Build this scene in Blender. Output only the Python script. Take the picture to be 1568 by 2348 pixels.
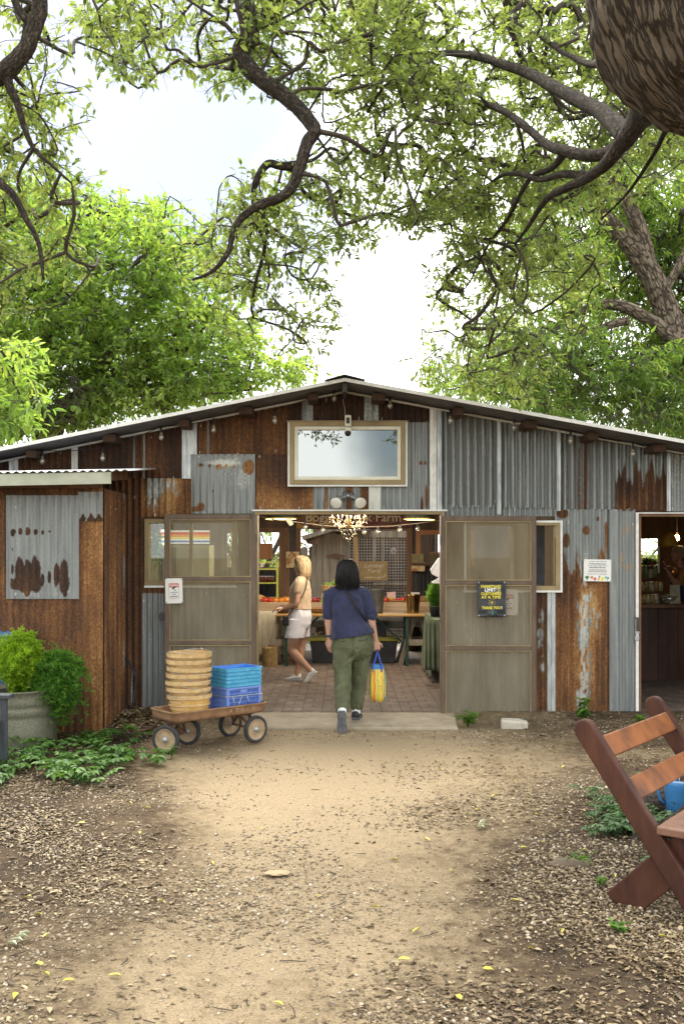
import bpy, bmesh, math, random
import numpy as np
from mathutils import Vector, Matrix, Euler, noise

for o in list(bpy.data.objects):
    bpy.data.objects.remove(o)
scene = bpy.context.scene
COL = scene.collection
R = math.radians
random.seed(7)
RNG = np.random.default_rng(11)

# ------------------------------------------------------------------ camera
F, HZ, CH = 2280.0, 1268.0, 1.7          # focal length and horizon measured on the photograph, eye height
cam = bpy.data.cameras.new('camera')
cam.sensor_fit = 'VERTICAL'; cam.sensor_height = 36; cam.sensor_width = 24
cam.lens = F / 2348 * 36
cam.shift_y = (HZ - 1174) / 2348
cam.clip_start = .05; cam.clip_end = 2000
camo = bpy.data.objects.new('camera', cam); COL.objects.link(camo)
camo.location = (0, 0, CH); camo.rotation_euler = (R(90), 0, 0)
scene.camera = camo

# ------------------------------------------------------------------ world, sun, exposure
SUN_EL, SUN_AZ = R(58), R(-28)             # azimuth from +Y (behind the barn) towards +X
wd = bpy.data.worlds.new('World'); scene.world = wd; wd.use_nodes = True
nt = wd.node_tree; N = nt.nodes; L = nt.links
N.clear()
wo = N.new('ShaderNodeOutputWorld'); bg = N.new('ShaderNodeBackground'); bg.inputs['Strength'].default_value = .15
sky = N.new('ShaderNodeTexSky'); sky.sky_type = 'NISHITA'; sky.sun_disc = False
sky.sun_elevation = SUN_EL; sky.sun_rotation = SUN_AZ; sky.air_density = 1.0; sky.dust_density = 2.0
tc = N.new('ShaderNodeTexCoord')
nz = N.new('ShaderNodeTexNoise'); nz.inputs['Scale'].default_value = 5; nz.inputs['Detail'].default_value = 5; nz.inputs['Roughness'].default_value = .55
L.new(tc.outputs['Generated'], nz.inputs['Vector'])
def wm(op, a, b, c=None):
    n = N.new('ShaderNodeMath'); n.operation = op; n.use_clamp = False
    for k, x in enumerate((a, b, c)):
        if x is None: continue
        if isinstance(x, (int, float)): n.inputs[k].default_value = x
        else: L.new(x, n.inputs[k])
    return n.outputs[0]
cloud = None                                # white cloud everywhere but for a few thin pale blue openings
for d, r in (((-.20, .909, .36), .030), ((.085, -.985, .135), .0042), ((.5, -.6, .6), .08), ((-.7, -.2, .6), .08)):
    q = Vector(d).normalized(); vm = N.new('ShaderNodeVectorMath'); vm.operation = 'DOT_PRODUCT'; vm.inputs[1].default_value = q
    L.new(tc.outputs['Generated'], vm.inputs[0])
    e = wm('DIVIDE', wm('SUBTRACT', 1.0, vm.outputs['Value']), r)
    e = wm('ADD', e, wm('MULTIPLY', wm('SUBTRACT', nz.outputs['Fac'], .5), 1.6))
    mr = N.new('ShaderNodeMapRange'); mr.interpolation_type = 'SMOOTHSTEP'; mr.inputs[1].default_value = .25; mr.inputs[2].default_value = 1.25; mr.inputs[3].default_value = .10
    L.new(e, mr.inputs[0]); cloud = mr.outputs[0] if cloud is None else wm('MINIMUM', cloud, mr.outputs[0])
dim = N.new('ShaderNodeMix'); dim.data_type = 'RGBA'; dim.blend_type = 'MULTIPLY'; dim.inputs['Factor'].default_value = 1; dim.inputs['B'].default_value = (.42, .42, .42, 1); L.new(sky.outputs['Color'], dim.inputs['A'])
mx = N.new('ShaderNodeMix'); mx.data_type = 'RGBA'; mx.inputs['B'].default_value = (8.6, 8.65, 8.5, 1)
L.new(cloud, mx.inputs['Factor'])
L.new(dim.outputs['Result'], mx.inputs['A']); L.new(mx.outputs['Result'], bg.inputs['Color']); L.new(bg.outputs['Background'], wo.inputs['Surface'])
sl = bpy.data.lights.new('sun', 'SUN'); sl.energy = 2.6; sl.angle = R(30); sl.color = (1, .94, .84)
so = bpy.data.objects.new('sun', sl); COL.objects.link(so)
sd = Vector((math.sin(SUN_AZ) * math.cos(SUN_EL), math.cos(SUN_AZ) * math.cos(SUN_EL), math.sin(SUN_EL)))
so.rotation_euler = sd.to_track_quat('Z', 'Y').to_euler(); so.location = (0, 0, 30)
vs = scene.view_settings; vs.view_transform = 'Standard'; vs.look = 'None'; vs.exposure = 1.36; vs.gamma = 1; vs.use_curve_mapping = False
scene.render.engine = 'CYCLES'
cy = scene.cycles
cy.use_denoising = True
cy.max_bounces = 10; cy.diffuse_bounces = 5; cy.transparent_max_bounces = 16; cy.glossy_bounces = 4; cy.transmission_bounces = 6
cy.sample_clamp_indirect = 8; cy.caustics_reflective = False; cy.caustics_refractive = False

# ------------------------------------------------------------------ helpers
def P(u, v, Y):
    return Vector(((u - 784) / F * Y, Y, CH - (v - HZ) / F * Y))
def G(u, v, z=0):
    Y = (CH - z) * F / (v - HZ)
    return Vector(((u - 784) / F * Y, Y, z))
def UX(u, Y): return (u - 784) / F * Y
def VZ(v, Y): return CH - (v - HZ) / F * Y

def setp(o, label=None, cat=None, group=None, kind=None):
    if label: o['label'] = label
    if cat: o['category'] = cat
    if group: o['group'] = group
    if kind: o['kind'] = kind
    return o
def thing(name, label, cat, loc=(0, 0, 0), group=None, rz=0):
    o = bpy.data.objects.new(name, None); COL.objects.link(o)
    o.empty_display_size = .1
    o.location = loc; o.rotation_euler = (0, 0, rz)
    return setp(o, label, cat, group)

class MB:
    def __init__(s): s.v = []; s.f = []; s.m = []; s.T = None
    def add(s, vs_, fs_, mi=0):
        b = len(s.v)
        if s.T is not None: vs_ = [s.T @ Vector(p) for p in vs_]
        s.v.extend(tuple(p) for p in vs_); s.f.extend(tuple(i + b for i in f) for f in fs_); s.m.extend([mi] * len(fs_))
        return s
    def box(s, x0, x1, y0, y1, z0, z1, mi=0):
        x0, x1 = min(x0, x1), max(x0, x1); y0, y1 = min(y0, y1), max(y0, y1); z0, z1 = min(z0, z1), max(z0, z1)
        return s.add([(x0,y0,z0),(x1,y0,z0),(x1,y1,z0),(x0,y1,z0),(x0,y0,z1),(x1,y0,z1),(x1,y1,z1),(x0,y1,z1)],
                     [(3,2,1,0),(4,5,6,7),(0,1,5,4),(1,2,6,5),(2,3,7,6),(3,0,4,7)], mi)
    def beam(s, p0, p1, w, h, up=(0, 0, 1), mi=0):
        p0, p1 = Vector(p0), Vector(p1); d = (p1 - p0).normalized(); up = Vector(up)
        a = d.cross(up)
        if a.length < 1e-4: a = d.cross(Vector((1, 0, 0)))
        a.normalize(); b = a.cross(d).normalized()
        vs_ = []
        for p in (p0, p1):
            for sa, sb in ((-1,-1),(1,-1),(1,1),(-1,1)): vs_.append(p + a*sa*w/2 + b*sb*h/2)
        return s.add(vs_, [(0,1,2,3),(7,6,5,4),(0,4,5,1),(1,5,6,2),(2,6,7,3),(3,7,4,0)], mi)
    def tube(s, pts, rad, n=8, mi=0, cap=True, disp=None):
        pts = [Vector(p) for p in pts]
        if not hasattr(rad, '__len__'): rad = [rad] * len(pts)
        k = len(pts); vs_ = []; nrm = None
        for i, p in enumerate(pts):
            t = (pts[min(i+1, k-1)] - pts[max(i-1, 0)])
            if t.length < 1e-9: t = Vector((0, 0, 1))
            t.normalize()
            if nrm is None:
                nrm = t.orthogonal().normalized()
            else:
                nrm = (nrm - t * nrm.dot(t))
                if nrm.length < 1e-6: nrm = t.orthogonal()
                nrm.normalize()
            bn = t.cross(nrm)
            for j in range(n):
                a = 2*math.pi*j/n
                d = nrm*math.cos(a) + bn*math.sin(a)
                r = rad[i]
                q = p + d*r
                if disp: q = p + d*(r + disp(q, r, a, i))
                vs_.append(q)
        fs_ = []
        for i in range(k-1):
            for j in range(n):
                fs_.append((i*n+j, i*n+(j+1) % n, (i+1)*n+(j+1) % n, (i+1)*n+j))
        if cap:
            fs_.append(tuple(range(n-1, -1, -1))); fs_.append(tuple((k-1)*n+j for j in range(n)))
        return s.add(vs_, fs_, mi)
    def lathe(s, prof, c=(0, 0, 0), n=24, mi=0, sx=1, sy=1, closed=False):
        c = Vector(c); vs_ = []; k = len(prof); fs_ = []
        for r, z in prof:
            for j in range(n):
                a = 2*math.pi*j/n
                vs_.append(c + Vector((r*math.cos(a)*sx, r*math.sin(a)*sy, z)))
        for i in range(k-1):
            for j in range(n):
                fs_.append((i*n+j, i*n+(j+1) % n, (i+1)*n+(j+1) % n, (i+1)*n+j))
        if closed:
            fs_.append(tuple(range(n-1, -1, -1))); fs_.append(tuple((k-1)*n+j for j in range(n)))
        return s.add(vs_, fs_, mi)
    def ball(s, c, r, nu=14, nv=9, mi=0, fn=None):
        if not hasattr(r, '__len__'): r = (r, r, r)
        c = Vector(c); vs_ = [c + Vector((0, 0, -r[2]))]; fs_ = []
        for i in range(1, nv):
            ph = -math.pi/2 + math.pi*i/nv
            for j in range(nu):
                a = 2*math.pi*j/nu
                d = Vector((math.cos(ph)*math.cos(a), math.cos(ph)*math.sin(a), math.sin(ph)))
                k = fn(d) if fn else 1
                vs_.append(c + Vector((d.x*r[0]*k, d.y*r[1]*k, d.z*r[2]*k)))
        vs_.append(c + Vector((0, 0, r[2]*(fn(Vector((0,0,1))) if fn else 1))))
        for j in range(nu): fs_.append((0, 1+(j+1) % nu, 1+j))
        for i in range(nv-2):
            for j in range(nu):
                a, b = 1+i*nu+j, 1+i*nu+(j+1) % nu
                fs_.append((a, b, b+nu, a+nu))
        e = len(vs_)-1; o = 1+(nv-2)*nu
        for j in range(nu): fs_.append((o+j, o+(j+1) % nu, e))
        return s.add(vs_, fs_, mi)
    def prism(s, poly, mapf, d0, d1, mi=0):           # polygon (2-D) swept between two depths; mapf(a, b, d)
        n = len(poly)
        vs_ = [mapf(a, b, d0) for a, b in poly] + [mapf(a, b, d1) for a, b in poly]
        fs_ = [tuple(range(n-1, -1, -1)), tuple(range(n, 2*n))] + [(i, (i+1) % n, n+(i+1) % n, n+i) for i in range(n)]
        return s.add(vs_, fs_, mi)
    def obj(s, name, mats, parent=None, smooth=False, bevel=0, label=None, world=False, sub=0):
        me = bpy.data.meshes.new(name); vs_ = s.v
        if world and parent is not None:
            o = world_loc(parent); vs_ = [(a-o[0], b-o[1], c-o[2]) for a, b, c in s.v]
        me.from_pydata(vs_, [], s.f)
        mats = mats if isinstance(mats, (list, tuple)) else [mats]
        for m in mats: me.materials.append(m)
        me.polygons.foreach_set('material_index', s.m)
        bm = bmesh.new(); bm.from_mesh(me); bmesh.ops.recalc_face_normals(bm, faces=bm.faces); bm.to_mesh(me); bm.free()
        if smooth: me.polygons.foreach_set('use_smooth', [True]*len(me.polygons))
        me.update()
        ob = bpy.data.objects.new(name, me); COL.objects.link(ob)
        if parent is not None: ob.parent = parent
        if bevel:
            b = ob.modifiers.new('bevel', 'BEVEL'); b.width = bevel; b.segments = 2; b.limit_method = 'ANGLE'; b.angle_limit = R(40)
        if sub:
            b = ob.modifiers.new('sub', 'SUBSURF'); b.levels = sub; b.render_levels = sub
        if label: ob['label'] = label
        return ob
def world_loc(o):
    p = Vector(o.location)
    while o.parent is not None:
        o = o.parent; p = p + Vector(o.location)
    return p

def copy_tree(o, parent=None):
    c = o.copy(); COL.objects.link(c)
    if parent is not None: c.parent = parent
    for ch in list(o.children): copy_tree(ch, c)
    return c

def txt(mb, s, size, pos, mi=0, bold=0.0, align='CENTER', wmax=None, tilt=0, shear=0, T=None):
    cu = bpy.data.curves.new('t', 'FONT'); cu.body = s; cu.size = size; cu.align_x = align; cu.align_y = 'CENTER'
    cu.offset = bold; cu.resolution_u = 2; cu.shear = shear
    ob = bpy.data.objects.new('t', cu); COL.objects.link(ob)
    bpy.context.view_layer.update()
    me = bpy.data.meshes.new_from_object(ob.evaluated_get(bpy.context.evaluated_depsgraph_get()))
    v = [p.co.copy() for p in me.vertices]; f = [tuple(p.vertices) for p in me.polygons]
    bpy.data.objects.remove(ob); bpy.data.curves.remove(cu); bpy.data.meshes.remove(me)
    if not v: return
    if wmax:
        w = max(p.x for p in v) - min(p.x for p in v)
        k = wmax / w
        for p in v: p.x *= k
    q = Vector(pos); ct, st = math.cos(tilt), math.sin(tilt)
    mb.add([q + Vector((p.x*ct - p.y*st, 0, p.x*st + p.y*ct)) for p in v], f, mi)

# leaves: many small folded leaf faces in one mesh, built with numpy
def leaf_arrays(c, d, nrm, ln, wd_, fold=.15, shape=(.3, .68)):
    c = np.asarray(c, float); d = np.asarray(d, float); nrm = np.asarray(nrm, float)
    d /= np.linalg.norm(d, axis=1, keepdims=True) + 1e-9
    s = np.cross(d, nrm); s /= np.linalg.norm(s, axis=1, keepdims=True) + 1e-9
    u = np.cross(s, d)
    ln = np.broadcast_to(ln, (len(c),))[:, None]; w = np.broadcast_to(wd_, (len(c),))[:, None] / 2
    up = u * w * fold * 2
    b = c; t = c + d*ln - u*ln*.12
    v = np.stack([b, c + d*ln*shape[0] + s*w + up, c + d*ln*shape[1] + s*w*.85 + up, t, c + d*ln*shape[1] - s*w*.85 + up, c + d*ln*shape[0] - s*w + up], 1)
    return v                                       # (n, 6, 3)
def leaf_obj(name, V, mat, parent=None, tint=None, world=False):
    n = len(V); v = V.reshape(-1, 3).astype(np.float32)
    if world and parent is not None: v = v - np.array(world_loc(parent), np.float32)
    me = bpy.data.meshes.new(name)
    me.vertices.add(6*n); me.vertices.foreach_set('co', v.ravel())
    b = np.arange(n)[:, None]*6
    q = np.concatenate([b+np.array([0,1,2,3]), b+np.array([0,3,4,5])], 1).astype(np.int32)
    me.loops.add(8*n); me.loops.foreach_set('vertex_index', q.ravel())
    me.polygons.add(2*n); me.polygons.foreach_set('loop_start', np.arange(0, 8*n, 4, dtype=np.int32)); me.polygons.foreach_set('loop_total', np.full(2*n, 4, np.int32))
    me.update(calc_edges=True)
    at = me.attributes.new('tint', 'FLOAT', 'POINT')
    tv = RNG.random(n) if tint is None else np.asarray(tint)
    at.data.foreach_set('value', np.repeat(tv, 6).astype(np.float32))
    me.materials.append(mat)
    o = bpy.data.objects.new(name, me); COL.objects.link(o)
    if parent is not None: o.parent = parent
    return o

# ------------------------------------------------------------------ materials
def newmat(name):
    m = bpy.data.materials.new(name); m.use_nodes = True
    t = m.node_tree; t.nodes.clear()
    out = t.nodes.new('ShaderNodeOutputMaterial')
    return m, t, out
def node(t, kind, **kw):
    n = t.nodes.new(kind)
    for k, v in kw.items():
        if hasattr(n, k) and not k[0].isupper(): setattr(n, k, v)
        else: n.inputs[k.replace('_', ' ')].default_value = v
    return n
def ramp(t, fac, stops):
    r = t.nodes.new('ShaderNodeValToRGB'); e = r.color_ramp.elements
    while len(e) > 1: e.remove(e[-1])
    e[0].position = stops[0][0]; e[0].color = (*stops[0][1], 1)
    for p, c in stops[1:]:
        x = e.new(p); x.color = (*c, 1)
    t.links.new(fac, r.inputs['Fac']); return r
def c4(c): return (c[0], c[1], c[2], 1)
def coords(t, stretch=(1, 1, 1)):
    tc_ = t.nodes.new('ShaderNodeTexCoord'); m_ = t.nodes.new('ShaderNodeMapping'); m_.inputs['Scale'].default_value = stretch
    oi = t.nodes.new('ShaderNodeObjectInfo'); ml = t.nodes.new('ShaderNodeMath'); ml.operation = 'MULTIPLY'; ml.inputs[1].default_value = 37
    cb = t.nodes.new('ShaderNodeCombineXYZ'); ad = t.nodes.new('ShaderNodeVectorMath')
    t.links.new(oi.outputs['Random'], ml.inputs[0])
    for k in range(3): t.links.new(ml.outputs[0], cb.inputs[k])
    t.links.new(tc_.outputs['Object'], ad.inputs[0]); t.links.new(cb.outputs[0], ad.inputs[1]); t.links.new(ad.outputs[0], m_.inputs['Vector'])
    return m_.outputs['Vector']
def M(name, c1, c2=None, rough=.7, metal=0, scale=9, stretch=(1, 1, 1), bump=0, bscale=80, detail=6, spec=.4, con=(.32, .68), emit=None, trans=0, sheen=0):
    m, t, out = newmat(name)
    b = t.nodes.new('ShaderNodeBsdfPrincipled'); b.inputs['Roughness'].default_value = rough; b.inputs['Metallic'].default_value = metal
    b.inputs['Specular IOR Level'].default_value = spec
    if trans: b.inputs['Transmission Weight'].default_value = trans
    if sheen: b.inputs['Sheen Weight'].default_value = sheen
    if c2 is None: c2 = tuple(min(1, x*1.25) for x in c1); c1 = tuple(x*.82 for x in c1)
    vec = coords(t, stretch)
    n = node(t, 'ShaderNodeTexNoise', Scale=scale, Detail=detail, Roughness=.6); t.links.new(vec, n.inputs['Vector'])
    r = ramp(t, n.outputs['Fac'], [(con[0], c1), (con[1], c2)]); t.links.new(r.outputs['Color'], b.inputs['Base Color'])
    if bump:
        n2 = node(t, 'ShaderNodeTexNoise', Scale=bscale, Detail=4); t.links.new(vec, n2.inputs['Vector'])
        bp = node(t, 'ShaderNodeBump', Strength=bump, Distance=.01); t.links.new(n2.outputs['Fac'], bp.inputs['Height']); t.links.new(bp.outputs['Normal'], b.inputs['Normal'])
    if emit:
        b.inputs['Emission Color'].default_value = c4(emit[0]); b.inputs['Emission Strength'].default_value = emit[1]
    t.links.new(b.outputs['BSDF'], out.inputs['Surface'])
    return m
def leafmat(name, ca, cb, trans=.45, tcol=None, gloss=.35, mid=None):
    m, t, out = newmat(name)
    a = node(t, 'ShaderNodeAttribute', attribute_name='tint')
    st = [(0, ca), (1, cb)] if mid is None else [(0, ca), (.5, mid), (1, cb)]
    r = ramp(t, a.outputs['Fac'], st)
    b = t.nodes.new('ShaderNodeBsdfPrincipled'); b.inputs['Roughness'].default_value = .45; b.inputs['Specular IOR Level'].default_value = gloss
    t.links.new(r.outputs['Color'], b.inputs['Base Color'])
    tr = t.nodes.new('ShaderNodeBsdfTranslucent')
    mu = t.nodes.new('ShaderNodeMix'); mu.data_type = 'RGBA'; mu.blend_type = 'MULTIPLY'; mu.inputs['Factor'].default_value = 1
    mu.inputs['B'].default_value = c4(tcol or (1.9, 1.7, .7)); t.links.new(r.outputs['Color'], mu.inputs['A']); t.links.new(mu.outputs['Result'], tr.inputs['Color'])
    mi = t.nodes.new('ShaderNodeMixShader'); mi.inputs[0].default_value = trans
    t.links.new(b.outputs[0], mi.inputs[1]); t.links.new(tr.outputs[0], mi.inputs[2]); t.links.new(mi.outputs[0], out.inputs['Surface'])
    return m

def corrugated_mat():
    m, t, out = newmat('weathered_corrugated_metal'); K = t.links.new
    at = node(t, 'ShaderNodeAttribute', attribute_name='wear'); sp = t.nodes.new('ShaderNodeSeparateColor'); K(at.outputs['Color'], sp.inputs[0])
    def nz_(stretch, scale, det=6, ro=.6):
        n = node(t, 'ShaderNodeTexNoise', Scale=scale, Detail=det, Roughness=ro); K(coords(t, stretch), n.inputs['Vector']); return n.outputs['Fac']
    def mth(op, a, b=None):
        n = t.nodes.new('ShaderNodeMath'); n.operation = op
        for i, x in enumerate((a, b)):
            if x is None: continue
            if isinstance(x, (int, float)): n.inputs[i].default_value = x
            else: K(x, n.inputs[i])
        return n.outputs[0]
    streak = nz_((1, 1, .06), 26, 4); fine = nz_((1, 1, .85), 48, 8, .78); big = nz_((1, 1, .35), 3.2, 5); spang = nz_((1, 1, 1), 190, 2)
    r = mth('ADD', sp.outputs[0], mth('MULTIPLY', mth('SUBTRACT', streak, .5), .75))
    r = mth('ADD', r, mth('MULTIPLY', mth('SUBTRACT', fine, .5), .75))
    r = mth('ADD', r, mth('MULTIPLY', mth('SUBTRACT', big, .5), .5))
    rm = t.nodes.new('ShaderNodeMapRange'); rm.interpolation_type = 'SMOOTHSTEP'; rm.inputs[1].default_value = .44; rm.inputs[2].default_value = .58; K(r, rm.inputs[0])
    # galvanised metal
    g = ramp(t, mth('ADD', mth('MULTIPLY', streak, .5), mth('MULTIPLY', spang, .5)), [(.30, (.125, .135, .135)), (.5, (.21, .225, .22)), (.70, (.35, .365, .35))])
    gp = t.nodes.new('ShaderNodeMix'); gp.data_type = 'RGBA'; gp.inputs['B'].default_value = (.50, .51, .46, 1); K(g.outputs['Color'], gp.inputs['A'])
    pal = t.nodes.new('ShaderNodeMapRange'); pal.inputs[1].default_value = .45; pal.inputs[2].default_value = .75; K(mth('ADD', sp.outputs[2], mth('ADD', mth('MULTIPLY', mth('SUBTRACT', fine, .5), 1.2), mth('MULTIPLY', mth('SUBTRACT', big, .5), .7))), pal.inputs[0]); K(pal.outputs[0], gp.inputs['Factor'])
    # rust
    tn = mth('ADD', sp.outputs[1], mth('ADD', mth('ADD', mth('MULTIPLY', mth('SUBTRACT', streak, .5), .42), mth('MULTIPLY', mth('SUBTRACT', big, .5), 1.25)), mth('MULTIPLY', mth('SUBTRACT', fine, .5), 1.7)))
    rc = ramp(t, tn, [(0, (.034, .021, .016)), (.25, (.070, .035, .020)), (.5, (.135, .062, .026)), (.75, (.25, .12, .043)), (1, (.42, .26, .11))])
    mc = t.nodes.new('ShaderNodeMix'); mc.data_type = 'RGBA'; K(rm.outputs[0], mc.inputs['Factor']); K(gp.outputs['Result'], mc.inputs['A']); K(rc.outputs['Color'], mc.inputs['B'])
    b = t.nodes.new('ShaderNodeBsdfPrincipled'); K(mc.outputs['Result'], b.inputs['Base Color'])
    inv = mth('SUBTRACT', 1, rm.outputs[0]); K(mth('MULTIPLY', inv, .35), b.inputs['Metallic']); K(mth('ADD', mth('MULTIPLY', rm.outputs[0], .35), .48), b.inputs['Roughness'])
    b.inputs['Specular IOR Level'].default_value = .3
    bp = node(t, 'ShaderNodeBump', Strength=.35, Distance=.004); K(fine, bp.inputs['Height']); K(bp.outputs['Normal'], b.inputs['Normal'])
    K(b.outputs[0], out.inputs['Surface']); return m

m_corr = corrugated_mat()
m_galv = M('galvanised_trim', (.30, .33, .34), (.62, .64, .62), rough=.42, metal=.5, scale=30, stretch=(1, 1, .15), con=(.35, .7))
m_white = M('white_trim_paint', (.60, .60, .56), (.78, .78, .74), rough=.5, scale=14)
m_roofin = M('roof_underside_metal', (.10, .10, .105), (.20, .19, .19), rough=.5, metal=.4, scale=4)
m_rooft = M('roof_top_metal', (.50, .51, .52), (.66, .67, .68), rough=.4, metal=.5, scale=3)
m_tar = M('ridge_cap_dark', (.035, .034, .034), (.07, .065, .06), rough=.8)
m_wood = M('aged_brown_timber', (.10, .050, .026), (.21, .115, .06), rough=.75, scale=7, stretch=(1, 1, .12), bump=.3)
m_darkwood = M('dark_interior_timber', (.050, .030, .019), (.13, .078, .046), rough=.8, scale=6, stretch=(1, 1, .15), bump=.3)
m_orangewood = M('orange_brown_timber', (.22, .085, .03), (.36, .16, .06), rough=.6, scale=7, stretch=(1, 1, .12))
m_pine = M('pale_pine', (.45, .28, .12), (.62, .42, .21), rough=.6, scale=6, stretch=(1, 1, .1))
m_frame_wood = M('treated_window_timber', (.20, .15, .075), (.36, .28, .15), rough=.7, scale=8, stretch=(.3, 1, .3))
m_cream = M('cream_vinyl', (.62, .60, .48), (.72, .70, .58), rough=.45)
m_screenframe = M('brown_door_frame', (.085, .058, .040), (.16, .115, .08), rough=.6, scale=10, stretch=(1, 1, .3))
m_grey_wood = M('weathered_grey_boards', (.13, .105, .078), (.36, .31, .235), rough=.9, scale=12, stretch=(1, 1, .08), bump=.4)
m_concrete = M('concrete', (.26, .215, .155), (.40, .34, .255), rough=.9, scale=5, bump=.3, bscale=120)
m_black = M('black_plastic', (.012, .012, .014), (.028, .028, .032), rough=.45)
m_rubber = M('black_rubber', (.020, .020, .022), (.05, .05, .052), rough=.75, scale=25)
m_bark_fine = M('twig_bark', (.030, .024, .018), (.075, .060, .046), rough=.9, scale=22, stretch=(1, 1, .5))
# ================================================================== GROUND
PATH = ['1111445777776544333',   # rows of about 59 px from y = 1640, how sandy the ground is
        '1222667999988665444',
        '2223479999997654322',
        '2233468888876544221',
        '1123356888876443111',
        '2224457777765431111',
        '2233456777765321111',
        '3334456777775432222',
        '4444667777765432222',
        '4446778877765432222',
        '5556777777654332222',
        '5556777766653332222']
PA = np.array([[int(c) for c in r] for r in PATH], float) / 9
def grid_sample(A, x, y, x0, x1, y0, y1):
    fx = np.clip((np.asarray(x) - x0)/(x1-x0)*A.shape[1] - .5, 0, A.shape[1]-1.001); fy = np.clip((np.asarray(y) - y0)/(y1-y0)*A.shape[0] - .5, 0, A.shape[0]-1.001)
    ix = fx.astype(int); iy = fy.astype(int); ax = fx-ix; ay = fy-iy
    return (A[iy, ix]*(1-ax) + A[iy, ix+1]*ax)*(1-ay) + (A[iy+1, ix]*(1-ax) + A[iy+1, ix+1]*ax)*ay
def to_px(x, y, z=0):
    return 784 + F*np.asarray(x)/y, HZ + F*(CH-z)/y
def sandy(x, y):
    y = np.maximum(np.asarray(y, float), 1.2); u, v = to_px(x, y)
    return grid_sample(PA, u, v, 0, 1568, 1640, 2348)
def nz2(x, y, s, o=0): return np.array([noise.noise((a*s, b*s, o)) for a, b in zip(np.ravel(x), np.ravel(y))]).reshape(np.shape(x))

gx = np.concatenate([[-500, -250, -120, -60, -30, -16, -10], np.arange(-7, 7.01, .07), [10, 16, 30, 60, 120, 250, 500]])
gy = np.concatenate([[-300, -100, -40, -15, -5, -1, .5], np.arange(1.5, 10.4, .06), np.arange(10.6, 24, .4), [27, 34, 50, 80, 140, 260, 500, 900]])
XX, YY = np.meshgrid(gx, gy)
S_ = sandy(XX, YY)
ZZ = (nz2(XX, YY, .8)*.018 + nz2(XX, YY, 3.1, 5)*.010 + nz2(XX, YY, 9, 8)*.005)
ZZ = ZZ * (1 - .5*S_)
ZZ[(YY > 9.55)] *= .15; ZZ[(YY > 10.45) & (YY < 18)] = -.03
# wheel rut along the track and a bank of soil along the walls
ZZ += -.02*np.exp(-((XX - (-.6 - .09*(YY-5)))/.35)**2)*(YY < 9) - .02*np.exp(-((XX - (.55 + .02*(YY-5)))/.3)**2)*(YY < 9)
ZZ += .05*np.exp(-((YY-10.3)/.35)**2)*(XX > 1.45)*(YY < 10.5) + .05*np.exp(-((YY-10.2)/.5)**2)*(XX < -1.3)*(YY < 10.5)
def ground_z(x, y):
    i = int(np.clip(np.searchsorted(gx, x), 1, len(gx)-1)); j = int(np.clip(np.searchsorted(gy, y), 1, len(gy)-1))
    a = (x-gx[i-1])/(gx[i]-gx[i-1]); b = (y-gy[j-1])/(gy[j]-gy[j-1])
    return float((ZZ[j-1, i-1]*(1-a)+ZZ[j-1, i]*a)*(1-b) + (ZZ[j, i-1]*(1-a)+ZZ[j, i]*a)*b)
def ground_mat():
    m, t, out = newmat('sandy_dirt'); K = t.links.new
    at = node(t, 'ShaderNodeAttribute', attribute_name='sand')
    tc_ = t.nodes.new('ShaderNodeTexCoord')
    def nz_(scale, det=8, ro=.65):
        n = node(t, 'ShaderNodeTexNoise', Scale=scale, Detail=det, Roughness=ro); K(tc_.outputs['Object'], n.inputs['Vector']); return n.outputs['Fac']
    def mth(op, a, b):
        n = t.nodes.new('ShaderNodeMath'); n.operation = op
        for i, x in enumerate((a, b)):
            if isinstance(x, (int, float)): n.inputs[i].default_value = x
            else: K(x, n.inputs[i])
        return n.outputs[0]
    a, b_, c = nz_(2.2), nz_(14), nz_(90, 4)
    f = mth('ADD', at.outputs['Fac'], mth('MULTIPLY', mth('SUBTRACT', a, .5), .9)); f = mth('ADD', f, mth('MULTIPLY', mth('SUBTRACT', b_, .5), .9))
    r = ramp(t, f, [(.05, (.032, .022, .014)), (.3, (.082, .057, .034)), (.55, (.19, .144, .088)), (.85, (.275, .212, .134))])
    r2 = ramp(t, c, [(.3, (.62, .62, .62)), (.5, (1, 1, 1)), (.72, (1.45, 1.42, 1.35))])
    mu = t.nodes.new('ShaderNodeMix'); mu.data_type = 'RGBA'; mu.blend_type = 'MULTIPLY'; mu.inputs['Factor'].default_value = .9
    K(r.outputs['Color'], mu.inputs['A']); K(r2.outputs['Color'], mu.inputs['B'])
    v = node(t, 'ShaderNodeTexVoronoi', Scale=120); K(tc_.outputs['Object'], v.inputs['Vector'])
    b = t.nodes.new('ShaderNodeBsdfPrincipled'); b.inputs['Roughness'].default_value = .95; b.inputs['Specular IOR Level'].default_value = .15; K(mu.outputs['Result'], b.inputs['Base Color'])
    bp = node(t, 'ShaderNodeBump', Strength=.7, Distance=.012); K(mth('ADD', c, mth('MULTIPLY', b_, 1.5)), bp.inputs['Height']); K(bp.outputs['Normal'], b.inputs['Normal'])
    K(b.outputs[0], out.inputs['Surface']); return m
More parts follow.
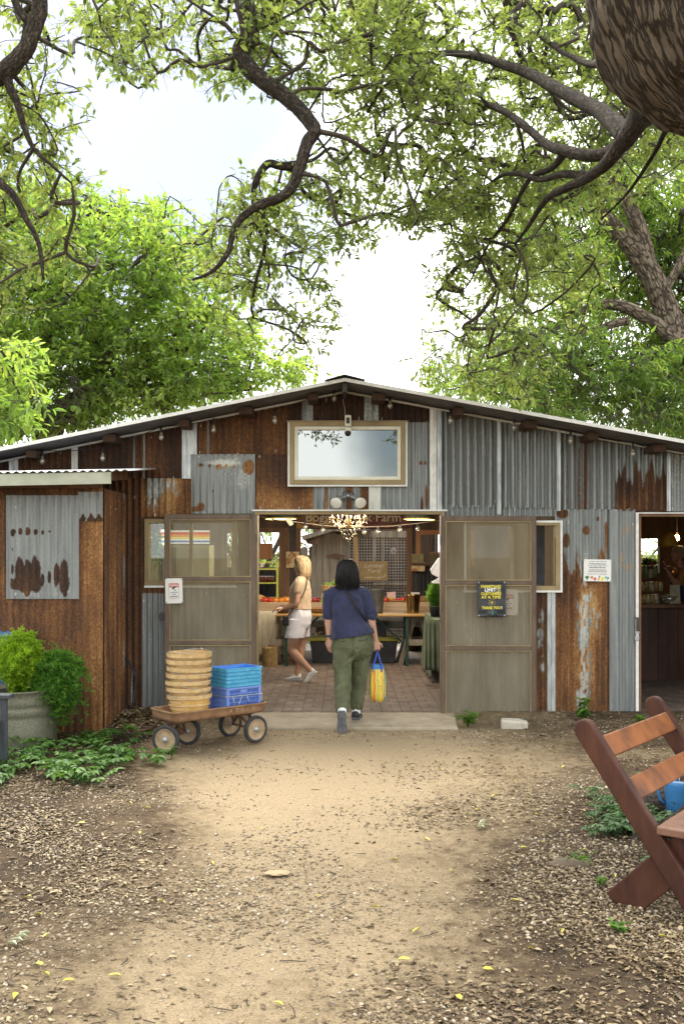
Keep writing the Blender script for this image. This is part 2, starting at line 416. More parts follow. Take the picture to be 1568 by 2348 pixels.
def grid_mesh(name, X, Y, Z, mat, attr=None, attrname='sand'):
    h, w = X.shape
    me = bpy.data.meshes.new(name)
    idx = np.arange(h*w).reshape(h, w)
    q = np.stack([idx[:-1, :-1], idx[:-1, 1:], idx[1:, 1:], idx[1:, :-1]], -1).reshape(-1, 4)
    me.vertices.add(h*w); me.vertices.foreach_set('co', np.stack([X, Y, Z], -1).astype(np.float32).ravel())
    me.loops.add(q.size); me.loops.foreach_set('vertex_index', q.astype(np.int32).ravel())
    me.polygons.add(len(q)); me.polygons.foreach_set('loop_start', np.arange(0, q.size, 4, dtype=np.int32)); me.polygons.foreach_set('loop_total', np.full(len(q), 4, np.int32))
    me.update(calc_edges=True); me.polygons.foreach_set('use_smooth', [True]*len(q))
    if attr is not None:
        if attr.ndim == 2:
            a = me.attributes.new(attrname, 'FLOAT', 'POINT'); a.data.foreach_set('value', attr.astype(np.float32).ravel())
        else:
            a = me.color_attributes.new(attrname, 'FLOAT_COLOR', 'POINT'); a.data.foreach_set('color', attr.astype(np.float32).ravel())
    me.materials.append(mat)
    o = bpy.data.objects.new(name, me); COL.objects.link(o); return o
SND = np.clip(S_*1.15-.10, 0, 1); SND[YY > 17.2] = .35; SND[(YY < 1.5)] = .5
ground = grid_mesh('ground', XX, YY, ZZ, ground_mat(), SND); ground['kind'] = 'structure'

# doorstep of concrete, brick floor inside, pale pavers behind
FX0, FX1 = UX(586, 10.48), UX(1017, 10.48)
mb = MB(); z_ = .045
px = [G(585, 1676).x, G(1050, 1676).x]
mb.prism([(px[0], 9.56), (px[1], 9.50), (FX1+.10, 10.42), (FX0-.06, 10.42)], lambda a, b, d: (a, b, d), -.05, .032)
s_ = mb.obj('doorstep_slab', m_concrete, bevel=.012); s_['kind'] = 'structure'
def brick_mat(name, ca, cb, mortar, scale=1.0):
    m, t, out = newmat(name); K = t.links.new
    tc_ = t.nodes.new('ShaderNodeTexCoord')
    bt = node(t, 'ShaderNodeTexBrick', Scale=scale, Color1=c4(ca), Color2=c4(cb), Mortar=c4(mortar))
    bt.offset = .5; bt.inputs['Mortar Size'].default_value = .007; bt.inputs['Brick Width'].default_value = .21; bt.inputs['Row Height'].default_value = .105; bt.inputs['Bias'].default_value = -.1
    K(tc_.outputs['Object'], bt.inputs['Vector'])
    # basket weave: swap axes on alternate squares
    mp_ = t.nodes.new('ShaderNodeMapping'); mp_.inputs['Rotation'].default_value = (0, 0, R(90)); K(tc_.outputs['Object'], mp_.inputs['Vector'])
    b2 = node(t, 'ShaderNodeTexBrick', Scale=scale, Color1=c4(ca), Color2=c4(cb), Mortar=c4(mortar)); b2.offset = 0
    for n in (bt, b2):
        n.inputs['Mortar Size'].default_value = .007; n.inputs['Brick Width'].default_value = .21; n.inputs['Row Height'].default_value = .105
    bt.offset = 0
    K(mp_.outputs['Vector'], b2.inputs['Vector'])
    ck = node(t, 'ShaderNodeTexChecker', Scale=1/.21); K(tc_.outputs['Object'], ck.inputs['Vector'])
    mx_ = t.nodes.new('ShaderNodeMix'); mx_.data_type = 'RGBA'; K(ck.outputs['Fac'], mx_.inputs['Factor']); K(bt.outputs['Color'], mx_.inputs['A']); K(b2.outputs['Color'], mx_.inputs['B'])
    n = node(t, 'ShaderNodeTexNoise', Scale=6, Detail=8); K(tc_.outputs['Object'], n.inputs['Vector'])
    r = ramp(t, n.outputs['Fac'], [(.3, (.6, .6, .6)), (.7, (1.25, 1.2, 1.15))])
    mu = t.nodes.new('ShaderNodeMix'); mu.data_type = 'RGBA'; mu.blend_type = 'MULTIPLY'; mu.inputs['Factor'].default_value = 1; K(mx_.outputs['Result'], mu.inputs['A']); K(r.outputs['Color'], mu.inputs['B'])
    b = t.nodes.new('ShaderNodeBsdfPrincipled'); b.inputs['Roughness'].default_value = .8; K(mu.outputs['Result'], b.inputs['Base Color'])
    bp = node(t, 'ShaderNodeBump', Strength=.3, Distance=.01); K(mx_.outputs['Result'], bp.inputs['Height']); K(bp.outputs['Normal'], b.inputs['Normal'])
    K(b.outputs[0], out.inputs['Surface']); return m
m_brickfloor = brick_mat('brick_floor', (.135, .102, .082), (.185, .142, .113), (.075, .057, .046))
mb = MB().box(-6.4, 6.4, 10.424, 16.98, -.08, .036)
s_ = mb.obj('floor', m_brickfloor); s_['kind'] = 'structure'
mb = MB().box(-3.0, 3.2, 17.16, 18.7, -.06, .02)
s_ = mb.obj('paving', brick_mat('pale_pavers', (.34, .31, .28), (.44, .41, .38), (.22, .2, .18))); s_['kind'] = 'structure'

# ================================================================== BARN
YF = 10.48
BX0, BX1, YB = -6.5, 6.7, 17.0
APX = UX(790, YF)
def zsoff(x): return 3.40 - (.2025*(APX-x) if x < APX else .183*(x-APX))
barn = thing('barn', 'rusty corrugated metal barn with low gable roof, open double screen doors and patched walls', 'barn', (0, YF, 0))

def X_(u): return UX(u, YF)
def Z_(v): return VZ(v, YF)
def blobmask(x, z, blobs):
    r = np.zeros_like(x)
    for (u, v, ru, rv, k) in blobs:            # in photograph pixels of the facade plane
        d = np.sqrt(((x-u)/ru)**2 + ((z-v)/rv)**2)
        r = np.maximum(r, k*np.clip(1.35-d*.85, 0, 1))
    return r
def sheet(parent, u0, v0, u1, v1, rust=0., tone=.4, pale=0., blobs=(), paleb=(), Y=YF, off=.0, period=.068, amp=.0125, top=None, fn=None, axis='X', toX=None, toZ=None, name='corrugated_sheet', label=None, screws=True, dz=.022, holes=()):
    toX = toX or X_; toZ = toZ or Z_
    x0, x1, z1, z0 = toX(u0), toX(u1), toZ(v0), toZ(v1)
    nx = max(6, int((x1-x0)/(period/8)))
    xs = np.linspace(x0, x1, nx)
    nzr = max(4, int(((top(APX) if top and x0 < APX < x1 else z1)-z0)/dz)) if not top else max(4, int((3.3-z0)/dz/1.2))
    tt = np.linspace(0, 1, nzr)
    zt = np.array([top(x) for x in xs]) if top else np.full(nx, z1)
    Xg = np.repeat(xs[None], nzr, 0); Zg = z0 + (zt-z0)[None]*tt[:, None]
    ph = random.random()*6
    wob = np.array([[noise.noise((a*1.1+ph, b*1.6, 3)) for a in xs[::8]] for b in tt[::6]*2])
    wob = np.kron(wob, np.ones((6, 8)))[:nzr, :nx]*.0
    Yg = Y - off - .010 - amp*np.cos(2*np.pi*Xg/period) + wob
    us = 784 + (Xg)*F/YF if toX is X_ else u0 + (Xg-x0)/(x1-x0)*(u1-u0)
    vs_ = HZ - (Zg-CH)*F/YF if toZ is Z_ else v1 - (Zg-z0)/(z1-z0)*(v1-v0)
    rr = np.full(Xg.shape, float(rust)); tn = np.full(Xg.shape, float(tone)); pl = np.full(Xg.shape, float(pale))
    if fn: rr, tn, pl = fn(us, vs_, rr, tn, pl)
    if holes:
        hm = blobmask(us, vs_, holes); hn = np.array([noise.noise((p*.16, q*.05, 2)) + .6*noise.noise((p*.4, q*.16, 7)) for p, q in zip(us.ravel(), vs_.ravel())]).reshape(us.shape); hm = np.clip(hm*(.75+1.3*hn), 0, 1); rr = rr - hm*.55; tn = tn + hm*.35; pl = np.maximum(pl, hm*.62)
    if blobs: rr = np.maximum(rr, blobmask(us, vs_, blobs))
    if paleb: pl = np.maximum(pl, blobmask(us, vs_, paleb))
    if screws and nx > 20:                              # washered roofing screws, one bright dot each
        for frac in (.06, .93):
            j = int(frac*(nzr-1)); st = int(random.uniform(42, 70))
            for i in range(random.randint(5, 18), nx-4, st):
                jj = min(max(j+random.randint(-1, 1), 0), nzr-1); rr[jj, i] = -.45; pl[jj, i] = 1.1
    att = np.stack([rr, tn, pl, np.ones_like(rr)], -1)
    if axis == 'X': o = grid_mesh(name, Xg - parent.location.x, Yg - parent.location.y, Zg - parent.location.z, m_corr, att, 'wear')
    else: o = grid_mesh(name, Yg - parent.location.x, Xg - parent.location.y, Zg - parent.location.z, m_corr, att, 'wear')
    o.parent = parent
    if label: o['label'] = label
    return o
def strip(u0, u1, v0, v1, mat=None, off=.028, th=.012, name='batten', parent=None, top=None, Y=YF):
    p = parent or barn; mb = MB()
    z1a, z1b = (zsoff(X_(u0)), zsoff(X_(u1))) if top else (Z_(v0), Z_(v0))
    x0, x1, z0 = X_(u0), X_(u1), Z_(v1)
    mid = (x0+x1)/2
    y = Y-off
    prof = [(x0, 0), (x0+.006, -th), (mid-.008, -th), (mid-.004, -th-.010), (mid+.004, -th-.010), (mid+.008, -th), (x1-.006, -th), (x1, 0)]
    n = len(prof)
    vs_ = [(a, y+b, z0) for a, b in prof] + [(a, y+b, z1a+(z1b-z1a)*(a-x0)/(x1-x0)) for a, b in prof]
    mb.add(vs_, [(i, i+1, n+i+1, n+i) for i in range(n-1)] + [(0, n, 2*n-1, n-1)])
    return mb.obj(name, mat or m_galv, p, world=True)

def streaky(amount, thr=.0):
    def f(u, v, r, t, p):
        k = np.sin(u*.31+1.3)*.5 + np.sin(u*.173)*.5
        return r + amount*np.maximum(k-thr, 0), t, p
    return f
zt = zsoff
# --- upper courses, from the photo's own layout of sheets
sheet(barn, -330, 900, 33, 1104, rust=.95, tone=.22, top=zt)
sheet(barn, 33, 900, 172, 1101, rust=.92, tone=.25, top=zt)
sheet(barn, 172, 900, 425, 1100, rust=.93, tone=.26, top=zt, fn=lambda u, v, r, t, p: (r - .8*np.exp(-((u-308)/3.5)**2) - .8*np.exp(-((u-331)/3)**2), t, p))
sheet(barn, 448, 900, 664, 1046, rust=.95, tone=.30, top=zt, off=.004, fn=lambda u, v, r, t, p: (r - .7*np.exp(-((u-478)/3)**2), t + .12*np.clip((v-960)/90, 0, 1), p))
sheet(barn, 586, 1042, 722, 1174, rust=1.0, tone=.30, off=.012, amp=.0085, fn=lambda u, v, r, t, p: (r, t + .35*np.clip((v-1100)/45, 0, 1), p))
sheet(barn, 325, 1097, 442, 1186, rust=.86, tone=.46, off=.006, holes=[(360, 1122, 20, 26, 1), (396, 1118, 16, 26, .9), (356, 1160, 12, 20, .8), (340, 1140, 8, 30, .7)], fn=lambda u, v, r, t, p: (r - .42*np.exp(-((u-360)/26)**2)*np.clip((1180-v)/60, 0, 1), t+.25*np.exp(-((u-395)/20)**2), p))
sheet(barn, 440, 1042, 586, 1178, rust=.05, tone=.62, pale=.32, off=.022, period=.07, amp=.0085,
      blobs=[(462, 1067, 7, 7, .85), (482, 1069, 5, 5, .8), (503, 1071, 8, 6, .85), (520, 1070, 4, 5, .8), (537, 1070, 4, 4, .8), (571, 1072, 13, 17, 1), (489, 1127, 3, 6, .8), (462, 1163, 10, 12, .95), (448, 1168, 14, 8, .9), (452, 1050, 3, 3, .7)],
      paleb=[(505, 1062, 60, 9, .7), (560, 1100, 30, 40, .5)], label='grey galvanised patch with a row of rust spots')
sheet(barn, 662, 880, 694, 970, rust=.95, tone=.16, top=zt)
sheet(barn, 716, 880, 836, 970, rust=.97, tone=.14, top=zt, off=.004)
sheet(barn, 866, 880, 992, 969, rust=.90, tone=.13, top=zt, off=.004, fn=streaky(-.35, .55))
sheet(barn, 692, 880, 718, 970, rust=.15, tone=.4, pale=.45, top=zt, off=.018, period=.12)
sheet(barn, 834, 880, 868, 970, rust=.12, tone=.3, pale=.5, top=zt, off=.018, period=.1)
sheet(barn, 718, 1114, 792, 1174, rust=.22, tone=.62, pale=.3, off=.018, fn=lambda u, v, r, t, p: (r + .6*np.exp(-((u-749)/4)**2), t, p))
sheet(barn, 790, 1114, 848, 1174, rust=.42, tone=.55, pale=.2, off=.02, fn=lambda u, v, r, t, p: (r + .5*np.exp(-((u-800)/6)**2) + .6*np.exp(-((u-836)/9)**2), t, p))
sheet(barn, 845, 1114, 872, 1174, rust=.0, tone=.3, pale=.85, off=.03, amp=.004)
sheet(barn, 870, 969, 986, 1174, rust=.06, tone=.5, pale=.22, off=.012, period=.068, blobs=[(964, 1062, 5, 5, .9), (974, 1062, 4, 5, .9), (966, 1158, 5, 22, .9), (977, 1140, 4, 34, .8)], fn=lambda u, v, r, t, p: (np.where(u < 933, np.where(v < 1116, .3, r), r), t, p))
strip(984, 1000, 0, 1174, mat=m_white, off=.03, top=True); strip(1000, 1012, 0, 1174, off=.035, top=True)
BIG = dict(period=.078, amp=.023)
sheet(barn, 1010, 900, 1143, 1164, rust=.10, tone=.22, top=zt, off=.006, fn=lambda u, v, r, t, p: (r + .30*np.maximum(0, np.sin(u*.13+.4))*np.clip((1130-v)/150, 0, 1), t, p), **BIG)
sheet(barn, 1138, 900, 1278, 1165, rust=.12, tone=.25, top=zt, off=.012, fn=lambda u, v, r, t, p: (r + .42*np.exp(-((u-1199)/5)**2)*np.clip((1110-v)/80, 0, 1) + .36*np.exp(-((u-1213)/5)**2)*np.clip((1130-v)/80, 0, 1), t, p), **BIG)
sheet(barn, 1274, 900, 1413, 1169, rust=.16, tone=.28, top=zt, off=.006, fn=lambda u, v, r, t, p: (r + .55*np.exp(-((u-1341)/5)**2) + .5*np.exp(-((u-1326)/4)**2) + .35*np.exp(-((u-1300)/5)**2), t, p), **BIG)
sheet(barn, 1408, 900, 1530, 1171, rust=.20, tone=.30, top=zt, off=.012, fn=lambda u, v, r, t, p: (r + np.clip((v-1062-12*np.sin(u*.5)-18*np.sin(u*.21))/70, 0, .75) + .3*np.exp(-((u-1416)/5)**2), t + .12*np.clip((v-1110)/50, 0, 1), p), **BIG)
sheet(barn, 1526, 900, 1880, 1173, rust=.12, tone=.3, pale=.45, top=zt, off=.004)
sheet(barn, 1010, 1158, 1278, 1184, rust=.0, tone=.3, pale=.35, off=.0, period=.055)
strip(23, 46, 0, 1104, top=True); strip(166, 181, 0, 1100, mat=m_white, top=True); strip(418, 440, 0, 1098, top=True); strip(438, 454, 0, 1043, off=.035, top=True)
strip(1137, 1147, 0, 1180, off=.045, top=True); strip(1273, 1283, 0, 1172, off=.045, top=True); strip(1524, 1534, 0, 1172, off=.04, top=True)
# --- lower courses
sheet(barn, -330, 1100, 290, 1650, rust=.95, tone=.3)
sheet(barn, 286, 1097, 328, 1650, rust=.86, tone=.30, off=.004, paleb=[(303, 1560, 5, 60, .8), (312, 1480, 4, 40, .7)], fn=lambda u, v, r, t, p: (r - .35*np.exp(-((u-303)/4)**2)*(v > 1500), t, p))
sheet(barn, 322, 1348, 382, 1650, rust=.03, tone=.4, pale=.35, off=.012, period=.058, fn=lambda u, v, r, t, p: (r + 1.0*np.clip((1364-v)/9, 0, 1), t, p), label='blue grey galvanised sheet beside the door')
sheet(barn, 378, 1340, 590, 1650, rust=.2, tone=.3, pale=.2)
sheet(barn, 1012, 1352, 1232, 1650, rust=.2, tone=.3, pale=.2)
sheet(barn, 1226, 1358, 1256, 1650, rust=.84, tone=.36, off=.004, holes=[(1240, 1420, 6, 24, .9), (1237, 1462, 7, 26, 1), (1243, 1522, 6, 22, .9)], fn=lambda u, v, r, t, p: (r, t+.2*np.clip((v-1500)/100, 0, 1), p))
strip(1252, 1273, 1357, 1650, off=.02)
def big_panel(u, v, r, t, p):
    base = np.clip((v-1230)/90 + .20*np.sin(u*.22), 0, 1)*.92
    base = np.maximum(base, .9*np.clip((1302-u)/16, 0, 1)*np.clip((v-1195)/60, 0, 1))
    stripe = np.exp(-((u-1336)/15)**2)
    base = base - .36*stripe*np.clip((v-1270)/60, 0, 1)*(.55+.45*np.sin(v*.035+1))
    base = np.maximum(base, .8*np.exp(-((u-1388)/5)**2)*np.clip((v-1185)/20, 0, 1)*np.clip((1310-v)/60, 0, 1))
    return np.maximum(r, base), t + .42*np.exp(-((u-1345)/26)**2)*np.clip((v-1330)/60, 0, 1)*np.clip((1600-v)/100, 0, 1), np.maximum(p, .75*stripe*np.clip((v-1250)/50, 0, 1))
sheet(barn, 1270, 1168, 1398, 1650, rust=.05, tone=.46, pale=.25, off=.012, period=.066, fn=big_panel, holes=[(1340, 1285, 14, 36, .9), (1337, 1330, 11, 26, .9), (1346, 1392, 24, 44, 1), (1336, 1450, 15, 38, .95), (1341, 1545, 17, 60, 1), (1330, 1605, 14, 45, .9), (1308, 1290, 9, 26, .7), (1368, 1425, 11, 40, .8), (1362, 1310, 9, 24, .7)], blobs=[(1342, 1216, 9, 11, 1), (1287, 1178, 15, 12, 1), (1296, 1240, 9, 18, 1), (1368, 1190, 4, 8, .7)], label='grey sheet rusting brown from the bottom up')
sheet(barn, 1394, 1168, 1416, 1650, rust=.02, tone=.4, pale=.25, off=.022, period=.09)
def yellowy(u, v, r, t, p):
    b = .46*np.exp(-((v-1300)/16)**2) + .44*np.exp(-((v-1400)/14)**2) + .45*np.exp(-((v-1215)/40)**2)*(u > 1425) + .3*np.exp(-((v-1560)/25)**2)
    return r + .85*b, np.full_like(t, .98), p
sheet(barn, 1412, 1168, 1456, 1650, rust=.08, tone=.9, pale=.15, off=.012, fn=yellowy, blobs=[(1423, 1278, 3, 12, .9)])

# --- structural wall behind the sheets, with its openings; inner faces are dark boards
def wall_with_holes(mb, x0, x1, zlo, zhi_fn, y0, y1, holes):
    xs = sorted({x0, x1, *[h[0] for h in holes], *[h[1] for h in holes]} | ({APX} if x0 < APX < x1 else set()))
    xs = [x for x in xs if x0 <= x <= x1]
    for a, b in zip(xs[:-1], xs[1:]):
        m_ = (a+b)/2; segs = [(zlo, None)]
        for hx0, hx1, hz0, hz1 in sorted([h for h in holes if h[0] < m_ < h[1]], key=lambda h: h[2]):
            lo, _ = segs.pop()
            if hz0 > lo: segs.append((lo, hz0))
            segs.append((hz1, None))
        for lo, hi in segs:
            za, zb = (zhi_fn(a), zhi_fn(b)) if hi is None else (hi, hi)
            mb.add([(a,y0,lo),(b,y0,lo),(b,y1,lo),(a,y1,lo),(a,y0,za),(b,y0,zb),(b,y1,zb),(a,y1,za)],
                   [(3,2,1,0),(4,5,6,7),(0,1,5,4),(1,2,6,5),(2,3,7,6),(3,0,4,7)])
holes = [(X_(586), X_(1017), -.1, Z_(1173)), (X_(334), X_(545), Z_(1338), Z_(1196)), (X_(1068), X_(1279), Z_(1353), Z_(1200)),
         (X_(676), X_(918), Z_(1108), Z_(980)), (X_(1460), X_(1800), -.1, Z_(1180))]
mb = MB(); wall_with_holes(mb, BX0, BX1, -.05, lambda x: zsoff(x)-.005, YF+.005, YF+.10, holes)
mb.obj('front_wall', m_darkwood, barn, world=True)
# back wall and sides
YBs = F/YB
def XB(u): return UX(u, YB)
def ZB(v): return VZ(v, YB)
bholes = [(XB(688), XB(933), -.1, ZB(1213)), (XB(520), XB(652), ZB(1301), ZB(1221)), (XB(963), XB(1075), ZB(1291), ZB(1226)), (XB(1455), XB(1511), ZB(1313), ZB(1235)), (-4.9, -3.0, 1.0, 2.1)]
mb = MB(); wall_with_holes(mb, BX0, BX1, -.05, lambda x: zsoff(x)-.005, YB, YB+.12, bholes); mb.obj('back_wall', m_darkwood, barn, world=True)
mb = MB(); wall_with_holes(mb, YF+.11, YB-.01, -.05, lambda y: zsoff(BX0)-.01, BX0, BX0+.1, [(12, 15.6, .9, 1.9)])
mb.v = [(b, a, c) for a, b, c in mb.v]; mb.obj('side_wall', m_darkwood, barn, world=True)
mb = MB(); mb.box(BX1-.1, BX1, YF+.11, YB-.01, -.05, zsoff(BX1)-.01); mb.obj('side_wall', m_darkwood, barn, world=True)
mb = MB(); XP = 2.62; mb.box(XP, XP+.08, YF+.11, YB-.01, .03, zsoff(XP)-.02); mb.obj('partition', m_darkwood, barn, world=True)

m_soffitwood = M('dark_brown_timber', (.045, .026, .016), (.095, .054, .032), rough=.8, scale=7)  # darker brown timber for the purlins, one mottled tone
# --- roof
YR = 9.90
TH = .035
def roof_side(sgn, xe):
    n = int((YB+.25-YR)/.076*6)
    ys = np.linspace(YR, YB+.25, n); vs_ = []
    for y in ys:
        d = .009*math.cos(2*math.pi*y/.076)
        for x in (APX, xe): vs_.append((x, y, zsoff(x)+.013+d))
    return MB().add(vs_, [(2*i, 2*i+1, 2*i+3, 2*i+2) for i in range(n-1)])
for sgn, xe in ((-1, BX0-.35), (1, BX1+.35)):
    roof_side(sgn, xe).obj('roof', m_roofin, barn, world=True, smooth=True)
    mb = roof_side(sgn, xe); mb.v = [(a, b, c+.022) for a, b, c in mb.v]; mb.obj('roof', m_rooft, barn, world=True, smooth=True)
    mb = MB(); mb.beam((APX, YR-.012, zsoff(APX)+.024), (xe, YR-.012, zsoff(xe)+.024), .018, .034); mb.obj('rake_trim', m_white, barn, world=True)
    mb = MB(); mb.beam((APX, YF-.055, zsoff(APX)-.012), (xe, YF-.055, zsoff(xe)-.012), .022, .02); mb.obj('soffit_trim', m_white, barn, world=True)
mb = MB()
a = .0
for sgn in (-1, 1):
    xe = APX+sgn*UX(836, YR)*1.0
    xe = APX + sgn*.20
    mb.add([(APX, YR-.05, zsoff(APX)+.062), (APX, YB+.3, zsoff(APX)+.062), (xe, YB+.3, zsoff(xe)+.050), (xe, YR-.05, zsoff(xe)+.050),
            (APX, YR-.05, zsoff(APX)+.072), (APX, YB+.3, zsoff(APX)+.072), (xe, YB+.3, zsoff(xe)+.058), (xe, YR-.05, zsoff(xe)+.058)],
           [(0,1,2,3),(4,7,6,5),(0,3,7,4),(1,5,6,2),(3,2,6,7),(0,4,5,1)])
mb.obj('ridge_cap', m_tar, barn, world=True)
for i, u in enumerate((-300, -120, 62, 243, 416, 560, 716, 870, 1055, 1222, 1368, 1522, 1690)):
    x = UX(u, YR+.1); z = zsoff(x)-.036
    sl_ = -.2 if x > APX else .2
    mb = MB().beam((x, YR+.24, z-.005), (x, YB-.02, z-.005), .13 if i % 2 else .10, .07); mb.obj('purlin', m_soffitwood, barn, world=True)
mb = MB().beam((APX, YR+.02, zsoff(APX)-.05), (APX, YB-.02, zsoff(APX)-.05), .05, .09); mb.obj('ridge_beam', m_tar, barn, world=True)
for y in (12.2, 13.9, 15.6):
    mb = MB()
    for s1 in (-6.2, 6.4): mb.beam((APX, y, zsoff(APX)-.06), (s1, y, zsoff(s1)-.06), .05, .10)
    mb.obj('rafter', m_darkwood, barn, world=True)

# --- glass
def glassmat(name, refl, tint, dirt=.0, rough=.01, gcol=(.93, .96, .97, 1)):
    m, t, out = newmat(name); K = t.links.new
    g = t.nodes.new('ShaderNodeBsdfGlossy'); g.inputs['Roughness'].default_value = rough; g.inputs['Color'].default_value = gcol
    tr = t.nodes.new('ShaderNodeBsdfTransparent'); tr.inputs['Color'].default_value = c4(tint)
    mi = t.nodes.new('ShaderNodeMixShader'); mi.inputs[0].default_value = refl; K(tr.outputs[0], mi.inputs[1]); K(g.outputs[0], mi.inputs[2])
    d = t.nodes.new('ShaderNodeBsdfDiffuse'); d.inputs['Color'].default_value = (.5, .5, .42, 1)
    n = node(t, 'ShaderNodeTexNoise', Scale=4, Detail=6); K(coords(t), n.inputs['Vector'])
    mm = t.nodes.new('ShaderNodeMath'); mm.operation = 'MULTIPLY'; mm.inputs[1].default_value = dirt*2; K(n.outputs['Fac'], mm.inputs[0])
    m2 = t.nodes.new('ShaderNodeMixShader'); K(mm.outputs[0], m2.inputs[0]); K(mi.outputs[0], m2.inputs[1]); K(d.outputs[0], m2.inputs[2]); K(m2.outputs[0], out.inputs['Surface']); return m
m_mirror = glassmat('reflecting_pane', .94, (.5, .55, .55), .02, gcol=(.27, .285, .28, 1))
m_pane = glassmat('window_pane', .05, (.88, .90, .84), .01)

def frame_boxes(mb, x0, x1, z0, z1, w, y0, y1, sides='lrtb'):
    if 'l' in sides: mb.box(x0, x0+w, y0, y1, z0, z1)
    if 'r' in sides: mb.box(x1-w, x1, y0, y1, z0, z1)
    if 't' in sides: mb.box(x0+w, x1-w, y0, y1, z1-w, z1)
    if 'b' in sides: mb.box(x0+w, x1-w, y0, y1, z0, z0+w)
# upper window > trim, frame, sash, pane
w0 = bpy.data.objects.new('window', None); COL.objects.link(w0); w0.parent = barn
a0, a1, c0, c1 = X_(660.5), X_(933), Z_(1116.5), Z_(969.5)
mb = MB(); mb.box(a0, a0+.022, YF-.075, YF-.02, c0, c1); mb.box(a1-.022, a1, YF-.075, YF-.02, c0, c1); mb.box(a0+.022, a1-.022, YF-.075, YF-.02, c0, c0+.02)
mb.obj('trim', m_white, w0, world=True)
mb = MB(); frame_boxes(mb, a0+.023, a1-.023, c0+.021, c1, .046, YF-.088, YF+.02); mb.box(a0-.01, a1+.01, YF-.10, YF-.0, c1, c1+.012); mb.obj('frame', m_frame_wood, w0, world=True, bevel=.003)
mb = MB(); frame_boxes(mb, a0+.070, a1-.070, c0+.068, c1-.047, .036, YF-.080, YF+.02); mb.obj('sash', m_cream, w0, world=True, bevel=.004)
mb = MB(); mb.add([(a0+.10, YF-.045, c0+.098), (a1-.10, YF-.045, c0+.098), (a1-.10, YF-.045, c1-.077), (a0+.10, YF-.045, c1-.077)], [(0, 1, 2, 3)])
mb.obj('pane', m_mirror, w0, world=True)
# two lower windows
for (u0, u1, v0, v1, sides) in ((329, 548, 1189, 1347, 'b'), (1062, 1286, 1194, 1358, 'lrtb')):
    w_ = bpy.data.objects.new('window', None); COL.objects.link(w_); w_.parent = barn
    x0, x1, z1, z0 = X_(u0), X_(u1), Z_(v0), Z_(v1)
    mb = MB(); frame_boxes(mb, x0, x1, z0, z1, .022, YF-.06, YF-.02, sides); mb.obj('trim', m_white, w_, world=True)
    mb = MB(); frame_boxes(mb, x0+.023, x1-.023, z0+.023, z1-.006, .045, YF-.055, YF+.08); mb.obj('frame', m_frame_wood, w_, world=True, bevel=.003)
    mb = MB(); xm = (x0+x1)/2; mb.box(xm-.016, xm+.016, YF-.01, YF+.03, z0+.069, z1-.052); mb.obj('mullion', m_frame_wood, w_, world=True)
    for q0, q1 in ((x0+.068, xm-.016), (xm+.016, x1-.068)):
        mb = MB().box(q0, q1, YF+.006, YF+.012, z0+.068, z1-.051); mb.obj('pane', m_pane, w_, world=True)

# --- screen doors
def screenmat():
    m, t, out = newmat('dusty_insect_screen'); K = t.links.new
    v1 = coords(t, (1, 1, .35)); n = node(t, 'ShaderNodeTexNoise', Scale=5, Detail=7, Roughness=.65); K(v1, n.inputs['Vector'])
    r = ramp(t, n.outputs['Fac'], [(.3, (.20, .165, .105)), (.7, (.34, .29, .195))])
    d = t.nodes.new('ShaderNodeBsdfDiffuse'); K(r.outputs['Color'], d.inputs['Color'])
    tr = t.nodes.new('ShaderNodeBsdfTransparent'); tr.inputs['Color'].default_value = (1, 1, 1, 1)
    mi = t.nodes.new('ShaderNodeMixShader'); mi.inputs[0].default_value = .55; K(tr.outputs[0], mi.inputs[1]); K(d.outputs[0], mi.inputs[2]); K(mi.outputs[0], out.inputs['Surface']); return m
m_screen = screenmat()
def screen_door(u0, u1, v0, v1, rails, Y, hinge_side):
    d = bpy.data.objects.new('door', None); COL.objects.link(d); d.parent = barn
    x0, x1, z1, z0 = UX(u0, Y), UX(u1, Y), VZ(v0, Y), VZ(v1, Y)
    w = .052; mb = MB(); frame_boxes(mb, x0, x1, z0, z1, w, Y, Y+.035)
    for v in rails:
        z = VZ(v, Y); mb.box(x0+w, x1-w, Y+.001, Y+.034, z-.020, z+.020); 
    mb.obj('frame', m_screenframe, d, world=True, bevel=.004)
    mb = MB(); zz = sorted([z0+w] + [VZ(v, Y) for v in rails] + [z1-w])
    for i, (za, zb) in enumerate(zip(zz[:-1], zz[1:])):
        a, b = za+(.022 if i else .0), zb-(.022 if i < len(zz)-2 else 0)
        frame_boxes(mb, x0+w+.001, x1-w-.001, a+.001, b-.001, .010, Y+.004, Y+.016)
    mb.obj('screen_bead', m_pine if False else m_frame_wood, d, world=True)
    mb = MB(); mb.add([(x0+w, Y+.02, z0+w), (x1-w, Y+.02, z0+w), (x1-w, Y+.02, z1-w), (x0+w, Y+.02, z1-w)], [(0, 1, 2, 3)]); mb.obj('screen', m_screen, d, world=True)
    mb = MB(); hx = x1 if hinge_side > 0 else x0
    for z in (z0+.25, (z0+z1)/2, z1-.25): mb = MB(); mb.box(hx-.012, hx+.012, Y-.006, Y+.0, z-.045, z+.045); mb.tube([(hx, Y-.008, z-.045), (hx, Y-.008, z+.045)], .007, 8); mb.obj('hinge', m_screenframe, d, world=True)
    return d
dl = screen_door(377, 587, 1179, 1652, (1328, 1474), 10.38, 1)
dr = screen_door(1010, 1229, 1183, 1653, (1336, 1487), 10.36, -1)
mb = MB(); x_ = UX(374, 10.37); z_ = VZ(1412, 10.37); mb.box(x_-.012, x_+.018, 10.355, 10.38, z_-.05, z_+.03); mb.tube([(x_-.02, 10.35, z_-.05), (x_-.03, 10.335, z_), (x_-.01, 10.35, z_+.04)], .006, 6)
